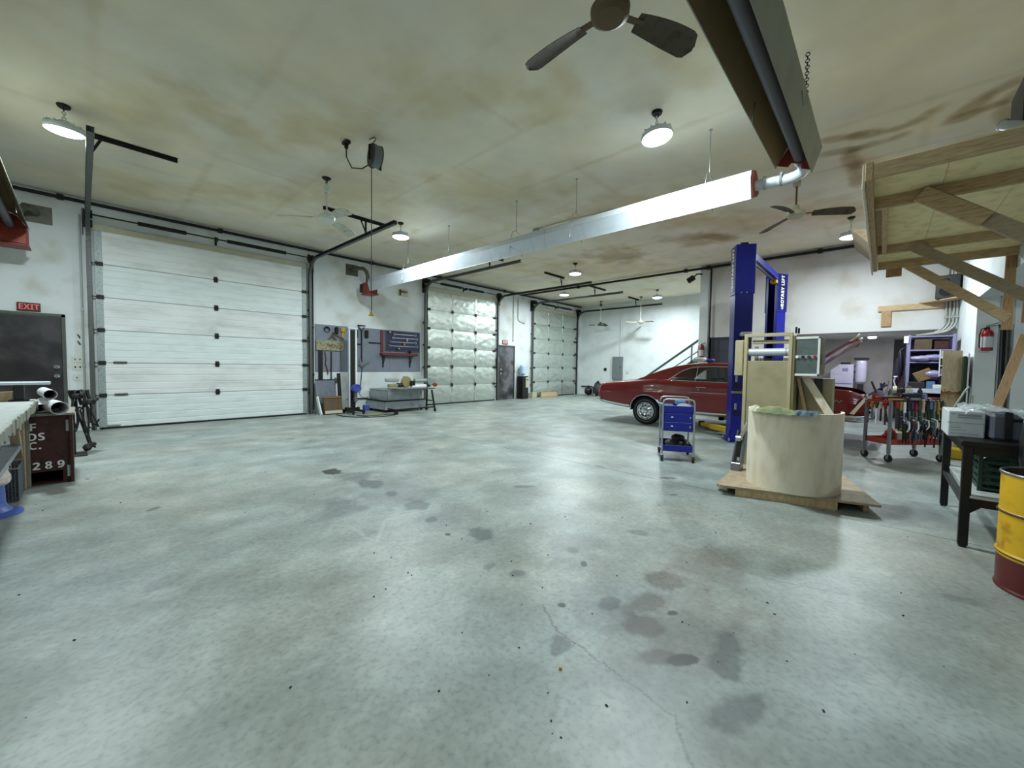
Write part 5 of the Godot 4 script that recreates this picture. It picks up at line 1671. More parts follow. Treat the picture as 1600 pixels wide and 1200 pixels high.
	for q in [[V(-9.93, 0.2, -15.9), V(0.18, 0.2, 0.2), "black", "black rubbish bag on the floor behind the red car's tail"], [V(-9.47, 0.3, -15.95), V(0.22, 0.31, 0.22), "bin_grey", "larger grey rubbish bag behind the red car's tail"]]:
		b = MB.new(V(q[0].x, 0, q[0].z))
		b.blob(q[0], q[1], null, 0.12, 20, 14)
		b.cyl(q[0] + V(0, q[1].y * 0.92, 0), q[0] + V(0.02, q[1].y * 1.2, 0), 0.03, 0.06, 10)
		solo(b, "rubbish_bag", q[2], q[3], "bag", "rubbish bags by the back wall", V(q[0].x, 0, q[0].z))
	# flood light and extinguisher at the mezzanine corner
	t = thing("flood_light", "dark flood light bracketed to the mezzanine corner post", "flood light", V(-3.95, 3.8, -11.9))
	b = nb(t)
	b.box(V(-4.1, 3.83, -11.85), V(0.2, 0.14, 0.1), 0.01, Basis(Vector3.BACK, 0.5))
	part(b, "head", "dark_steel", t)
	b = nb(t)
	b.tube([V(-3.86, 3.97, -12.03), V(-3.9, 3.96, -11.9), V(-3.95, 3.95, -11.85), V(-4.02, 3.88, -11.85)], 0.02, 8)
	part(b, "arm", "dark_steel", t)
	extinguisher(V(-3.78, 1.6, -12.02), Vector3.BACK, "red fire extinguisher on the mezzanine corner post behind the car")
	# stair behind the post
	t = thing("stair", "grey steel stair with a handrail behind the mezzanine corner post", "stair", V(-5.2, 0, -13.2))
	for z in [-12.75, -13.65]:
		b = nb(t)
		b.beam(V(-6.3, 0.0, z), V(-3.92, 1.69, z), 0.04, 0.2)
		part(b, "stringer", "frame_green", t)
	for i in 9:
		b = nb(t)
		b.bx(V(-6.25 + i * 0.26, 0.15 + i * 0.185, -13.65), V(-5.98 + i * 0.26, 0.18 + i * 0.185, -12.75), 0.003)
		part(b, "tread", "panel_grey", t)
	b = nb(t)
	b.beam(V(-5.75, 1.0, -12.75), V(-4.02, 2.23, -12.75), 0.045, 0.06)
	part(b, "handrail", "frame_green", t)
	b = nb(t)
	b.beam(V(-5.75, 0.7, -12.75), V(-4.02, 1.9, -12.75), 0.03, 0.03)
	part(b, "mid_rail", "panel_grey", t)
	for q in [[-5.7, 1.02], [-4.32, 2.0]]:
		b = nb(t)
		b.bx(V(q[0] - 0.02, q[1] - 0.95, -12.77), V(q[0] + 0.02, q[1] + 0.02, -12.73), 0.003)
		part(b, "baluster", "panel_grey", t)

# ---------------------------------------------------------------- the car
func pick(tab, u): # piecewise linear with eased corners
	if u <= tab[0][0]: return tab[0][1]
	for i in tab.size() - 1:
		if u <= tab[i + 1][0]:
			return lerp(float(tab[i][1]), float(tab[i + 1][1]), (u - tab[i][0]) / (tab[i + 1][0] - tab[i][0]))
	return tab[tab.size() - 1][1]

func make_wheel(parent, c, side):
	var B = Basis(V(1, 0, 0), V(0, 0, side), V(0, -side, 0)) # local y -> outward
	var b = MB.new()
	var R = 0.315
	b.lathe([Vector2(0.19, -0.2), Vector2(0.27, -0.205), Vector2(0.305, -0.185), Vector2(R, -0.15), Vector2(R, -0.05), Vector2(0.305, -0.012), Vector2(0.285, 0.0), Vector2(0.24, 0.004), Vector2(0.205, -0.008), Vector2(0.195, -0.03)], c, B, 36, true)
	var w = part(b, "tyre", "rubber", parent)
	b = MB.new()
	b.lathe([Vector2(0.2, -0.03), Vector2(0.198, -0.006), Vector2(0.185, -0.004), Vector2(0.175, -0.02), Vector2(0.165, -0.05), Vector2(0.15, -0.055), Vector2(0.12, -0.03), Vector2(0.09, -0.018), Vector2(0.065, -0.025), Vector2(0.06, -0.005), Vector2(0.045, 0.012), Vector2(0.0, 0.016)], c, B, 32)
	part(b, "rim", "chrome", w)
	b = MB.new()
	for k in 10:
		var a = TAU * (k + 0.5) / 10
		var p = c + B * V(cos(a) * 0.125, -0.026, sin(a) * 0.125)
		b.box(p, V(0.034, 0.02, 0.02), 0.004, B * Basis(Vector3.UP, -a))
	part(b, "rim_slots", "black", w).set_meta("kind", "stuff")
	b = MB.new()
	b.lathe([Vector2(0.252, 0.0055), Vector2(0.243, 0.0065), Vector2(0.236, 0.0055)], c, B, 36)
	part(b, "sidewall_ring", "wire_grey", w)

func make_car():
	var t = thing("car", "dark red two-door classic coupe with its hood raised beside the blue lift", "car", V(-2.69, 0, -9.6))
	var X0 = -2.5 # local x of the rear end
	var belt = [[0.0, 0.80], [0.05, 0.865], [0.15, 0.90], [0.57, 0.95], [1.0, 0.995], [1.4, 1.03], [1.7, 1.02], [2.1, 1.0], [2.6, 0.99], [3.2, 0.995], [3.8, 1.0], [4.3, 0.975], [4.8, 0.93], [4.95, 0.87], [5.0, 0.80]]
	var wid = [[0.0, 0.83], [0.08, 0.88], [0.5, 0.918], [1.2, 0.94], [1.8, 0.915], [2.6, 0.905], [3.6, 0.92], [4.4, 0.93], [4.8, 0.90], [5.0, 0.83]]
	var bot = [[0.0, 0.52], [0.08, 0.46], [0.3, 0.42], [0.85, 0.37], [1.7, 0.335], [3.8, 0.335], [4.6, 0.40], [4.9, 0.46], [5.0, 0.52]]
	var WC = [1.26, 4.18]
	var AR = 0.365
	var us = []
	var u = 0.0
	while u < 5.0001:
		us.append(u)
		var near_arch = false
		for c in WC:
			if abs(u - c) < AR + 0.05: near_arch = true
		u += 0.02 if near_arch or u < 0.16 or u > 4.8 else 0.06
	var low = func(uu):
		var y = pick(bot, uu)
		for c in WC:
			var d = abs(uu - c)
			if d < AR: y = max(y, 0.315 + sqrt(AR * AR - d * d))
		return y
	var prof = [[0.0, 0.955], [0.12, 0.975], [0.3, 0.992], [0.5, 1.0], [0.62, 0.997], [0.66, 0.985], [0.82, 0.968], [0.93, 0.945], [1.0, 0.915]]
	for s in [1.0, -1.0]:
		var b = MB.new()
		var rows = []
		for uu in us:
			var row = []
			var y0 = low.call(uu); var y1 = pick(belt, uu); var w = pick(wid, uu)
			var yb = pick(bot, uu)
			for k in 17:
				var y = lerp(y0, y1, k / 16.0)
				var f = (y - yb) / (y1 - yb)
				row.append(V(X0 + uu, y, s * w * pick(prof, f)))
			row.append(V(X0 + uu, y1 + 0.014, s * w * 0.89))
			row.append(V(X0 + uu, y1 + 0.018, s * w * 0.84))
			rows.append(row)
		b.grid(rows, V(0, 0.1, s))
		part(b, "body_side", "car_red", t)
		# door gaps and side spear
		b = MB.new()
		for ud in [2.28, 3.62]:
			var pts = []
			for k in 9:
				var y = lerp(0.36, 0.98, k / 8.0)
				var f = (y - pick(bot, ud)) / (pick(belt, ud) - pick(bot, ud))
				pts.append(V(X0 + ud, y, s * (pick(wid, ud) * pick(prof, f) + 0.0005)))
			b.tube(pts, 0.004, 5)
		part(b, "door_gap", "black", t)
		b = MB.new()
		var sp = []
		for k in 20:
			var uu = lerp(2.2, 4.4, k / 19.0)
			sp.append(V(X0 + uu, 0.79, s * (pick(wid, uu) * 0.99 + 0.002)))
		b.tube(sp, 0.007, 5)
		part(b, "side_moulding", "chrome", t)
		for ch in [[1.66, 3.80], [0.12, 0.88]]:
			b = MB.new()
			var rr = []
			for k in 24:
				var uu = lerp(ch[0], ch[1], k / 23.0)
				var w = pick(wid, uu)
				var yb = pick(bot, uu)
				rr.append([V(X0 + uu, yb - 0.012, s * w * 0.955), V(X0 + uu, yb + 0.025, s * (w * 0.972 + 0.008)), V(X0 + uu, yb + 0.055, s * w * 0.978)])
			b.grid(rr, V(0, 0, s))
			part(b, "rocker_trim", "chrome", t)
		for c in WC:
			b = MB.new()
			var pts = []
			for k in 25:
				var a = lerp(0.05, PI - 0.05, k / 24.0)
				var uu = c + cos(a) * AR; var y = 0.315 + sin(a) * AR
				var f = clamp((y - pick(bot, uu)) / (pick(belt, uu) - pick(bot, uu)), 0, 1)
				pts.append(V(X0 + uu, y, s * (pick(wid, uu) * pick(prof, f) + 0.003)))
			b.tube(pts, 0.011, 6)
			part(b, "arch_trim", "chrome", t)
			make_wheel(t, V(X0 + c, 0.315, s * 0.90), s)
			b = MB.new() # liner of the wheel house
			var rr = []
			for k in 17:
				var a = PI * k / 16.0
				rr.append([V(X0 + c + cos(a) * AR, 0.315 + sin(a) * AR, s * 0.9), V(X0 + c + cos(a) * AR, 0.315 + sin(a) * AR, s * 0.62)])
			b.grid(rr)
			part(b, "wheel_house", "black", t)
		# door handle
		b = MB.new()
		b.bx(V(X0 + 2.36, 0.885, s * 0.888), V(X0 + 2.56, 0.905, s * 0.93), 0.008)
		b.cyl(V(X0 + 2.40, 0.85, s * 0.89), V(X0 + 2.40, 0.85, s * 0.915), 0.018, -1, 12)
		part(b, "door_handle", "chrome", t)
		# quarter louvre chips and maker's script (plain chrome marks)
		b = MB.new()
		b.bx(V(X0 + 1.52, 0.90, s * 0.905), V(X0 + 1.66, 0.912, s * 0.918), 0.003)
		b.bx(V(X0 + 1.54, 0.865, s * 0.912), V(X0 + 1.64, 0.873, s * 0.925), 0.003)
		part(b, "quarter_trim", "chrome", t)
		b = MB.new()
		var q = []
		for k in 34:
			var f = k / 33.0
			q.append(V(X0 + 0.22 + f * 0.27, 0.715 + 0.012 * sin(f * 40.0), s * (pick(wid, 0.3) * 0.995 + 0.004)))
		b.tube(q, 0.0035, 4)
		part(b, "rear_script", "chrome", t)
		b = MB.new()
		q = []
		for p in [[0.0, 0.0], [0.03, 0.05], [0.05, 0.0], [0.075, 0.05], [0.11, 0.005], [0.15, 0.045]]:
			q.append(V(X0 + 4.56 + p[0], 0.74 + p[1], s * (0.915 + 0.006)))
		b.tube(q, 0.008, 5)
		part(b, "fender_badge", "chrome", t)
	# tail, nose, floor
	var b = MB.new()
	b.grid([[V(X0, 0.52, -0.79), V(X0 - 0.03, 0.66, -0.82), V(X0, 0.81, -0.75)], [V(X0 - 0.03, 0.52, 0.0), V(X0 - 0.05, 0.66, 0.0), V(X0 - 0.02, 0.84, 0.0)], [V(X0, 0.52, 0.79), V(X0 - 0.03, 0.66, 0.82), V(X0, 0.81, 0.75)]], V(-1, 0, 0))
	part(b, "tail_panel", "car_red", t)
	b = MB.new()
	for s in [-1.0, 1.0]: b.bx(V(X0 - 0.055, 0.60, s * 0.3 - 0.0), V(X0 - 0.02, 0.74, s * 0.78), 0.01)
	part(b, "tail_lamps", "ext_red", t)
	b = MB.new()
	b.tube([V(X0 + 0.12, 0.52, -0.87), V(X0 + 0.03, 0.53, -0.85), V(X0 - 0.03, 0.53, -0.7), V(X0 - 0.05, 0.53, 0.0), V(X0 - 0.03, 0.53, 0.7), V(X0 + 0.03, 0.53, 0.85), V(X0 + 0.12, 0.52, 0.87)], 0.05, 10)
	part(b, "rear_bumper", "chrome", t)
	b = MB.new()
	b.tube([V(X0 + 4.7, 0.49, -0.92), V(X0 + 4.92, 0.49, -0.90), V(X0 + 5.05, 0.49, -0.7), V(X0 + 5.1, 0.49, 0.0), V(X0 + 5.05, 0.49, 0.7), V(X0 + 4.92, 0.49, 0.90), V(X0 + 4.7, 0.49, 0.92)], 0.06, 10)
	part(b, "front_bumper", "chrome", t)
	b = MB.new()
	b.bx(V(X0 + 4.86, 0.56, -0.80), V(X0 + 4.98, 0.84, 0.80), 0.02)
	part(b, "grille", "black", t)
	for s in [-1.0, 1.0]:
		b = MB.new()
		b.prism([Vector2(X0 + 4.99, 0.85), Vector2(X0 + 5.02, 0.82), Vector2(X0 + 4.87, 0.56), Vector2(X0 + 4.81, 0.57)], V(0, 0, s * 0.865 - 0.045), Basis(V(1, 0, 0), V(0, 1, 0), V(0, 0, 1)), 0.09)
		part(b, "fender_bezel", "chrome", t)
		for y in [0.635, 0.77]:
			b = MB.new()
			b.cyl(V(X0 + 4.97, y, s * 0.70), V(X0 + 5.0, y, s * 0.70), 0.07, 0.065, 18)
			part(b, "headlamp", "silver", t)
	b = MB.new()
	b.bx(V(X0 + 1.0, 0.30, -0.62), V(X0 + 4.6, 0.36, 0.62))
	b.bx(V(X0 + 0.12, 0.42, -0.6), V(X0 + 1.0, 0.46, 0.6))
	b.bx(V(X0 + 0.1, 0.46, -0.60), V(X0 + 1.5, 0.8, 0.60))
	b.bx(V(X0 + 3.6, 0.36, -0.60), V(X0 + 3.7, 0.95, 0.60))
	part(b, "underbody", "black", t)
	b = MB.new() # boot lid
	var rows = []
	for k in 24:
		var uu = lerp(0.0, 1.72, k / 23.0)
		var row = []
		for j in 11:
			var zz = (j / 5.0 - 1.0)
			row.append(V(X0 + uu, pick(belt, uu) + 0.018 + 0.03 * (1.0 - zz * zz), zz * pick(wid, uu) * 0.845))
		rows.append(row)
	b.grid(rows, Vector3.UP)
	part(b, "boot_lid", "car_red", t)
	# greenhouse
	var roof = [[0.9, 1.0], [1.2, 1.12], [1.5, 1.245], [1.8, 1.345], [2.1, 1.395], [2.5, 1.41], [2.9, 1.405], [3.1, 1.385], [3.45, 1.22], [3.85, 1.0]]
	var dlo = [[1.72, 1.02], [1.82, 1.10], [1.95, 1.21], [2.1, 1.285], [2.27, 1.325], [2.6, 1.335], [3.0, 1.33], [3.2, 1.28], [3.75, 1.0]]
	var lat = func(y): return 0.80 - (y - 1.0) / 0.41 * 0.19
	for s in [1.0, -1.0]:
		b = MB.new()
		rows = []
		for k in 64:
			var uu = lerp(0.9, 3.8, k / 63.0)
			var y1 = pick(roof, uu) - 0.015
			var y0 = min(y1, pick(belt, uu) + 0.01 if uu < 1.74 else max(pick(dlo, uu), pick(belt, uu)))
			var row = []
			for j in 5:
				var y = lerp(y0, y1, j / 4.0)
				row.append(V(X0 + uu, y, s * lat.call(y)))
			rows.append(row)
		b.grid(rows, V(0, 0, s))
		part(b, "sail_panel", "car_red", t)
		b = MB.new()
		var q = []
		for k in 30:
			var uu = lerp(1.70, 3.75, k / 29.0)
			var y = pick(dlo, uu)
			q.append(V(X0 + uu, y, s * (lat.call(y) + 0.004)))
		b.tube(q, 0.009, 6)
		b.tube([V(X0 + 1.0, 1.012, s * 0.80), V(X0 + 1.70, 1.035, s * 0.81), V(X0 + 2.4, 1.015, s * 0.81), V(X0 + 3.75, 1.01, s * 0.81)], 0.008, 6)
		b.tube([V(X0 + 2.3, 1.01, s * lat.call(1.0)), V(X0 + 2.3, 1.33, s * lat.call(1.33))], 0.007, 6)
		part(b, "window_trim", "chrome", t)
		for g in [[1.74, 2.295], [2.305, 3.72]]:
			b = MB.new()
			rows = []
			for k in 16:
				var uu = lerp(g[0], g[1], k / 15.0)
				var y1 = max(pick(dlo, uu), pick(belt, uu) + 0.012)
				rows.append([V(X0 + uu, pick(belt, uu) + 0.01, s * lat.call(1.0)), V(X0 + uu, y1, s * (lat.call(y1)))])
			b.grid(rows, V(0, 0, s))
			part(b, "side_window", "car_glass", t)
		b = MB.new()
		b.tube([V(X0 + 2.95, 1.01, s * 0.79), V(X0 + 2.88, 1.15, s * 0.72), V(X0 + 2.82, 1.32, s * 0.66)], 0.01, 6)
		part(b, "vent_post", "black", t)
	b = MB.new()
	rows = []
	for k in 30:
		var uu = lerp(1.72, 3.12, k / 29.0)
		var y = pick(roof, uu) - 0.015
		var row = []
		for j in 13:
			var zz = j / 6.0 - 1.0
			row.append(V(X0 + uu, y + 0.035 * (1.0 - pow(abs(zz), 2.4)), zz * lat.call(y)))
		rows.append(row)
	b.grid(rows, Vector3.UP)
	part(b, "roof", "car_red", t)
	for w in [[0.95, 1.72], [3.12, 3.8]]:
		b = MB.new()
		rows = []
		for k in 8:
			var uu = lerp(w[0], w[1], k / 7.0)
			var y = pick(roof, uu) - 0.01
			var row = []
			for j in 9:
				var zz = j / 4.0 - 1.0
				row.append(V(X0 + uu, y + 0.02 * (1.0 - zz * zz), zz * lat.call(y) * 0.97))
			rows.append(row)
		b.grid(rows, Vector3.UP)
		part(b, "rear_window" if w[0] < 2.0 else "windscreen", "car_glass", t)
	# inside
	b = MB.new()
	b.bx(V(X0 + 1.62, 0.4, -0.68), V(X0 + 1.8, 1.06, 0.68), 0.05)
	b.bx(V(X0 + 1.75, 0.4, -0.68), V(X0 + 2.2, 0.68, 0.68), 0.05)
	part(b, "rear_seat", "seat_dark", t)
	for s in [-1.0, 1.0]:
		b = MB.new()
		b.box(V(X0 + 2.62, 0.82, s * 0.36), V(0.14, 0.55, 0.52), 0.05, Basis(Vector3.BACK, 0.2))
		b.bx(V(X0 + 2.6, 0.4, s * 0.36 - 0.26), V(X0 + 3.1, 0.62, s * 0.36 + 0.26), 0.05)
		part(b, "front_seat", "seat_dark", t)
	b = MB.new()
	b.torus(V(X0 + 3.2, 0.95, 0.36), V(-0.9, 0.45, 0), 0.19, 0.012, 26, 6)
	b.cyl(V(X0 + 3.2, 0.95, 0.36), V(X0 + 3.55, 0.8, 0.36), 0.02, -1, 8)
	b.bx(V(X0 + 3.45, 0.78, -0.75), V(X0 + 3.7, 0.98, 0.75), 0.04)
	part(b, "dashboard", "black", t)
	# engine and raised hood
	b = MB.new()
	b.bx(V(X0 + 3.95, 0.5, -0.3), V(X0 + 4.6, 0.85, 0.3), 0.05)
	b.cyl(V(X0 + 4.25, 0.85, 0), V(X0 + 4.25, 0.97, 0), 0.19, -1, 22)
	b.cyl(V(X0 + 4.0, 0.86, 0.22), V(X0 + 4.55, 0.86, 0.22), 0.06, -1, 12)
	b.cyl(V(X0 + 4.0, 0.86, -0.22), V(X0 + 4.55, 0.86, -0.22), 0.06, -1, 12)
	part(b, "engine", "dark_steel", t)
	var ang = deg_to_rad(41.0)
	var HB = Basis(Vector3.BACK, ang)
	var hp = V(X0 + 3.85, 1.02, 0)
	b = MB.new()
	rows = []
	var rows2 = []
	for k in 9:
		var f = k / 8.0
		var row = []
		var row2 = []
		for j in 13:
			var zz = j / 6.0 - 1.0
			var p = V(f * 1.32 - (0.10 * zz * zz if k == 8 else 0.0), 0.03 * (1.0 - zz * zz) + 0.02 - 0.05 * pow(f, 5.0), zz * lerp(0.74, 0.72, f))
			row.append(hp + HB * p)
			row2.append(hp + HB * (p - V(0, 0.045, 0)))
		rows.append(row)
		rows2.append(row2)
	b.grid(rows, HB * Vector3.UP)
	for e in [0, 12]:
		for k in 8: b.quad(rows[k][e], rows[k + 1][e], rows2[k + 1][e], rows2[k][e], V(0, 0, e - 6))
	for j in 12:
		b.quad(rows[8][j], rows[8][j + 1], rows2[8][j + 1], rows2[8][j], HB * V(1, 0, 0))
	var hood = part(b, "hood", "car_red", t)
	b = MB.new()
	b.grid(rows2, HB * Vector3.DOWN)
	part(b, "hood_underside", "car_red", hood)
	b = MB.new()
	for s in [-1.0, 1.0]:
		b.tube([hp + HB * V(1.0, -0.03, s * 0.6), hp + HB * V(1.3, -0.02, s * 0.6), hp + HB * V(1.36, 0.0, s * 0.5)], 0.016, 6)
	b.beam(hp + HB * V(1.3, -0.035, -0.66), hp + HB * V(1.3, -0.035, 0.66), 0.05, 0.03)
	part(b, "hood_edge_trim", "cream_paint", hood)
	# something pale left on the roof
	b = MB.new(V(-2.85, 1.42, -9.1))
	b.bx(V(-3.03, 1.435, -9.2), V(-2.78, 1.53, -9.0), 0.03)
	solo(b, "folded_cloth", "white_paint", "folded white cloth lying on the red car's roof", "cloth", "", V(-2.85, 1.42, -9.1))
	b = MB.new(V(-2.7, 1.42, -9.1))
	b.bx(V(-2.77, 1.44, -9.18), V(-2.62, 1.50, -9.05), 0.02)
	solo(b, "tape_roll_box", "plastic_blue", "small blue carton beside the white cloth on the car roof", "carton", "", V(-2.7, 1.42, -9.1))

# ---------------------------------------------------------------- two-post lift
func column(at, turn, text_side, label): # text_side: local x side that carries the lettering; opening to local -z for the near, +z for the far
	var t = thing("lift_column", label, "lift column", at, "columns of the blue two-post lift", turn)
	var w = 0.14; var d = 0.13
	var op = -1.0 if text_side < 0 else 1.0 # direction of the open side
	var b = MB.new()
	b.bx(V(-w, 0.02, -op * d - 0.006), V(w, 3.38, -op * d + 0.006), 0.003)
	part(b, "web", "lift_blue", t)
	for s in [-1.0, 1.0]:
		b = MB.new()
		b.bx(V(s * w - 0.006, 0.02, -d), V(s * w + 0.006, 3.38, d), 0.003)
		b.bx(V(s * w - s * 0.06, 0.02, op * d - 0.006), V(s * w, 3.38, op * d + 0.006), 0.003)
		part(b, "flange", "lift_blue", t)
	b = MB.new()
	b.bx(V(-w - 0.018, 2.6, -d - 0.012), V(-w - 0.006, 3.45, d + 0.012), 0.003)
	b.bx(V(w + 0.006, 2.6, -d - 0.012), V(w + 0.018, 3.45, d + 0.012), 0.003)
	b.bx(V(-w - 0.018, 2.6, -op * (d + 0.018)), V(w + 0.018, 3.45, -op * (d + 0.006)), 0.003)
	part(b, "extension", "lift_blue", t)
	b = MB.new()
	var sx = text_side * (w + 0.019)
	b.bx(V(sx - 0.001 * text_side, 2.64, -0.11), V(sx + 0.002 * text_side, 3.42, 0.11))
	part(b, "name_plate", "lift_navy", t)
	b = MB.new()
	# lettering reads upward
	var TB = Basis(V(0, 1, 0), V(0, 0, 1) if text_side < 0 else V(0, 0, -1), V(text_side, 0, 0))
	TB = Basis(V(0, 1, 0), V(text_side, 0, 0).cross(V(0, 1, 0)), V(text_side, 0, 0))
	b.text("ROTARY LIFT", 0.085, 0.003, V(sx + 0.003 * text_side, 3.06, 0), TB)
	b.torus(V(sx + 0.003 * text_side, 2.68, 0), V(1, 0, 0), 0.022, 0.006, 14, 5)
	part(b, "lettering", "letter_white", t)
	b = MB.new()
	b.bx(V(-0.2, 0.0, -0.2), V(0.2, 0.022, 0.2), 0.004)
	for s in [-1.0, 1.0]:
		b.prism([Vector2(0, 0.02), Vector2(0.07, 0.02), Vector2(0.0, 0.26)], V(s * 0.145, 0, -op * d), Basis(V(s, 0, 0), V(0, 1, 0), V(0, 0, s)), 0.012 * s)
	part(b, "base_plate", "lift_blue", t)
	for p in [V(-0.17, 0.02, -0.17), V(0.17, 0.02, -0.17), V(-0.17, 0.02, 0.17), V(0.17, 0.02, 0.17)]:
		b = MB.new()
		b.cyl(p, p + V(0, 0.05, 0), 0.018, -1, 6)
		part(b, "anchor_bolt", "silver", t)
	b = MB.new()
	b.bx(V(-0.11, 0.12, op * 0.02), V(0.11, 0.75, op * 0.12), 0.006)
	part(b, "carriage", "lift_navy", t)
	b = MB.new()
	b.bx(V(-0.03, 0.3, -op * d * 0.6), V(0.03, 3.3, -op * d * 0.5))
	part(b, "chain", "black", t)
	return t

func make_lift():
	var n1 = column(V(-1.88, 0, -7.98), deg_to_rad(30), -1.0, "blue lift column standing on the near side of the red car")
	var n2 = column(V(-1.86, 0, -10.86), deg_to_rad(-30), 1.0, "blue lift column standing on the far side of the red car")
	var b = MB.new()
	b.bx(V(-0.10, 3.38, -0.10), V(0.08, 3.46, 0.08), 0.02)
	b.cyl(V(-0.05, 3.46, 0.0), V(0.06, 3.46, 0.0), 0.06, -1, 16)
	part(b, "pulley", "black", n1)
	for y in [1.12, 0.63]:
		b = MB.new()
		b.bx(V(-0.10, y - 0.06, 0.137), V(-0.06, y + 0.06, 0.17), 0.01)
		part(b, "latch_cover", "silver", n1)
		b = MB.new()
		b.bx(V(-0.12, y - 0.16, 0.135), V(0.12, y - 0.08, 0.142), 0.003)
		part(b, "warning_band", "lift_navy", n1)
	b = MB.new()
	b.bx(V(-0.16, 0.86, 0.137), V(0.14, 0.90, 0.165), 0.004)
	part(b, "hose_guard", "beige_saw", n1)
	b = MB.new()
	b.bx(V(-0.05, 1.6, 0.14), V(0.10, 1.86, 0.26), 0.012)
	part(b, "power_unit", "black", n1)
	b = MB.new()
	b.bx(V(-0.06, 1.86, 0.135), V(0.11, 1.93, 0.27), 0.012)
	part(b, "power_unit_cap", "bright_galv", n1)
	for q in [[-0.055], [0.03]]:
		b = MB.new()
		b.cyl(V(q[0], 2.62, 0.148), V(q[0], 2.62, 0.156), 0.012, -1, 8)
		part(b, "bolt", "silver", n1)
	# overhead beam
	var t = thing("lift_beam", "blue overhead beam joining the two lift columns", "beam", V(-1.85, 3.3, -9.4))
	b = nb(t)
	b.bx(V(-1.90, 3.30, -10.75), V(-1.78, 3.33, -8.08), 0.004)
	b.bx(V(-1.90, 3.33, -10.75), V(-1.885, 3.42, -8.08), 0.004)
	b.bx(V(-1.795, 3.33, -10.75), V(-1.78, 3.42, -8.08), 0.004)
	part(b, "channel", "lift_blue", t)
	b = nb(t)
	b.cyl(V(-1.84, 3.26, -10.6), V(-1.84, 3.26, -8.2), 0.02, -1, 8)
	part(b, "padded_bar", "black", t)
	b = nb(t)
	b.bx(V(-1.93, 3.22, -10.72), V(-1.80, 3.3, -10.55), 0.01)
	part(b, "limit_switch", "yellow", t)
	# arms
	for q in [[V(-2.0, 0.15, -8.14), V(-2.75, 0.13, -8.85), "yellow lift arm swung under the red car from the near column"], [V(-1.75, 0.15, -8.18), V(-1.1, 0.13, -8.95), "yellow lift arm reaching toward the car's front from the near column"], [V(-2.0, 0.15, -10.7), V(-2.75, 0.13, -10.25), "yellow lift arm swung under the car from the far column"]]:
		t = thing("lift_arm", q[2], "lift arm", q[0], "lift arms under the car")
		b = nb(t)
		b.beam(q[0], q[0].lerp(q[1], 0.65), 0.12, 0.10, Vector3.UP, 0.006)
		part(b, "outer_tube", "yellow", t)
		b = nb(t)
		b.beam(q[0].lerp(q[1], 0.6), q[1], 0.09, 0.07, Vector3.UP, 0.006)
		part(b, "inner_tube", "yellow", t)
		b = nb(t)
		b.cyl(q[1] - V(0, 0.05, 0), q[1] + V(0, 0.06, 0), 0.06, -1, 16)
		part(b, "pad", "rubber", t)
		b = nb(t)
		b.cyl(q[0] - V(0, 0.1, 0), q[0] + V(0, 0.1, 0), 0.03, -1, 12)
		part(b, "pivot_pin", "steel_tool", t)

# ---------------------------------------------------------------- trolley, sander, curved plywood, cart
func caster(t, p, r, m := "rubber"):
	var b = MB.new()
	b.bx(p + V(-0.016, r * 0.9, -0.016), p + V(0.016, r * 2.2, 0.016), 0.003)
	b.bx(p + V(-0.022, r * 0.8, -0.02), p + V(-0.016, r * 2.0, 0.02))
	b.bx(p + V(0.016, r * 0.8, -0.02), p + V(0.022, r * 2.0, 0.02))
	var c = part(b, "caster", "steel_tool", t)
	b = MB.new()
	b.cyl(p + V(-0.013, r, 0), p + V(0.013, r, 0), r, -1, 16)
	part(b, "wheel", m, c)

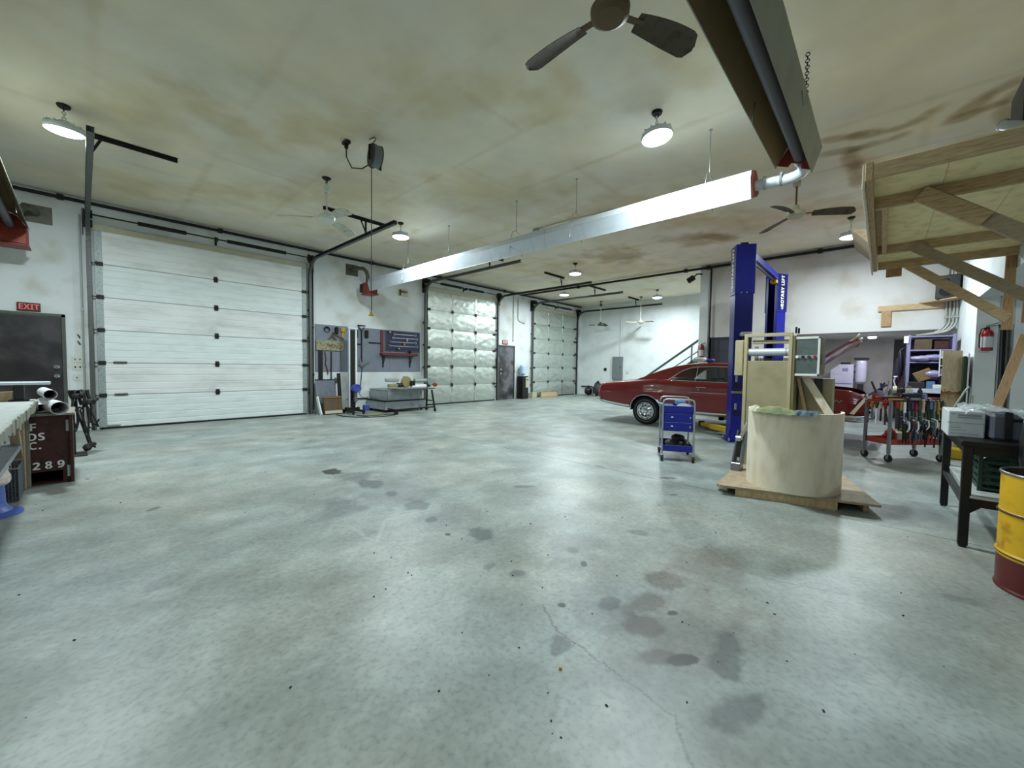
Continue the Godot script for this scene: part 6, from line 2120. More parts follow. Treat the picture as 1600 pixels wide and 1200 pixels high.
func make_middle():
	var t; var b
	# blue service trolley, facing the camera
	t = thing("service_trolley", "blue two-shelf steel service trolley with grey tube frame and drawers", "trolley", V(-2.145, 0, -5.79), "", deg_to_rad(26))
	var w = 0.2; var d = 0.28; var H = 0.86
	for s in [-1.0, 1.0]:
		b = MB.new()
		b.tube([V(-w, 0.1, s * d), V(-w, H - 0.05, s * d), V(-w + 0.015, H - 0.015, s * d), V(-w + 0.05, H, s * d), V(w - 0.05, H, s * d), V(w - 0.015, H - 0.015, s * d), V(w, H - 0.05, s * d), V(w, 0.1, s * d)], 0.0125, 10)
		part(b, "end_frame", "silver", t)
	b = MB.new()
	b.bx(V(-w + 0.012, 0.68, -d), V(w - 0.012, 0.685, d))
	b.bx(V(-w + 0.012, 0.685, d - 0.006), V(w - 0.012, 0.77, d), 0.002)
	b.bx(V(-w + 0.012, 0.685, -d), V(w - 0.012, 0.77, -d + 0.006), 0.002)
	b.bx(V(-w + 0.008, 0.685, -d), V(-w + 0.014, 0.77, d), 0.002)
	b.bx(V(w - 0.014, 0.685, -d), V(w - 0.008, 0.77, d), 0.002)
	part(b, "top_tray", "trolley_blue", t)
	b = MB.new()
	b.bx(V(-w + 0.014, 0.42, -d + 0.01), V(w - 0.014, 0.68, d - 0.012), 0.004)
	part(b, "cabinet", "trolley_blue", t)
	for q in [[0.55, 0.67], [0.425, 0.545]]:
		b = MB.new()
		b.bx(V(-w + 0.022, q[0], d - 0.012), V(w - 0.022, q[1], d - 0.002), 0.004)
		var dr = part(b, "drawer", "trolley_blue", t)
		b = MB.new()
		b.box(V(-0.08, (q[0] + q[1]) / 2, d), V(0.035, 0.018, 0.012), 0.003)
		b.box(V(0.15, (q[0] + q[1]) / 2, d), V(0.016, 0.03, 0.012), 0.003)
		part(b, "pull", "silver", dr)
	b = MB.new()
	b.bx(V(-w + 0.012, 0.14, -d), V(w - 0.012, 0.145, d))
	b.bx(V(-w + 0.012, 0.145, d - 0.006), V(w - 0.012, 0.225, d), 0.002)
	b.bx(V(-w + 0.012, 0.145, -d), V(w - 0.012, 0.225, -d + 0.006), 0.002)
	b.bx(V(-w + 0.008, 0.145, -d), V(-w + 0.014, 0.225, d), 0.002)
	b.bx(V(w - 0.014, 0.145, -d), V(w - 0.008, 0.225, d), 0.002)
	part(b, "bottom_tray", "trolley_blue", t)
	b = MB.new()
	b.tube([V(-w, 0.79, -d - 0.0), V(-w - 0.06, 0.80, -d + 0.04), V(-w - 0.06, 0.80, d - 0.06), V(-w, 0.79, d)], 0.011, 8)
	part(b, "push_handle", "silver", t)
	for p in [V(-w, 0, -d), V(w, 0, -d), V(-w, 0, d), V(w, 0, d)]: caster(t, p, 0.042)
	var TR = Basis(Vector3.UP, deg_to_rad(26))
	var tp = V(-2.145, 0, -5.79)
	for q in [[V(-0.02, 0.2, 0.1), V(0.12, 0.09, 0.12), "seat_dark", "crumpled dark work jacket in the trolley's lower tray", "jacket"], [V(0.02, 0.29, 0.05), V(0.09, 0.06, 0.09), "black_soft", "black knit cap lying on the jacket in the trolley", "beanie"], [V(0.12, 0.22, 0.05), V(0.06, 0.06, 0.16), "bin_grey", "dark grey power tool beside the jacket in the trolley", "power tool"], [V(-0.1, 0.2, 0.02), V(0.05, 0.05, 0.1), "navy", "navy rag at the back of the trolley's lower tray", "rag"]]:
		var c = tp + TR * q[0]
		b = MB.new(c)
		b.blob(c, q[1], null, 0.18, 16, 10, TR)
		solo(b, "trolley_" + q[4].replace(" ", "_"), q[2], q[3], q[4], "", c)
	for q in [[V(0.06, 0.79, -0.12), V(0.14, 0.06, 0.1), "sky_blue", "pale blue plastic tub on the trolley's top tray", "tub"], [V(-0.1, 0.75, 0.0), V(0.12, 0.03, 0.3), "bin_grey", "dark flat tool case on the trolley's top tray", "case"], [V(0.08, 0.73, 0.16), V(0.18, 0.02, 0.16), "galv", "round metal pan lid on the trolley's top tray", "pan cover"]]:
		var c = tp + TR * q[0]
		b = MB.new(c)
		if q[4] == "pan cover": b.lathe([Vector2(0.0, 0.0), Vector2(0.09, 0.0), Vector2(0.1, 0.02), Vector2(0.0, 0.03)], c, TR * Basis(Vector3.RIGHT, 0.5), 20)
		else: b.box(c, q[1], 0.01, TR)
		solo(b, "trolley_" + q[4].replace(" ", "_"), q[2], q[3], q[4], "", c)
	# drum sander
	t = thing("drum_sander", "tall beige drum sander with a white roller and a glazed control box", "sander", V(-0.95, 0, -6.4))
	var zf = -6.1
	for x in [-1.365, -0.865]:
		b = nb(t)
		b.bx(V(x - 0.02, 0.0, zf - 0.06), V(x + 0.02, 1.76, zf), 0.004)
		part(b, "post", "sand_beige_b", t)
		b = nb(t)
		b.bx(V(x - 0.02, 0.0, zf - 0.66), V(x + 0.02, 1.62, zf - 0.6), 0.004)
		part(b, "rear_post", "sand_beige", t)
	b = nb(t)
	b.bx(V(-1.35, 1.715, zf - 0.05), V(-0.88, 1.76, zf), 0.004)
	part(b, "top_rail", "sand_beige_b", t)
	b = nb(t)
	b.bx(V(-1.3, 1.625, zf - 0.1), V(-0.885, 1.675, zf - 0.05), 0.004)
	part(b, "second_rail", "sand_beige", t)
	b = nb(t)
	b.cyl(V(-1.345, 1.515, zf - 0.06), V(-0.885, 1.515, zf - 0.06), 0.05, -1, 22)
	part(b, "roller", "roller", t)
	for x in [-1.34, -0.92]:
		b = nb(t)
		b.cyl(V(x, 1.515, zf - 0.06), V(x + 0.01, 1.515, zf - 0.06), 0.054, -1, 22)
		part(b, "roller_collar", "sand_beige", t)
	b = nb(t)
	for i in 22:
		b.bx(V(-1.27 + i * 0.018, 1.40, zf - 0.12), V(-1.258 + i * 0.018, 1.44, zf - 0.11))
	b.bx(V(-1.34, 1.385, zf - 0.125), V(-0.885, 1.40, zf - 0.1))
	part(b, "brush_strip", "lift_navy", t).set_meta("kind", "stuff")
	b = nb(t)
	b.bx(V(-1.345, 0.0, zf - 0.03), V(-0.885, 1.40, zf - 0.018), 0.003)
	part(b, "front_panel", "sand_beige", t)
	b = nb(t)
	b.bx(V(-0.845, 0.0, zf - 0.62), V(-0.815, 1.72, zf - 0.01), 0.004)
	part(b, "side_plate", "sander_dark", t)
	b = nb(t)
	b.bx(V(-1.345, 0.0, zf - 0.62), V(-0.885, 1.2, zf - 0.56), 0.004)
	part(b, "back_panel", "sander_dark", t)
	b = nb(t)
	b.bx(V(-1.50, 1.20, zf - 0.3), V(-1.40, 1.68, zf - 0.02), 0.008)
	part(b, "belt_cover", "sand_beige_b", t)
	b = nb(t)
	for y in [1.58, 1.42, 1.28]: b.cyl(V(-1.41, y, zf - 0.1), V(-1.36, y, zf - 0.1), 0.022, -1, 10)
	part(b, "shaft_ends", "steel_tool", t)
	b = nb(t)
	b.bx(V(-0.80, 0.0, zf - 0.6), V(-0.45, 1.18, zf - 0.3), 0.004)
	part(b, "motor_housing", "sand_beige", t)
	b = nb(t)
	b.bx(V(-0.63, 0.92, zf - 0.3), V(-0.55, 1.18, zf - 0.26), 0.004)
	part(b, "painted_slot_shade", "black", t)  # solid block, its black paints the shade inside an open slot
	b = nb(t)
	b.cyl(V(-0.84, 1.76, zf - 0.2), V(-0.84, 1.84, zf - 0.2), 0.012, -1, 8)
	b.cyl(V(-0.82, 1.76, zf - 0.26), V(-0.82, 1.83, zf - 0.26), 0.012, -1, 8)
	part(b, "adjuster", "black", t)
	# glazed control box
	var bx0 = V(-0.845, 1.21, zf - 0.55); var bx1 = V(-0.565, 1.70, zf - 0.02)
	b = nb(t)
	for q in [[V(bx0.x, bx0.y, bx1.z - 0.02), V(bx0.x + 0.025, bx1.y, bx1.z)], [V(bx1.x - 0.025, bx0.y, bx1.z - 0.02), V(bx1.x, bx1.y, bx1.z)], [V(bx0.x, bx1.y - 0.03, bx1.z - 0.02), V(bx1.x, bx1.y, bx1.z)], [V(bx0.x, bx0.y, bx1.z - 0.02), V(bx1.x, bx0.y + 0.03, bx1.z)]]: b.bx(q[0], q[1], 0.004)
	var cb = part(b, "box_frame", "white_paint", t)
	b = nb(t)
	b.bx(V(bx0.x + 0.02, 1.47, bx1.z - 0.018), V(bx1.x - 0.02, 1.67, bx1.z - 0.012))
	part(b, "upper_pane", "glass_panel", cb)
	b = nb(t)
	b.bx(V(bx0.x + 0.02, 1.24, bx1.z - 0.018), V(bx1.x - 0.02, 1.43, bx1.z - 0.012))
	part(b, "lower_pane", "glass_panel", cb)
	b = nb(t)
	b.bx(V(bx0.x + 0.02, 1.43, bx1.z - 0.018), V(bx1.x - 0.02, 1.47, bx1.z - 0.004), 0.002)
	part(b, "switch_strip", "print_grey", cb)
	var k = 0
	for m in ["letter_white", "black", "crate_green", "ext_red"]:
		b = nb(t)
		b.cyl(V(bx0.x + 0.05 + k * 0.06, 1.45, bx1.z - 0.004), V(bx0.x + 0.05 + k * 0.06, 1.45, bx1.z + 0.014), 0.017, -1, 12)
		part(b, "push_button", m, cb)
		k += 1
	b = nb(t)
	b.bx(V(bx0.x, bx0.y, bx0.z), V(bx0.x + 0.01, bx1.y, bx1.z - 0.02))
	b.bx(V(bx0.x, bx1.y - 0.012, bx0.z), V(bx1.x, bx1.y, bx1.z - 0.02), 0.003)
	b.bx(V(bx0.x, bx0.y, bx0.z), V(bx1.x, bx0.y + 0.02, bx1.z - 0.02), 0.003)
	part(b, "box_shell", "stile", t)
	b = nb(t)
	b.bx(V(bx1.x - 0.004, bx0.y + 0.02, bx0.z), V(bx1.x + 0.004, bx1.y - 0.012, bx1.z - 0.06))
	part(b, "side_board", "sander_dark", t)
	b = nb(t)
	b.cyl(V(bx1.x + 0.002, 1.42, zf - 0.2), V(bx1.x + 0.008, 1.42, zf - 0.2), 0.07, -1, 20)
	part(b, "painted_port_shade", "black", t)  # flat disc, black painted for the darkness inside a hole
	for q in [[V(-0.70, 0.72, zf - 0.2), V(-0.80, 1.2, zf - 0.2), 0.035, "lumber_x"], [V(-0.44, 0.70, zf - 0.2), V(-0.72, 1.2, zf - 0.2), 0.085, "ply"]]:
		b = nb(t)
		b.beam(q[0], q[1], 0.016, q[2], V(1, 0.3, 0).normalized(), 0.002)
		part(b, "brace_lath", q[3], t)
	# pallet boards
	t = thing("board_skid", "flat skid of sheet boards on bearers under the curved plywood", "skid", V(-0.6, 0, -5.0))
	b = nb(t)
	var MBz = Basis(V(1, 0, 0), V(0, 0, 1), V(0, 1, 0))
	b.prism([Vector2(-1.17, -4.42), Vector2(0.04, -4.78), Vector2(-0.30, -5.95), Vector2(-1.32, -5.55)], V(0, 0.075, 0), Basis(V(1, 0, 0), V(0, 0, 1), V(0, 1, 0)), 0.022)
	part(b, "top_board", "mdf", t)
	b = nb(t)
	b.prism([Vector2(-1.24, -4.55), Vector2(-1.12, -4.46), Vector2(-1.0, -5.5), Vector2(-1.3, -5.5)], V(0, 0.04, 0), MBz, 0.034)
	part(b, "under_board", "mdf", t)
	b = nb(t)
	b.beam(V(-1.05, 0.0375, -4.49), V(-0.26, 0.0375, -4.72), 0.04, 0.075)
	part(b, "bearer", "ply_sheet", t)
	b = nb(t)
	b.beam(V(-1.1, 0.0375, -5.3), V(-0.3, 0.0375, -5.5), 0.04, 0.075)
	part(b, "bearer", "ply_sheet", t)
	b = nb(t)
	b.beam(V(-0.06, 0.0375, -4.85), V(-0.3, 0.0375, -5.6), 0.04, 0.075)
	part(b, "bearer", "ply_sheet", t)
	# curved plywood shell
	t = thing("curved_plywood", "pale bent plywood shell standing upright on the skid", "plywood", V(-0.66, 0.097, -4.95))
	b = nb(t)
	var outer = []
	var inner = []
	for i in 41:
		var a = lerp(deg_to_rad(-12.0), deg_to_rad(192.0), i / 40.0)
		var e = V(-cos(a), 0, sin(a))
		var c = V(-0.655, 0, -5.0)
		var rx = 0.405; var rz = 0.44
		var yaw = Basis(Vector3.UP, 0.12)
		outer.append(c + yaw * V(e.x * rx, 0, e.z * rz))
		inner.append(c + yaw * V(e.x * (rx - 0.018), 0, e.z * (rz - 0.018)))
	var y0 = 0.097; var y1 = 0.875
	var up0 = V(0, y0, 0); var up1 = V(0, y1, 0)
	var ro = [[], []]; var ri = [[], []]
	for i in 41:
		ro[0].append(outer[i] + up0); ro[1].append(outer[i] + up1)
		ri[0].append(inner[i] + up0); ri[1].append(inner[i] + up1)
	b.grid(ro, V(0, 0, 1))
	b.grid(ri, V(0, 0, -1))
	for i in 40:
		b.quad(ro[1][i], ro[1][i + 1], ri[1][i + 1], ri[1][i], Vector3.UP)
	for e in [0, 40]: b.quad(ro[0][e], ro[1][e], ri[1][e], ri[0][e], V(0, 0, -1))
	part(b, "shell", "ply", t)
	# rag on the shell
	t = thing("rag", "green and blue rag draped on the top edge of the curved plywood", "rag", V(-0.75, 0.87, -4.6))
	var pieces = [["green_cloth", "rag_green", -0.93, -0.58, 0.042], ["pale_cloth", "cream_paint", -1.0, -0.88, 0.035], ["blue_cloth", "rag_blue", -0.60, -0.42, 0.025]]
	for q in pieces:
		b = nb(t)
		var rows = []
		for i in 15:
			var f = i / 14.0
			var x = lerp(q[2], q[3], f)
			var zc = -5.0 + 0.43 * sqrt(max(0.0, 1.0 - pow((x + 0.655) / 0.42, 2.0)))
			var row = []
			for j in 9:
				var g = j / 8.0 - 0.5
				var yy = 0.888 + q[4] * (0.75 + 0.25 * sin(f * 7.0 + q[2] * 9.0 + g * 3.0)) * pow(sin(clamp(f, 0.04, 0.96) * PI), 0.6) * (1.0 - 3.4 * g * g) + 0.006 * sin(f * 23.0 + g * 9.0)
				row.append(V(x, yy - max(0.0, g - 0.25) * 0.12, zc + 0.015 + g * 0.13 + 0.01 * sin(f * 14.0)))
			rows.append(row)
		b.grid(rows, Vector3.UP)
		part(b, q[0], q[1], t)
	# hydraulic jack beside the shell
	t = thing("jack_stand", "narrow black and grey jack stand behind the curved plywood's edge", "jack", V(-1.22, 0.097, -5.25))
	b = nb(t)
	b.bx(V(-1.27, 0.097, -5.33), V(-1.17, 0.19, -5.17), 0.006)
	part(b, "foot", "steel_tool", t)
	b = nb(t)
	b.beam(V(-1.255, 0.18, -5.25), V(-1.215, 0.56, -5.3), 0.022, 0.05)
	b.beam(V(-1.175, 0.18, -5.25), V(-1.15, 0.56, -5.3), 0.022, 0.05)
	part(b, "side_frame", "steel_tool", t)
	b = nb(t)
	b.bx(V(-1.24, 0.24, -5.3), V(-1.18, 0.45, -5.26), 0.004)
	part(b, "body", "black", t)
	b = nb(t)
	b.cyl(V(-1.235, 0.47, -5.24), V(-1.185, 0.47, -5.24), 0.035, -1, 14)
	b.beam(V(-1.2, 0.47, -5.24), V(-1.13, 0.66, -5.3), 0.03, 0.03)
	part(b, "lever", "silver", t)
	make_cart()

func make_cart():
	var t = thing("clamp_cart", "red two-tray steel cart on casters loaded with clamps", "cart", V(0.25, 0, -8.15), "", deg_to_rad(46))
	var w = 0.395; var d = 0.18
	var b
	for y in [0.25, 0.80]:
		b = MB.new()
		b.bx(V(-w, y, -d), V(w, y + 0.006, d))
		for q in [[V(-w, y - 0.005, d - 0.005), V(w, y + 0.07, d)], [V(-w, y - 0.005, -d), V(w, y + 0.07, -d + 0.005)], [V(-w, y - 0.005, -d), V(-w + 0.005, y + 0.07, d)], [V(w - 0.005, y - 0.005, -d), V(w, y + 0.07, d)]]: b.bx(q[0], q[1], 0.002)
		part(b, "tray", "cart_red", t)
	for p in [V(-w, 0, d), V(w, 0, d), V(-w, 0, -d), V(w, 0, -d)]:
		b = MB.new()
		b.bx(p + V(-0.018, 0.12, -0.018), p + V(0.018, 0.86, 0.018), 0.004)
		part(b, "post", "steel_tool", t)
		caster(t, p, 0.052)
	var R = Basis(Vector3.UP, deg_to_rad(46)); var c0 = V(0.25, 0, -8.15)
	var W = func(p): return c0 + R * p
	# clamps hung from the near edges
	for i in 15:
		var f = i / 14.0
		var at = W.call(V(lerp(-0.30, 0.36, f), 0.72, d + 0.02))
		var h = 0.26 + 0.22 * abs(sin(i * 2.1)) if f < 0.45 else 0.44 + 0.07 * sin(i * 1.7)
		var cat = ["bar clamp", "spring clamp", "C clamp"][i % 3]
		var tone = ["black", "black", "dark_steel", "steel_tool"][i % 4]
		var q = thing("clamp", "%s hanging on the red cart's long edge, %s" % [["dark bar clamp", "pale spring clamp", "small C clamp"][i % 3], ["first", "second", "third", "fourth", "fifth", "sixth", "seventh", "eighth", "ninth", "tenth", "eleventh", "twelfth", "thirteenth", "fourteenth", "fifteenth"][i] + " from the curved plywood"], "clamp", at, "clamps on the red cart", deg_to_rad(46) + 0.2 * sin(i * 3.0))
		b = MB.new()
		b.tube([V(0, 0.02, -0.02), V(0, 0.03, 0.01), V(0.004, -h * 0.3, 0.02), V(0.02 * sin(i), -h * 0.7, 0.02), V(0.03 * sin(i), -h, 0.015)], 0.009, 6)
		part(b, "spine", tone, q)
		b = MB.new()
		b.tube([V(0.005, -h * 0.25, 0.02), V(0.03, -h * 0.3, 0.08), V(0.035, -h * 0.5, 0.085), V(0.03, -h * 0.62, 0.06)], 0.01, 6)
		part(b, "jaw", ["steel_tool", "letter_white", "black"][i % 3], q)
		b = MB.new()
		b.cyl(V(0.03, -h * 0.62, 0.06), V(0.028, -h * 0.9, 0.055), 0.011, -1, 8)
		part(b, "grip", ["black", "clamp_orange", "wire_grey"][(i / 2) % 3], q)
	for i in 13: # squeeze clamps gripping the long edge
		var at = W.call(V(-0.34 + i * 0.056, 0.80, d + 0.012))
		var q = thing("squeeze_clamp", "%s squeeze clamp gripping the red cart's long edge, %s from the casters' near corner" % [["orange", "yellow", "white", "dark", "purple", "red", "brown", "pale", "black", "blue", "grey", "amber", "green"][i], ["first", "second", "third", "fourth", "fifth", "sixth", "seventh", "eighth", "ninth", "tenth", "eleventh", "twelfth", "thirteenth"][i]], "clamp", at, "squeeze clamps on the red cart's edge", deg_to_rad(46))
		b = MB.new()
		b.box(V(0, 0.02 - 0.02 * (i % 3), 0.022), V(0.036, 0.10 + 0.03 * (i % 4), 0.026), 0.008)
		part(b, "body", ["clamp_orange", "clamp_yellow", "letter_white", "navy", "purple", "ext_red", "card_dark", "cream_paint", "black", "sky_blue", "steel_tool", "clamp_yellow", "green_dark"][i], q)
		b = MB.new()
		b.bx(V(-0.012, 0.06, -0.03), V(0.012, 0.085, 0.035), 0.004)
		part(b, "jaw", "black", q)
	# short-side hanging handles
	for i in 5:
		var at = W.call(V(-w - 0.012, 0.80, lerp(-0.13, 0.13, i / 4.0)))
		var q = thing("hand_tool", "tool with %s handle hung on the red cart's short end" % ["an orange", "a yellow", "a brown", "a pale", "a red"][i], "tool", at, "tools on the red cart's end", deg_to_rad(46))
		b = MB.new()
		b.cyl(V(-0.015, 0.04, 0), V(-0.015, -0.05, 0), 0.022, 0.018, 10)
		part(b, "handle", ["clamp_orange", "clamp_yellow", "card_dark", "cream_paint", "ext_red"][i], q)
		b = MB.new()
		b.bx(V(-0.02, -0.28 + 0.05 * (i % 2), -0.012), V(-0.008, -0.05, 0.012), 0.002)
		part(b, "shank", ["hub_brown", "steel_tool", "letter_white", "dark_steel", "rust_steel"][i], q)
	# load on the top tray
	var cart_goods = [
		["steel_box", V(0.02, 0.87, 0.08), V(0.2, 0.09, 0.1), "stile", "grey steel parts box on the red cart"],
		["drill_case", V(0.02, 0.945, 0.08), V(0.2, 0.06, 0.11), "navy", "navy drill case on top of the grey parts box"],
		["wood_mallet", V(-0.24, 0.865, 0.1), V(0.2, 0.06, 0.06), "clamp_yellow", "yellow wooden mallet lying on the red cart"],
		["pipe_clamp", V(-0.25, 0.92, 0.03), V(0.22, 0.025, 0.03), "silver", "silver pipe clamp across the red cart's corner"],
		["red_toolbox", V(0.32, 0.86, 0.05), V(0.16, 0.1, 0.2), "red_wood", "red metal toolbox at the far end of the red cart"],
		["spray_can", V(0.16, 0.91, 0.13), V(0.05, 0.16, 0.05), "lilac", "pale spray can standing on the red cart"],
		["grease_tube", V(0.21, 0.9, 0.1), V(0.04, 0.15, 0.04), "green_dark", "dark green grease tube standing on the red cart"],
		["white_jar", V(0.24, 0.86, 0.15), V(0.05, 0.06, 0.05), "letter_white", "small white jar on the red cart"],
		["glue_bottle", V(-0.1, 0.88, 0.14), V(0.05, 0.11, 0.05), "purple_dark", "dark purple bottle on the red cart"],
		["sander_pad", V(-0.12, 0.87, -0.05), V(0.16, 0.09, 0.14), "black_soft", "black sanding block at the back of the red cart"],
		["rag_bundle", V(-0.32, 0.88, -0.08), V(0.1, 0.1, 0.12), "ext_red", "red rag bundle at the back of the red cart"]]
	var tones = ["clamp_orange", "steel_tool", "letter_white", "navy", "clamp_yellow", "ext_red", "green_dark", "lilac", "black", "card"]
	var hues = ["orange", "steel", "white", "navy", "yellow", "red", "green", "lilac", "black", "brown"]
	for i in 20: # small things heaped on the top tray
		var at = V(-0.36 + (i % 10) * 0.078, 0.815 + 0.05, -0.11 + (i / 10) * 0.09 + 0.02 * sin(i * 2.3))
		var big = V(0.06 + 0.02 * sin(i * 1.3), 0.17 + 0.09 * sin(i * 2.9), 0.055 + 0.02 * cos(i * 1.9))
		at.y = 0.808 + big.y / 2
		var c = W.call(at)
		b = MB.new(c)
		if i % 3 == 0: b.lathe([Vector2(0, -big.y / 2), Vector2(0.024, -big.y / 2), Vector2(0.024, big.y * 0.3), Vector2(0.01, big.y * 0.38), Vector2(0.01, big.y / 2), Vector2(0, big.y / 2)], c, Basis.IDENTITY, 12)
		elif i % 3 == 1: b.box(c, big, 0.008, Basis(Vector3.UP, i * 0.9))
		else:
			b.cyl(c + V(0, -big.y / 2, 0), c + V(0.01, big.y * 0.1, 0), 0.016, 0.013, 10)
			b.cyl(c + V(0.01, big.y * 0.1, 0), c + V(0.03, big.y * 1.1, 0.01), 0.006, -1, 6)
		solo(b, ["small_bottle", "small_box", "screwdriver"][i % 3], tones[(i * 7) % 10], "%s %s in the %s row heaped on the red cart, %s from the mallet" % [hues[(i * 7) % 10], ["bottle", "box", "screwdriver"][i % 3], "back" if i < 10 else "middle", ["first", "second", "third", "fourth", "fifth", "sixth", "seventh", "eighth", "ninth", "tenth"][i % 10]], ["bottle", "box", "screwdriver"][i % 3], "small things heaped on the red cart", c)
	for q in cart_goods:
		var c = W.call(q[1])
		b = MB.new(c)
		if q[0] in ["spray_can", "grease_tube", "white_jar", "glue_bottle"]:
			var r = q[2].x / 2; var hh = q[2].y / 2
			b.lathe([Vector2(0, -hh), Vector2(r, -hh), Vector2(r, hh * 0.6), Vector2(r * 0.5, hh * 0.8), Vector2(r * 0.5, hh), Vector2(0, hh)], c, Basis.IDENTITY, 14)
		elif q[0] == "rag_bundle": b.blob(c, q[2] * 0.5, null, 0.2)
		else: b.box(c, q[2], 0.012, R)
		solo(b, q[0], q[3], q[4], q[0].replace("_", " "), "", c)
	# load on the bottom tray: things between the trays
	var lower = [["bottle", V(-0.28, 0.33, 0.02), 0.04, 0.14, "ext_red", "red bottle on the cart's lower tray"], ["oil_jug", V(-0.14, 0.36, -0.05), 0.06, 0.2, "clamp_orange", "orange jug on the cart's lower tray"], ["paint_can", V(-0.02, 0.34, -0.06), 0.07, 0.17, "cream_paint", "cream paint can on the cart's lower tray"], ["coolant_bottle", V(0.09, 0.37, -0.06), 0.05, 0.23, "green_bright", "green bottle on the cart's lower tray"], ["thinner_can", V(0.2, 0.36, -0.06), 0.07, 0.22, "sky_blue", "pale blue can on the cart's lower tray"], ["funnel", V(0.32, 0.34, -0.05), 0.07, 0.15, "navy", "dark funnel on the cart's lower tray"]]
	for q in lower:
		var c = W.call(q[1])
		c.y = 0.257
		b = MB.new(c)
		b.lathe([Vector2(0, 0.0), Vector2(q[2], 0.0), Vector2(q[2], q[3] * 0.75), Vector2(q[2] * 0.45, q[3] * 0.9), Vector2(q[2] * 0.4, q[3]), Vector2(0, q[3])], c, Basis.IDENTITY, 16)
		solo(b, q[0], q[4], q[5], q[0].replace("_", " "), "", c)

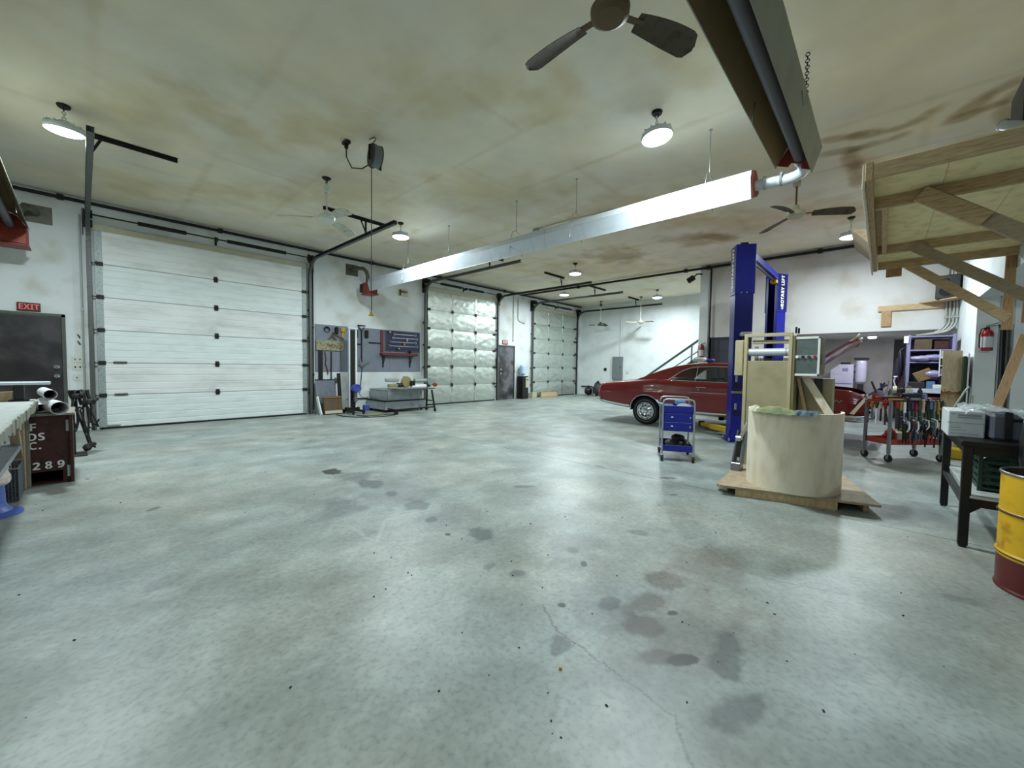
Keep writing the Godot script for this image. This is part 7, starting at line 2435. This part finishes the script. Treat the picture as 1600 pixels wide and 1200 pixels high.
# ---------------------------------------------------------------- storage bay under the mezzanine
func make_bay():
	var t; var b
	# ceiling light
	t = thing("bay_light", "small square light under the storage bay's low ceiling", "light", V(-0.22, 2.17, -13.2))
	b = nb(t)
	b.bx(V(-0.32, 2.13, -13.3), V(-0.12, 2.17, -13.1), 0.008)
	part(b, "base", "lamp_body", t)
	b = nb(t)
	b.bx(V(-0.30, 2.09, -13.28), V(-0.14, 2.13, -13.12), 0.015)
	part(b, "diffuser", mat("bay_lens", Color(1, 1, 1), 0.4, 0.0, null, Vector3.ONE, {"emission_enabled": true, "emission": Color(0.95, 0.93, 1.0), "emission_energy_multiplier": 5.0}), t)
	var l = AreaLight3D.new()
	l.name = "bay_light_source"
	l.area_size = Vector2(0.15, 0.15)
	l.light_color = Color(0.96, 0.95, 1.0)
	l.light_energy = 1.5
	l.shadow_enabled = true
	l.area_range = 30.0
	t.add_child(l)
	l.position = V(0, -0.09, 0)
	l.basis = Basis(Vector3.RIGHT, -PI / 2)
	# white cabinet with a sloped shoulder
	t = thing("white_appliance", "white enamel appliance with a sloped shoulder at the back of the bay", "appliance", V(-0.8, 0, -14.2))
	b = nb(t)
	b.prism([Vector2(-1.05, 0.0), Vector2(-0.57, 0.0), Vector2(-0.57, 1.46), Vector2(-0.86, 1.46), Vector2(-1.05, 1.3)], V(0, 0, -14.5), Basis(V(1, 0, 0), V(0, 1, 0), V(0, 0, 1)), 0.5)
	part(b, "cabinet", "appliance", t)
	b = nb(t)
	b.bx(V(-1.02, 0.94, -14.0), V(-0.6, 0.96, -13.985), 0.003)
	b.bx(V(-0.8, 1.28, -14.0), V(-0.68, 1.36, -13.99), 0.003)
	part(b, "trim", "lilac", t)
	b = nb(t)
	b.bx(V(-0.85, 1.46, -14.4), V(-0.65, 1.52, -14.15), 0.01)
	part(b, "top_cap", "bin_grey", t)
	# white pressure tank with dark cap
	t = thing("filter_tank", "white filter tank with a black cap on the bay's back wall", "tank", V(-0.42, 0.9, -14.1))
	b = nb(t)
	b.lathe([Vector2(0.0, 0.93), Vector2(0.06, 0.94), Vector2(0.115, 1.0), Vector2(0.12, 1.05), Vector2(0.12, 1.5), Vector2(0.10, 1.56), Vector2(0.0, 1.58)], V(-0.42, 0, -14.1), Basis.IDENTITY, 22)
	part(b, "vessel", "appliance", t)
	b = nb(t)
	b.bx(V(-0.57, 1.58, -14.25), V(-0.27, 1.64, -14.0), 0.01)
	part(b, "cap", "black", t)
	b = nb(t)
	for y in [1.05, 1.25, 1.4]: b.bx(V(-0.58, y, -14.12), V(-0.5, y + 0.03, -14.06), 0.004)
	b.bx(V(-0.48, 0.0, -14.18), V(-0.36, 0.94, -14.02), 0.006)
	part(b, "bracket", "bin_grey", t)
	t = thing("folded_tripod", "dark folded steel stand leaning in the storage bay", "stand", V(-0.1, 0, -13.9))
	for q in [[V(-0.32, 0.0, -13.9), V(0.05, 1.0, -13.95)], [V(0.14, 0.0, -13.85), V(-0.02, 0.98, -13.95)], [V(-0.3, 0.62, -13.85), V(0.1, 0.95, -13.9)], [V(-0.05, 0.6, -13.9), V(-0.2, 1.02, -13.95)]]:
		b = nb(t)
		b.cyl(q[0], q[1], 0.022, -1, 8)
		part(b, "leg", "navy", t)
	# shelving
	t = thing("storage_shelving", "lilac steel shelving crammed with boxes beside the white wall", "shelving", V(0.66, 0, -11.55))
	for p in [V(0.37, 0, -11.35), V(0.98, 0, -11.35), V(0.37, 0, -11.85), V(0.98, 0, -11.85)]:
		b = nb(t)
		b.bx(p - V(0.022, 0, 0.022), p + V(0.022, 2.02, 0.022), 0.003)
		part(b, "post", "lilac", t)
	for y in [0.2, 0.93, 1.46, 1.70, 1.97]:
		b = nb(t)
		b.bx(V(0.36, y - (0.06 if y == 0.93 else 0.0), -11.88), V(1.0, y + 0.025, -11.26 if y == 0.93 else -11.33), 0.003)
		part(b, "shelf", "appliance" if y == 0.93 else "lilac", t)
	b = nb(t)
	b.bx(V(0.36, 0, -11.9), V(1.0, 1.95, -11.885))
	part(b, "back_panel", "navy", t)
	var items = [
		["photo_carton", V(0.57, 1.825, -11.45), V(0.24, 0.2, 0.2), "card_dark", "brown printed carton on the shelving's upper shelf", 0.0],
		["dark_carton", V(0.82, 1.81, -11.48), V(0.2, 0.17, 0.2), "box_maroon", "dark printed carton beside the brown one on the upper shelf", 0.0],
		["kraft_carton", V(0.60, 1.22, -11.38), V(0.26, 0.2, 0.12), "card", "tilted kraft carton on the shelving's middle shelf", 0.5],
		["radio", V(0.50, 1.02, -11.36), V(0.24, 0.12, 0.12), "bin_grey", "dark radio on the shelving's white counter", 0.0],
		["small_tub", V(0.70, 1.03, -11.38), V(0.12, 0.14, 0.12), "sky_blue", "pale blue tub beside the radio on the counter", 0.0],
		["purple_box", V(0.73, 1.16, -11.42), V(0.2, 0.06, 0.12), "purple", "purple box over the pale blue tub", 0.0],
		["magenta_box", V(0.83, 1.14, -11.4), V(0.05, 0.14, 0.1), "purple_dark", "dark magenta box standing beside the purple one", 0.0],
		["label_maker", V(0.80, 1.0, -11.3), V(0.14, 0.08, 0.08), "letter_white", "white label printer on the counter", 0.0]]
	for q in items:
		b = MB.new(q[1])
		b.box(q[1], q[2], 0.008, Basis(Vector3.BACK, q[5]))
		solo(b, q[0], q[3], q[4], q[0].replace("_", " "), "things on the lilac shelving", q[1])
	for q in [[V(0.55, 1.55, -11.4), V(0.17, 0.06, 0.14), "bag_lilac", "lilac plastic bag bulging from the shelf under the cartons"], [V(0.72, 1.57, -11.42), V(0.14, 0.07, 0.14), "lilac", "pale plastic bag beside the bulging lilac bag"], [V(0.72, 1.25, -11.38), V(0.12, 0.07, 0.1), "bag_lilac", "white-lilac plastic bag against the tilted kraft carton"], [V(0.55, 1.14, -11.4), V(0.08, 0.05, 0.08), "navy", "dark cloth bundle above the radio"]]:
		b = MB.new(q[0])
		b.blob(q[0], q[1], null, 0.14, 18, 12)
		solo(b, "plastic_bag", q[2], q[3], "bag", "things on the lilac shelving", q[0])
	# rack of spray cans
	t = thing("can_rack", "wire rack of small cans at the end of the shelving", "rack", V(0.86, 1.2, -11.25))
	b = nb(t)
	for y in [1.22, 1.40, 1.55]: b.bx(V(0.80, y, -11.32), V(0.97, y + 0.012, -11.22), 0.002)
	b.bx(V(0.795, 1.2, -11.33), V(0.805, 1.72, -11.22), 0.002)
	part(b, "frame", "letter_white", t)
	var n = 0
	for y in [1.232, 1.412, 1.562]:
		for x in [0.83, 0.885, 0.94]:
			b = MB.new(V(x, y, -11.27))
			b.lathe([Vector2(0, 0), Vector2(0.025, 0), Vector2(0.025, 0.11), Vector2(0.012, 0.13), Vector2(0, 0.13)], V(x, y, -11.27), Basis.IDENTITY, 12)
			solo(b, "aerosol_can", ["lilac", "letter_white", "purple", "green_dark", "card", "ext_red", "letter_white", "lilac", "sky_blue"][n], "%s aerosol can in the wire rack, %s tier" % [["lilac", "white", "purple", "green", "brown", "red", "off-white", "pale lilac", "blue"][n], ["bottom", "middle", "top"][n / 3]], "can", "aerosol cans in the rack", V(x, y, -11.27))
			n += 1
	# coats hanging at the shelf end
	for q in [[V(0.26, 1.4, -11.5), V(0.05, 0.32, 0.12), "navy", "navy work coat hanging at the end of the shelving"], [V(0.22, 1.25, -11.7), V(0.05, 0.3, 0.1), "purple_dark", "dark purple coat hanging behind the navy one"]]:
		b = MB.new(q[0])
		b.blob(q[0], q[1], null, 0.1, 16, 12)
		b.tube([q[0] + V(0, q[1].y * 0.9, 0), q[0] + V(0.03, q[1].y * 1.15, 0), q[0] + V(0.09, q[1].y * 1.2, 0), V(0.35, q[0].y + q[1].y * 1.2, q[0].z)], 0.008, 5)
		solo(b, "work_coat", q[2], q[3], "coat", "coats by the shelving", q[0])
	crate_box("paper_note", V(0.29, 1.86, -11.32), V(0.36, 2.0, -11.31), "letter_white", "white paper note pinned to the shelving post", "note", 0.001)
	# sewing-machine like vise on the counter end
	t = thing("bench_vise", "pale bench grinder clamped at the counter's end by the coats", "grinder", V(0.27, 0.75, -11.0))
	b = nb(t)
	b.bx(V(0.22, 0.0, -11.06), V(0.32, 0.82, -10.96), 0.006)
	part(b, "pedestal", "bin_grey", t)
	b = nb(t)
	b.cyl(V(0.16, 0.92, -11.0), V(0.22, 0.92, -11.0), 0.08, -1, 18)
	b.cyl(V(0.34, 0.92, -11.0), V(0.40, 0.92, -11.0), 0.08, -1, 18)
	part(b, "wheel_guards", "cream_paint", t)
	b = nb(t)
	b.cyl(V(0.2, 0.92, -11.0), V(0.36, 0.92, -11.0), 0.055, -1, 16)
	part(b, "motor", "black", t)
	b = nb(t)
	b.tube([V(0.2, 0.98, -11.0), V(0.17, 1.1, -11.0), V(0.19, 1.17, -11.0)], 0.012, 6)
	b.cyl(V(0.17, 1.17, -11.0), V(0.22, 1.19, -11.0), 0.025, 0.01, 10)
	part(b, "work_light", "appliance", t)
	crate_box("green_bin", V(0.45, 0.225, -11.8), V(0.95, 0.6, -11.36), "green_dark", "dark green storage bin on the shelving's bottom shelf", "bin", 0.02)
	crate_box("maroon_carton", V(0.55, 0.61, -11.7), V(0.95, 0.8, -11.3), "red_wood", "maroon carton stacked on the dark green bin", "carton", 0.01)
	# overhang: shelf bracket with speaker, pipes
	t = thing("speaker_shelf", "wooden corner shelf on an L bracket under the black speaker", "shelf", V(0.4, 2.6, -11.95))
	b = nb(t)
	b.bx(V(-0.13, 2.60, -12.05), V(1.0, 2.72, -12.01), 0.004)
	part(b, "ledger", "lumber_x", t)
	b = nb(t)
	b.bx(V(-0.07, 2.27, -12.05), V(0.09, 2.60, -12.01), 0.004)
	part(b, "bracket_leg", "lumber_y", t)
	b = nb(t)
	b.prism([Vector2(0.5, -12.01), Vector2(1.06, -12.01), Vector2(1.06, -11.45), Vector2(0.98, -11.45)], V(0, 2.72, 0), Basis(V(1, 0, 0), V(0, 0, 1), V(0, 1, 0)), 0.02)
	part(b, "corner_board", "ply_sheet", t)
	t = thing("speaker", "black loudspeaker on the wooden corner shelf", "speaker", V(0.9, 2.74, -11.75))
	var B = Basis(Vector3.UP, deg_to_rad(-12))
	b = MB.new()
	b.box(V(0, 0.23, 0), V(0.34, 0.46, 0.24), 0.012, B)
	part(b, "cabinet", "black", t)
	b = MB.new()
	b.cyl(B * V(-0.02, 0.15, 0.118), B * V(-0.02, 0.15, 0.126), 0.10, -1, 22)
	b.cyl(B * V(-0.02, 0.35, 0.118), B * V(-0.02, 0.35, 0.126), 0.045, -1, 18)
	part(b, "driver", "black_soft", t)
	var k = 0
	for x in [0.90, 0.95, 1.0, 1.04]:
		pipe("corner_pipe", [V(x, 4.05, -11.98 + k * 0.04), V(x, 2.24, -11.98 + k * 0.04), V(x - 0.12, 2.1, -11.98 + k * 0.04), V(x - 0.4, 2.06, -12.1 + k * 0.04)], 0.018, "conduit", "grey conduit dropping in the corner behind the speaker, %s from the white wall" % ["fourth", "third", "second", "first"][k], "conduit", "conduits in the mezzanine corner", [V(x, 2.4, -11.98 + k * 0.04)])
		k += 1
	# tall stained board
	t = thing("stained_board", "tall plywood board with brown water stains standing by the white wall", "board", V(0.85, 0, -9.9))
	b = nb(t)
	var nzb = noise(88, 0.035, 4)
	var im = Image.create(96, 640, false, Image.FORMAT_RGB8)
	for py in 640: # water stain with a crisp upper edge, a little above the middle of the sheet
		for px in 96:
			var e = nzb.get_noise_2d(px, py) * 30.0
			var yy = py - 262.0 + e * 0.9 + 14.0 * nzb.get_noise_2d(px * 0.5, 7.0)
			var damp = 0.0
			if yy > 0.0: damp = exp(-yy / (34.0 + 20.0 * nzb.get_noise_2d(px * 0.7, 90.0))) * 1.0
			var g = 1.0 + nzb.get_noise_2d(px * 3.0, py * 0.4) * 0.12
			im.set_pixel(px, py, Color(0.84 * g, 0.75 * g, 0.61 * g).lerp(Color(0.42, 0.24, 0.09), damp))
	im.generate_mipmaps()
	var sm = StandardMaterial3D.new()
	sm.resource_name = "stained_ply"
	sm.albedo_texture = ImageTexture.create_from_image(im)
	sm.roughness = 0.65
	b.quv(V(0.7375, 1.645, -9.93), V(0.9625, 1.645, -9.93), V(0.9625, 0.0, -9.90), V(0.7375, 0.0, -9.90), V(0, 0, 1))
	b.quv(V(0.7375, 1.645, -9.95), V(0.9625, 1.645, -9.95), V(0.9625, 0.0, -9.92), V(0.7375, 0.0, -9.92), V(0, 0, -1))
	b.quv(V(0.7375, 1.645, -9.95), V(0.7375, 1.645, -9.93), V(0.7375, 0.0, -9.90), V(0.7375, 0.0, -9.92), V(-1, 0, 0))
	b.quv(V(0.9625, 1.645, -9.95), V(0.9625, 1.645, -9.93), V(0.9625, 0.0, -9.90), V(0.9625, 0.0, -9.92), V(1, 0, 0))
	b.quv(V(0.7375, 1.645, -9.95), V(0.9625, 1.645, -9.95), V(0.9625, 1.645, -9.93), V(0.7375, 1.645, -9.93), V(0, 1, 0), Vector2(0, 0), Vector2(1, 0.01))
	part(b, "sheet", sm, t)
	crate_box("sheet_stack", V(0.965, 0.0, -10.3), V(1.0, 1.55, -9.8), "green_dark", "dark green sheet goods leaning beside the stained board", "sheets", 0.003)
	crate_box("white_sheet", V(1.01, 0.0, -10.3), V(1.03, 1.6, -9.8), "letter_white", "white laminate sheet between the stained board and the wall", "sheet", 0.003)
	bar("white_rod", [V(1.0, 0.0, -9.4), V(1.02, 0.9, -9.45), V(1.03, 1.02, -9.48), V(1.0, 1.06, -9.45), V(0.96, 1.0, -9.4), V(0.72, 0.45, -9.2)], 0.013, "conduit", "bent pale rod leaning on the white wall by the stained board", "rod")
	bar("white_rod", [V(1.04, 0.0, -9.35), V(1.04, 0.93, -9.4)], 0.011, "conduit", "straight pale rod leaning beside the bent one", "rod")
	crate_box("yellow_case", V(0.72, 0.0, -8.9), V(0.93, 0.16, -8.7), "yellow", "yellow plastic case on the floor behind the black table", "case", 0.02)

# ---------------------------------------------------------------- table, drum, loft on the right
func make_right_side():
	var t; var b
	t = thing("work_table", "black steel work table beside the yellow drum", "table", V(0.9, 0, -5.0))
	for p in [V(0.48, 0, -5.61), V(0.48, 0, -4.39), V(1.35, 0, -5.61), V(1.35, 0, -4.39)]:
		b = nb(t)
		b.bx(p + V(-0.026, 0.015, -0.026), p + V(0.026, 0.75, 0.026), 0.004)
		b.cyl(p, p + V(0, 0.02, 0), 0.022, -1, 10)
		part(b, "leg", "table_black", t)
	b = nb(t)
	b.bx(V(0.44, 0.75, -5.66), V(1.4, 0.785, -4.34), 0.004)
	part(b, "top", "table_black", t)
	b = nb(t)
	b.bx(V(0.46, 0.69, -4.41), V(1.38, 0.75, -4.37), 0.003)
	b.bx(V(0.46, 0.69, -5.63), V(0.5, 0.75, -4.37), 0.003)
	part(b, "apron", "table_black", t)
	b = nb(t)
	b.bx(V(0.5, 0.31, -4.41), V(1.35, 0.37, -4.37), 0.003)
	b.bx(V(0.46, 0.31, -5.6), V(0.5, 0.35, -4.4), 0.003)
	b.prism([Vector2(0, 0), Vector2(0.09, 0), Vector2(0, -0.09)], V(0.5, 0.34, -4.4), Basis(V(1, 0, 0), V(0, 1, 0), V(0, 0, 1)), 0.02)
	part(b, "lower_rail", "table_black", t)
	b = nb(t)
	b.bx(V(0.5, 0.37, -5.6), V(1.36, 0.39, -4.36), 0.003)
	part(b, "lower_shelf", "bench_top", t)
	# carton with printing
	t = thing("white_carton", "white printed carton on the corner of the black table", "carton", V(0.5, 0.785, -4.8))
	b = nb(t)
	b.bx(V(0.39, 0.785, -5.05), V(0.58, 0.985, -4.6), 0.006)
	part(b, "box", "carton_white", t)
	b = nb(t)
	b.bx(V(0.388, 0.892, -4.602), V(0.582, 0.896, -4.598))
	part(b, "lid_gap", "print_grey", t)
	b = nb(t)
	for q in [[0.405, 0.425, 0.957, 0.963], [0.44, 0.56, 0.945, 0.962], [0.44, 0.565, 0.93, 0.94], [0.40, 0.46, 0.855, 0.86], [0.40, 0.49, 0.835, 0.839], [0.40, 0.55, 0.81, 0.814]]:
		b.bx(V(q[0], q[2], -4.6), V(q[1], q[3], -4.5985))
	for i in 7: b.bx(V(0.58, 0.83 + i * 0.018, -4.72), V(0.5815, 0.838 + i * 0.018, -4.64))
	part(b, "printing", "print_grey", t)
	t = thing("wrapped_machine", "grey machine wrapped in clear plastic on the black table", "machine", V(0.78, 0.785, -4.75))
	b = nb(t)
	b.bx(V(0.6, 0.785, -5.0), V(0.98, 0.98, -4.55), 0.02)
	part(b, "body", "wire_grey", t)
	b = nb(t)
	b.bx(V(0.66, 0.80, -4.55), V(0.70, 1.0, -4.53), 0.004)
	b.bx(V(0.70, 0.93, -4.552), V(0.8, 0.95, -4.54), 0.003)
	b.cyl(V(0.68, 0.9, -4.53), V(0.68, 0.9, -4.515), 0.015, -1, 10)
	part(b, "strap", "black", t)
	b = nb(t)
	var rows = []
	var nz = noise(77, 1.0, 3)
	for i in 17:
		var row = []
		for j in 25:
			var x = lerp(0.47, 1.0, j / 24.0); var z = lerp(-4.52, -5.1, i / 16.0)
			row.append(V(x, 1.0 + 0.035 * nz.get_noise_2d(x * 9.0, z * 9.0) + 0.02 * sin(j * 0.3) - (0.02 if i == 0 else 0.0), z))
		rows.append(row)
	b.grid(rows, Vector3.UP)
	part(b, "plastic_sheet", "bag_clear", t)
	# green crate
	t = thing("plastic_crate", "dark green slotted plastic crate on the table's lower shelf", "crate", V(0.72, 0.39, -4.75))
	var a = V(0.57, 0.39, -4.98); var c = V(0.87, 0.68, -4.6)
	for i in 6:
		var y = lerp(a.y, c.y - 0.03, i / 5.0)
		b = nb(t)
		b.bx(V(a.x, y, c.z - 0.012), V(c.x, y + 0.03, c.z), 0.002)
		b.bx(V(a.x, y, a.z), V(c.x, y + 0.03, a.z + 0.012), 0.002)
		b.bx(V(a.x, y, a.z), V(a.x + 0.012, y + 0.03, c.z), 0.002)
		b.bx(V(c.x - 0.012, y, a.z), V(c.x, y + 0.03, c.z), 0.002)
		part(b, "slat", "crate_green", t)
	for p in [V(a.x, a.y, c.z), V(c.x, a.y, c.z), V(a.x, a.y, a.z), V(c.x, a.y, a.z), V((a.x + c.x) / 2, a.y, c.z)]:
		b = nb(t)
		b.bx(p - V(0.012, 0, 0.012), p + V(0.012, 0.29, 0.012), 0.003)
		part(b, "corner_post", "crate_green", t)
	b = nb(t)
	b.bx(a, V(c.x, a.y + 0.012, c.z))
	part(b, "bottom", "crate_green", t)
	crate_box("crate_filler", V(0.60, 0.402, -4.95), V(0.84, 0.62, -4.63), "green_dark", "dark green cloth bundle filling the plastic crate", "cloth", 0.05)
	# drum
	t = thing("oil_drum", "yellow steel drum with a red painted bottom beside the black table", "drum", V(0.795, 0, -3.775))
	b = MB.new()
	var r = 0.243
	b.lathe([Vector2(0.0, 0.02), Vector2(r - 0.01, 0.02), Vector2(r + 0.004, 0.0), Vector2(r + 0.006, 0.012), Vector2(r, 0.022), Vector2(r, 0.195)], Vector3.ZERO, Basis.IDENTITY, 44)
	part(b, "lower_shell", "red_drum", t)
	b = MB.new()
	b.lathe([Vector2(r, 0.195), Vector2(r, 0.21), Vector2(r + 0.008, 0.22), Vector2(r, 0.23), Vector2(r, 0.45), Vector2(r + 0.008, 0.46), Vector2(r, 0.47), Vector2(r, 0.685)], Vector3.ZERO, Basis.IDENTITY, 44)
	part(b, "upper_shell", "yellow_drum", t)
	b = MB.new()
	b.torus(V(0, 0.46, 0), Vector3.UP, r + 0.004, 0.007, 44, 6)
	b.torus(V(0, 0.215, 0), Vector3.UP, r + 0.003, 0.005, 44, 6)
	part(b, "rolling_hoop", "rust_steel", t)
	b = MB.new()
	b.torus(V(0, 0.69, 0), Vector3.UP, r, 0.009, 44, 8)
	part(b, "rim", "steel_tool", t)
	b = MB.new()
	b.lathe([Vector2(r - 0.004, 0.69), Vector2(r - 0.004, 0.05), Vector2(0.0, 0.04)], Vector3.ZERO, Basis.IDENTITY, 44)
	part(b, "inside", "rust_steel", t)
	b = MB.new()
	b.bx(V(0.0, 0.47, r - 0.002), V(0.012, 0.68, r + 0.002))
	part(b, "seam", "rust_steel", t)
	# grey bin behind the drum
	t = thing("rubbish_bin", "dark grey rubbish bin with a plastic liner behind the yellow drum", "bin", V(0.835, 0, -4.185))
	b = MB.new()
	b.lathe([Vector2(0, 0), Vector2(0.125, 0), Vector2(0.145, 0.76), Vector2(0.152, 0.77), Vector2(0.152, 0.80), Vector2(0.14, 0.80), Vector2(0.135, 0.5), Vector2(0, 0.48)], Vector3.ZERO, Basis.IDENTITY, 30)
	part(b, "tub", "bin_grey", t)
	b = MB.new()
	b.lathe([Vector2(0.15, 0.66), Vector2(0.156, 0.72), Vector2(0.154, 0.78), Vector2(0.158, 0.84), Vector2(0.15, 0.94), Vector2(0.14, 1.0), Vector2(0.12, 0.95), Vector2(0.12, 0.7)], Vector3.ZERO, Basis.IDENTITY, 30, true)
	part(b, "liner", mat("liner", Color(0.10, 0.10, 0.12), 0.25), t)
	# strip light under the soffit, round the corner of the alcove
	t = thing("strip_light", "white strip light under the soffit of the alcove", "light", V(2.35, 2.48, -6.4))
	b = nb(t)
	b.bx(V(2.29, 2.43, -7.0), V(2.41, 2.48, -5.8), 0.008)
	part(b, "housing", "lamp_body", t)
	b = nb(t)
	b.bx(V(2.31, 2.40, -6.97), V(2.39, 2.43, -5.83), 0.01)
	part(b, "diffuser", "lens", t)
	var sl = AreaLight3D.new()
	sl.name = "strip_light_source"
	sl.area_size = Vector2(0.08, 1.1)
	sl.light_color = Color(0.925, 0.985, 1.0)
	sl.light_energy = 2.2
	sl.shadow_enabled = true
	sl.area_range = 30.0
	t.add_child(sl)
	sl.position = V(0, -0.09, 0)
	sl.basis = Basis(Vector3.RIGHT, -PI / 2)
	# extinguisher, stick, slot pipes
	extinguisher(V(1.185, 1.63, -9.77), Vector3.BACK, "red fire extinguisher with a pale label hung on the end of the white wall", 1.0)
	b = MB.new(V(1.0, 0, -7.8))
	b.beam(V(0.86, 0.0, -7.6), V(1.33, 1.78, -8.3), 0.09, 0.03, V(0, 0, 1), 0.003)
	solo(b, "leaning_timber", "lumber_y", "long timber leaning into the alcove beside the service slot", "timber", "", V(1.0, 0, -7.8))
	var k = 0
	for x in [1.325, 1.36, 1.395, 1.43]:
		pipe("slot_pipe", [V(x, 0.05, -9.9 - k * 0.04), V(x + 0.01, 1.2, -9.9 - k * 0.05), V(x, 2.0, -9.92 - k * 0.04)], 0.014 + 0.004 * (k % 2), ["conduit", "wire_grey", "black", "conduit"][k], "%s pipe standing in the dark service slot" % ["pale slim", "grey", "black", "pale thick"][k], "pipe", "pipes in the service slot")
		k += 1
	# wooden loft
	t = thing("wooden_loft", "timber framed storage loft with a plywood deck on the white header", "loft", V(0.5, 2.62, -5.5))
	var yb = 2.62; var yd = 2.715
	for q in [[-3.76, -3.80], [-4.50, -4.54], [-6.25, -6.29], [-7.18, -7.22]]:
		b = nb(t)
		b.bx(V(-0.10, yb, q[1]), V(1.07, yd, q[0]), 0.002)
		part(b, "joist", "lumber_x", t)
	for i in 3:
		b = nb(t)
		var x0 = -0.12 + i * 0.4
		b.bx(V(x0, yd, -7.24), V(min(x0 + 0.398, 1.07), yd + 0.015, -3.78), 0.001)
		part(b, "deck_board", "deck_ply", t)
	b = nb(t)
	b.bx(V(-0.145, yb - 0.01, -7.24), V(-0.105, yd + 0.02, -3.76), 0.003)
	part(b, "end_board", "lumber_z", t)
	b = nb(t)
	b.bx(V(-0.16, yb - 0.06, -7.2), V(-0.145, yd + 0.02, -3.78), 0.002)
	part(b, "fascia", "ply", t)
	b = nb(t)
	b.bx(V(-0.06, yb + 0.005, -6.25), V(-0.02, yd, -4.54), 0.003)
	part(b, "trimmer", "lumber_z", t)
	b = nb(t)
	b.bx(V(-0.02, yb - 0.10, -7.26), V(0.13, yd, -7.22), 0.003)
	part(b, "corner_block", "lumber_y", t)
	b = nb(t)
	b.prism([Vector2(-0.16, 0.0), Vector2(-0.30, 0.02), Vector2(-0.16, -0.14)], V(0, yd, -6.3), Basis(V(1, 0, 0), V(0, 1, 0), V(0, 0, 1)), 0.9)
	part(b, "side_wing", "lumber_grey", t)
	for q in [[-7.165, 0.16, 2.66, 1.02, 1.90, "lumber_x"], [-6.235, 0.18, 2.67, 1.03, 2.0, "lumber_x"], [-4.485, 0.16, 2.69, 1.03, 1.96, "lumber_x"]]:
		b = nb(t)
		b.beam(V(q[1], q[2], q[0]), V(q[3], q[4], q[0]), 0.038, 0.10, V(0.6, 0.8, 0))
		part(b, "brace", "lumber_grey" if q[0] > -7.0 else q[5], t)
	b = nb(t)
	b.beam(V(0.16, 2.66, -4.45), V(0.50, 2.38, -4.45), 0.038, 0.11, V(0.6, 0.8, 0))
	part(b, "splice_plate", "lumber_x", t)
	for z in [-7.24, -6.31, -4.56]:
		b = nb(t)
		b.bx(V(0.985, 1.78, z - 0.04), V(1.068, 2.70, z), 0.004)
		part(b, "wall_post", "lumber_y", t)
	# bolts
	b = MB.new(V(0.7, yd + 0.015, -4.3))
	b.bx(V(0.595, yd + 0.016, -4.55), V(0.98, yd + 0.5, -4.15), 0.01)
	solo(b, "loft_case", "black", "black case standing on the wooden loft", "case", "", V(0.7, yd + 0.015, -4.3))
	b = MB.new(V(0.55, yd + 0.015, -4.2))
	b.cyl(V(0.6, yd + 0.06, -3.95), V(0.53, yd + 0.23, -4.25), 0.032, -1, 16)
	b.cyl(V(0.535, yd + 0.225, -4.245), V(0.528, yd + 0.24, -4.26), 0.036, -1, 16)
	solo(b, "loft_pipe", "galv", "short grey pipe length propped on the wooden loft against the black case", "pipe", "", V(0.55, yd + 0.015, -4.2))

# ---------------------------------------------------------------- small litter on the slab
func make_floor_litter():
	var b = MB.new()
	for i in 150:
		var f = rng.randf()
		var x = rng.randf_range(-6.5, 0.9); var z = rng.randf_range(-4.6, 0.5)
		if i < 50:
			x = rng.randf_range(-2.6, 0.3); z = rng.randf_range(-3.2, -0.9)
		var s = rng.randf_range(0.002, 0.007)
		b.box(V(x, s * 0.25, z), V(s * rng.randf_range(1, 2.2), s * 0.5, s), 0.0, Basis(Vector3.UP, rng.randf() * TAU))
	var o = solo(b, "floor_litter", "speck", "dark chips and crumbs of dirt scattered on the concrete", "litter")
	o.set_meta("kind", "stuff")
	b = MB.new(V(-0.95, 0, -1.35))
	b.box(V(-0.95, 0.005, -1.35), V(0.012, 0.01, 0.01), 0.002)
	solo(b, "yellow_scrap", "yellow", "tiny yellow plastic scrap lying on the concrete floor", "scrap", "", V(-0.95, 0, -1.35))
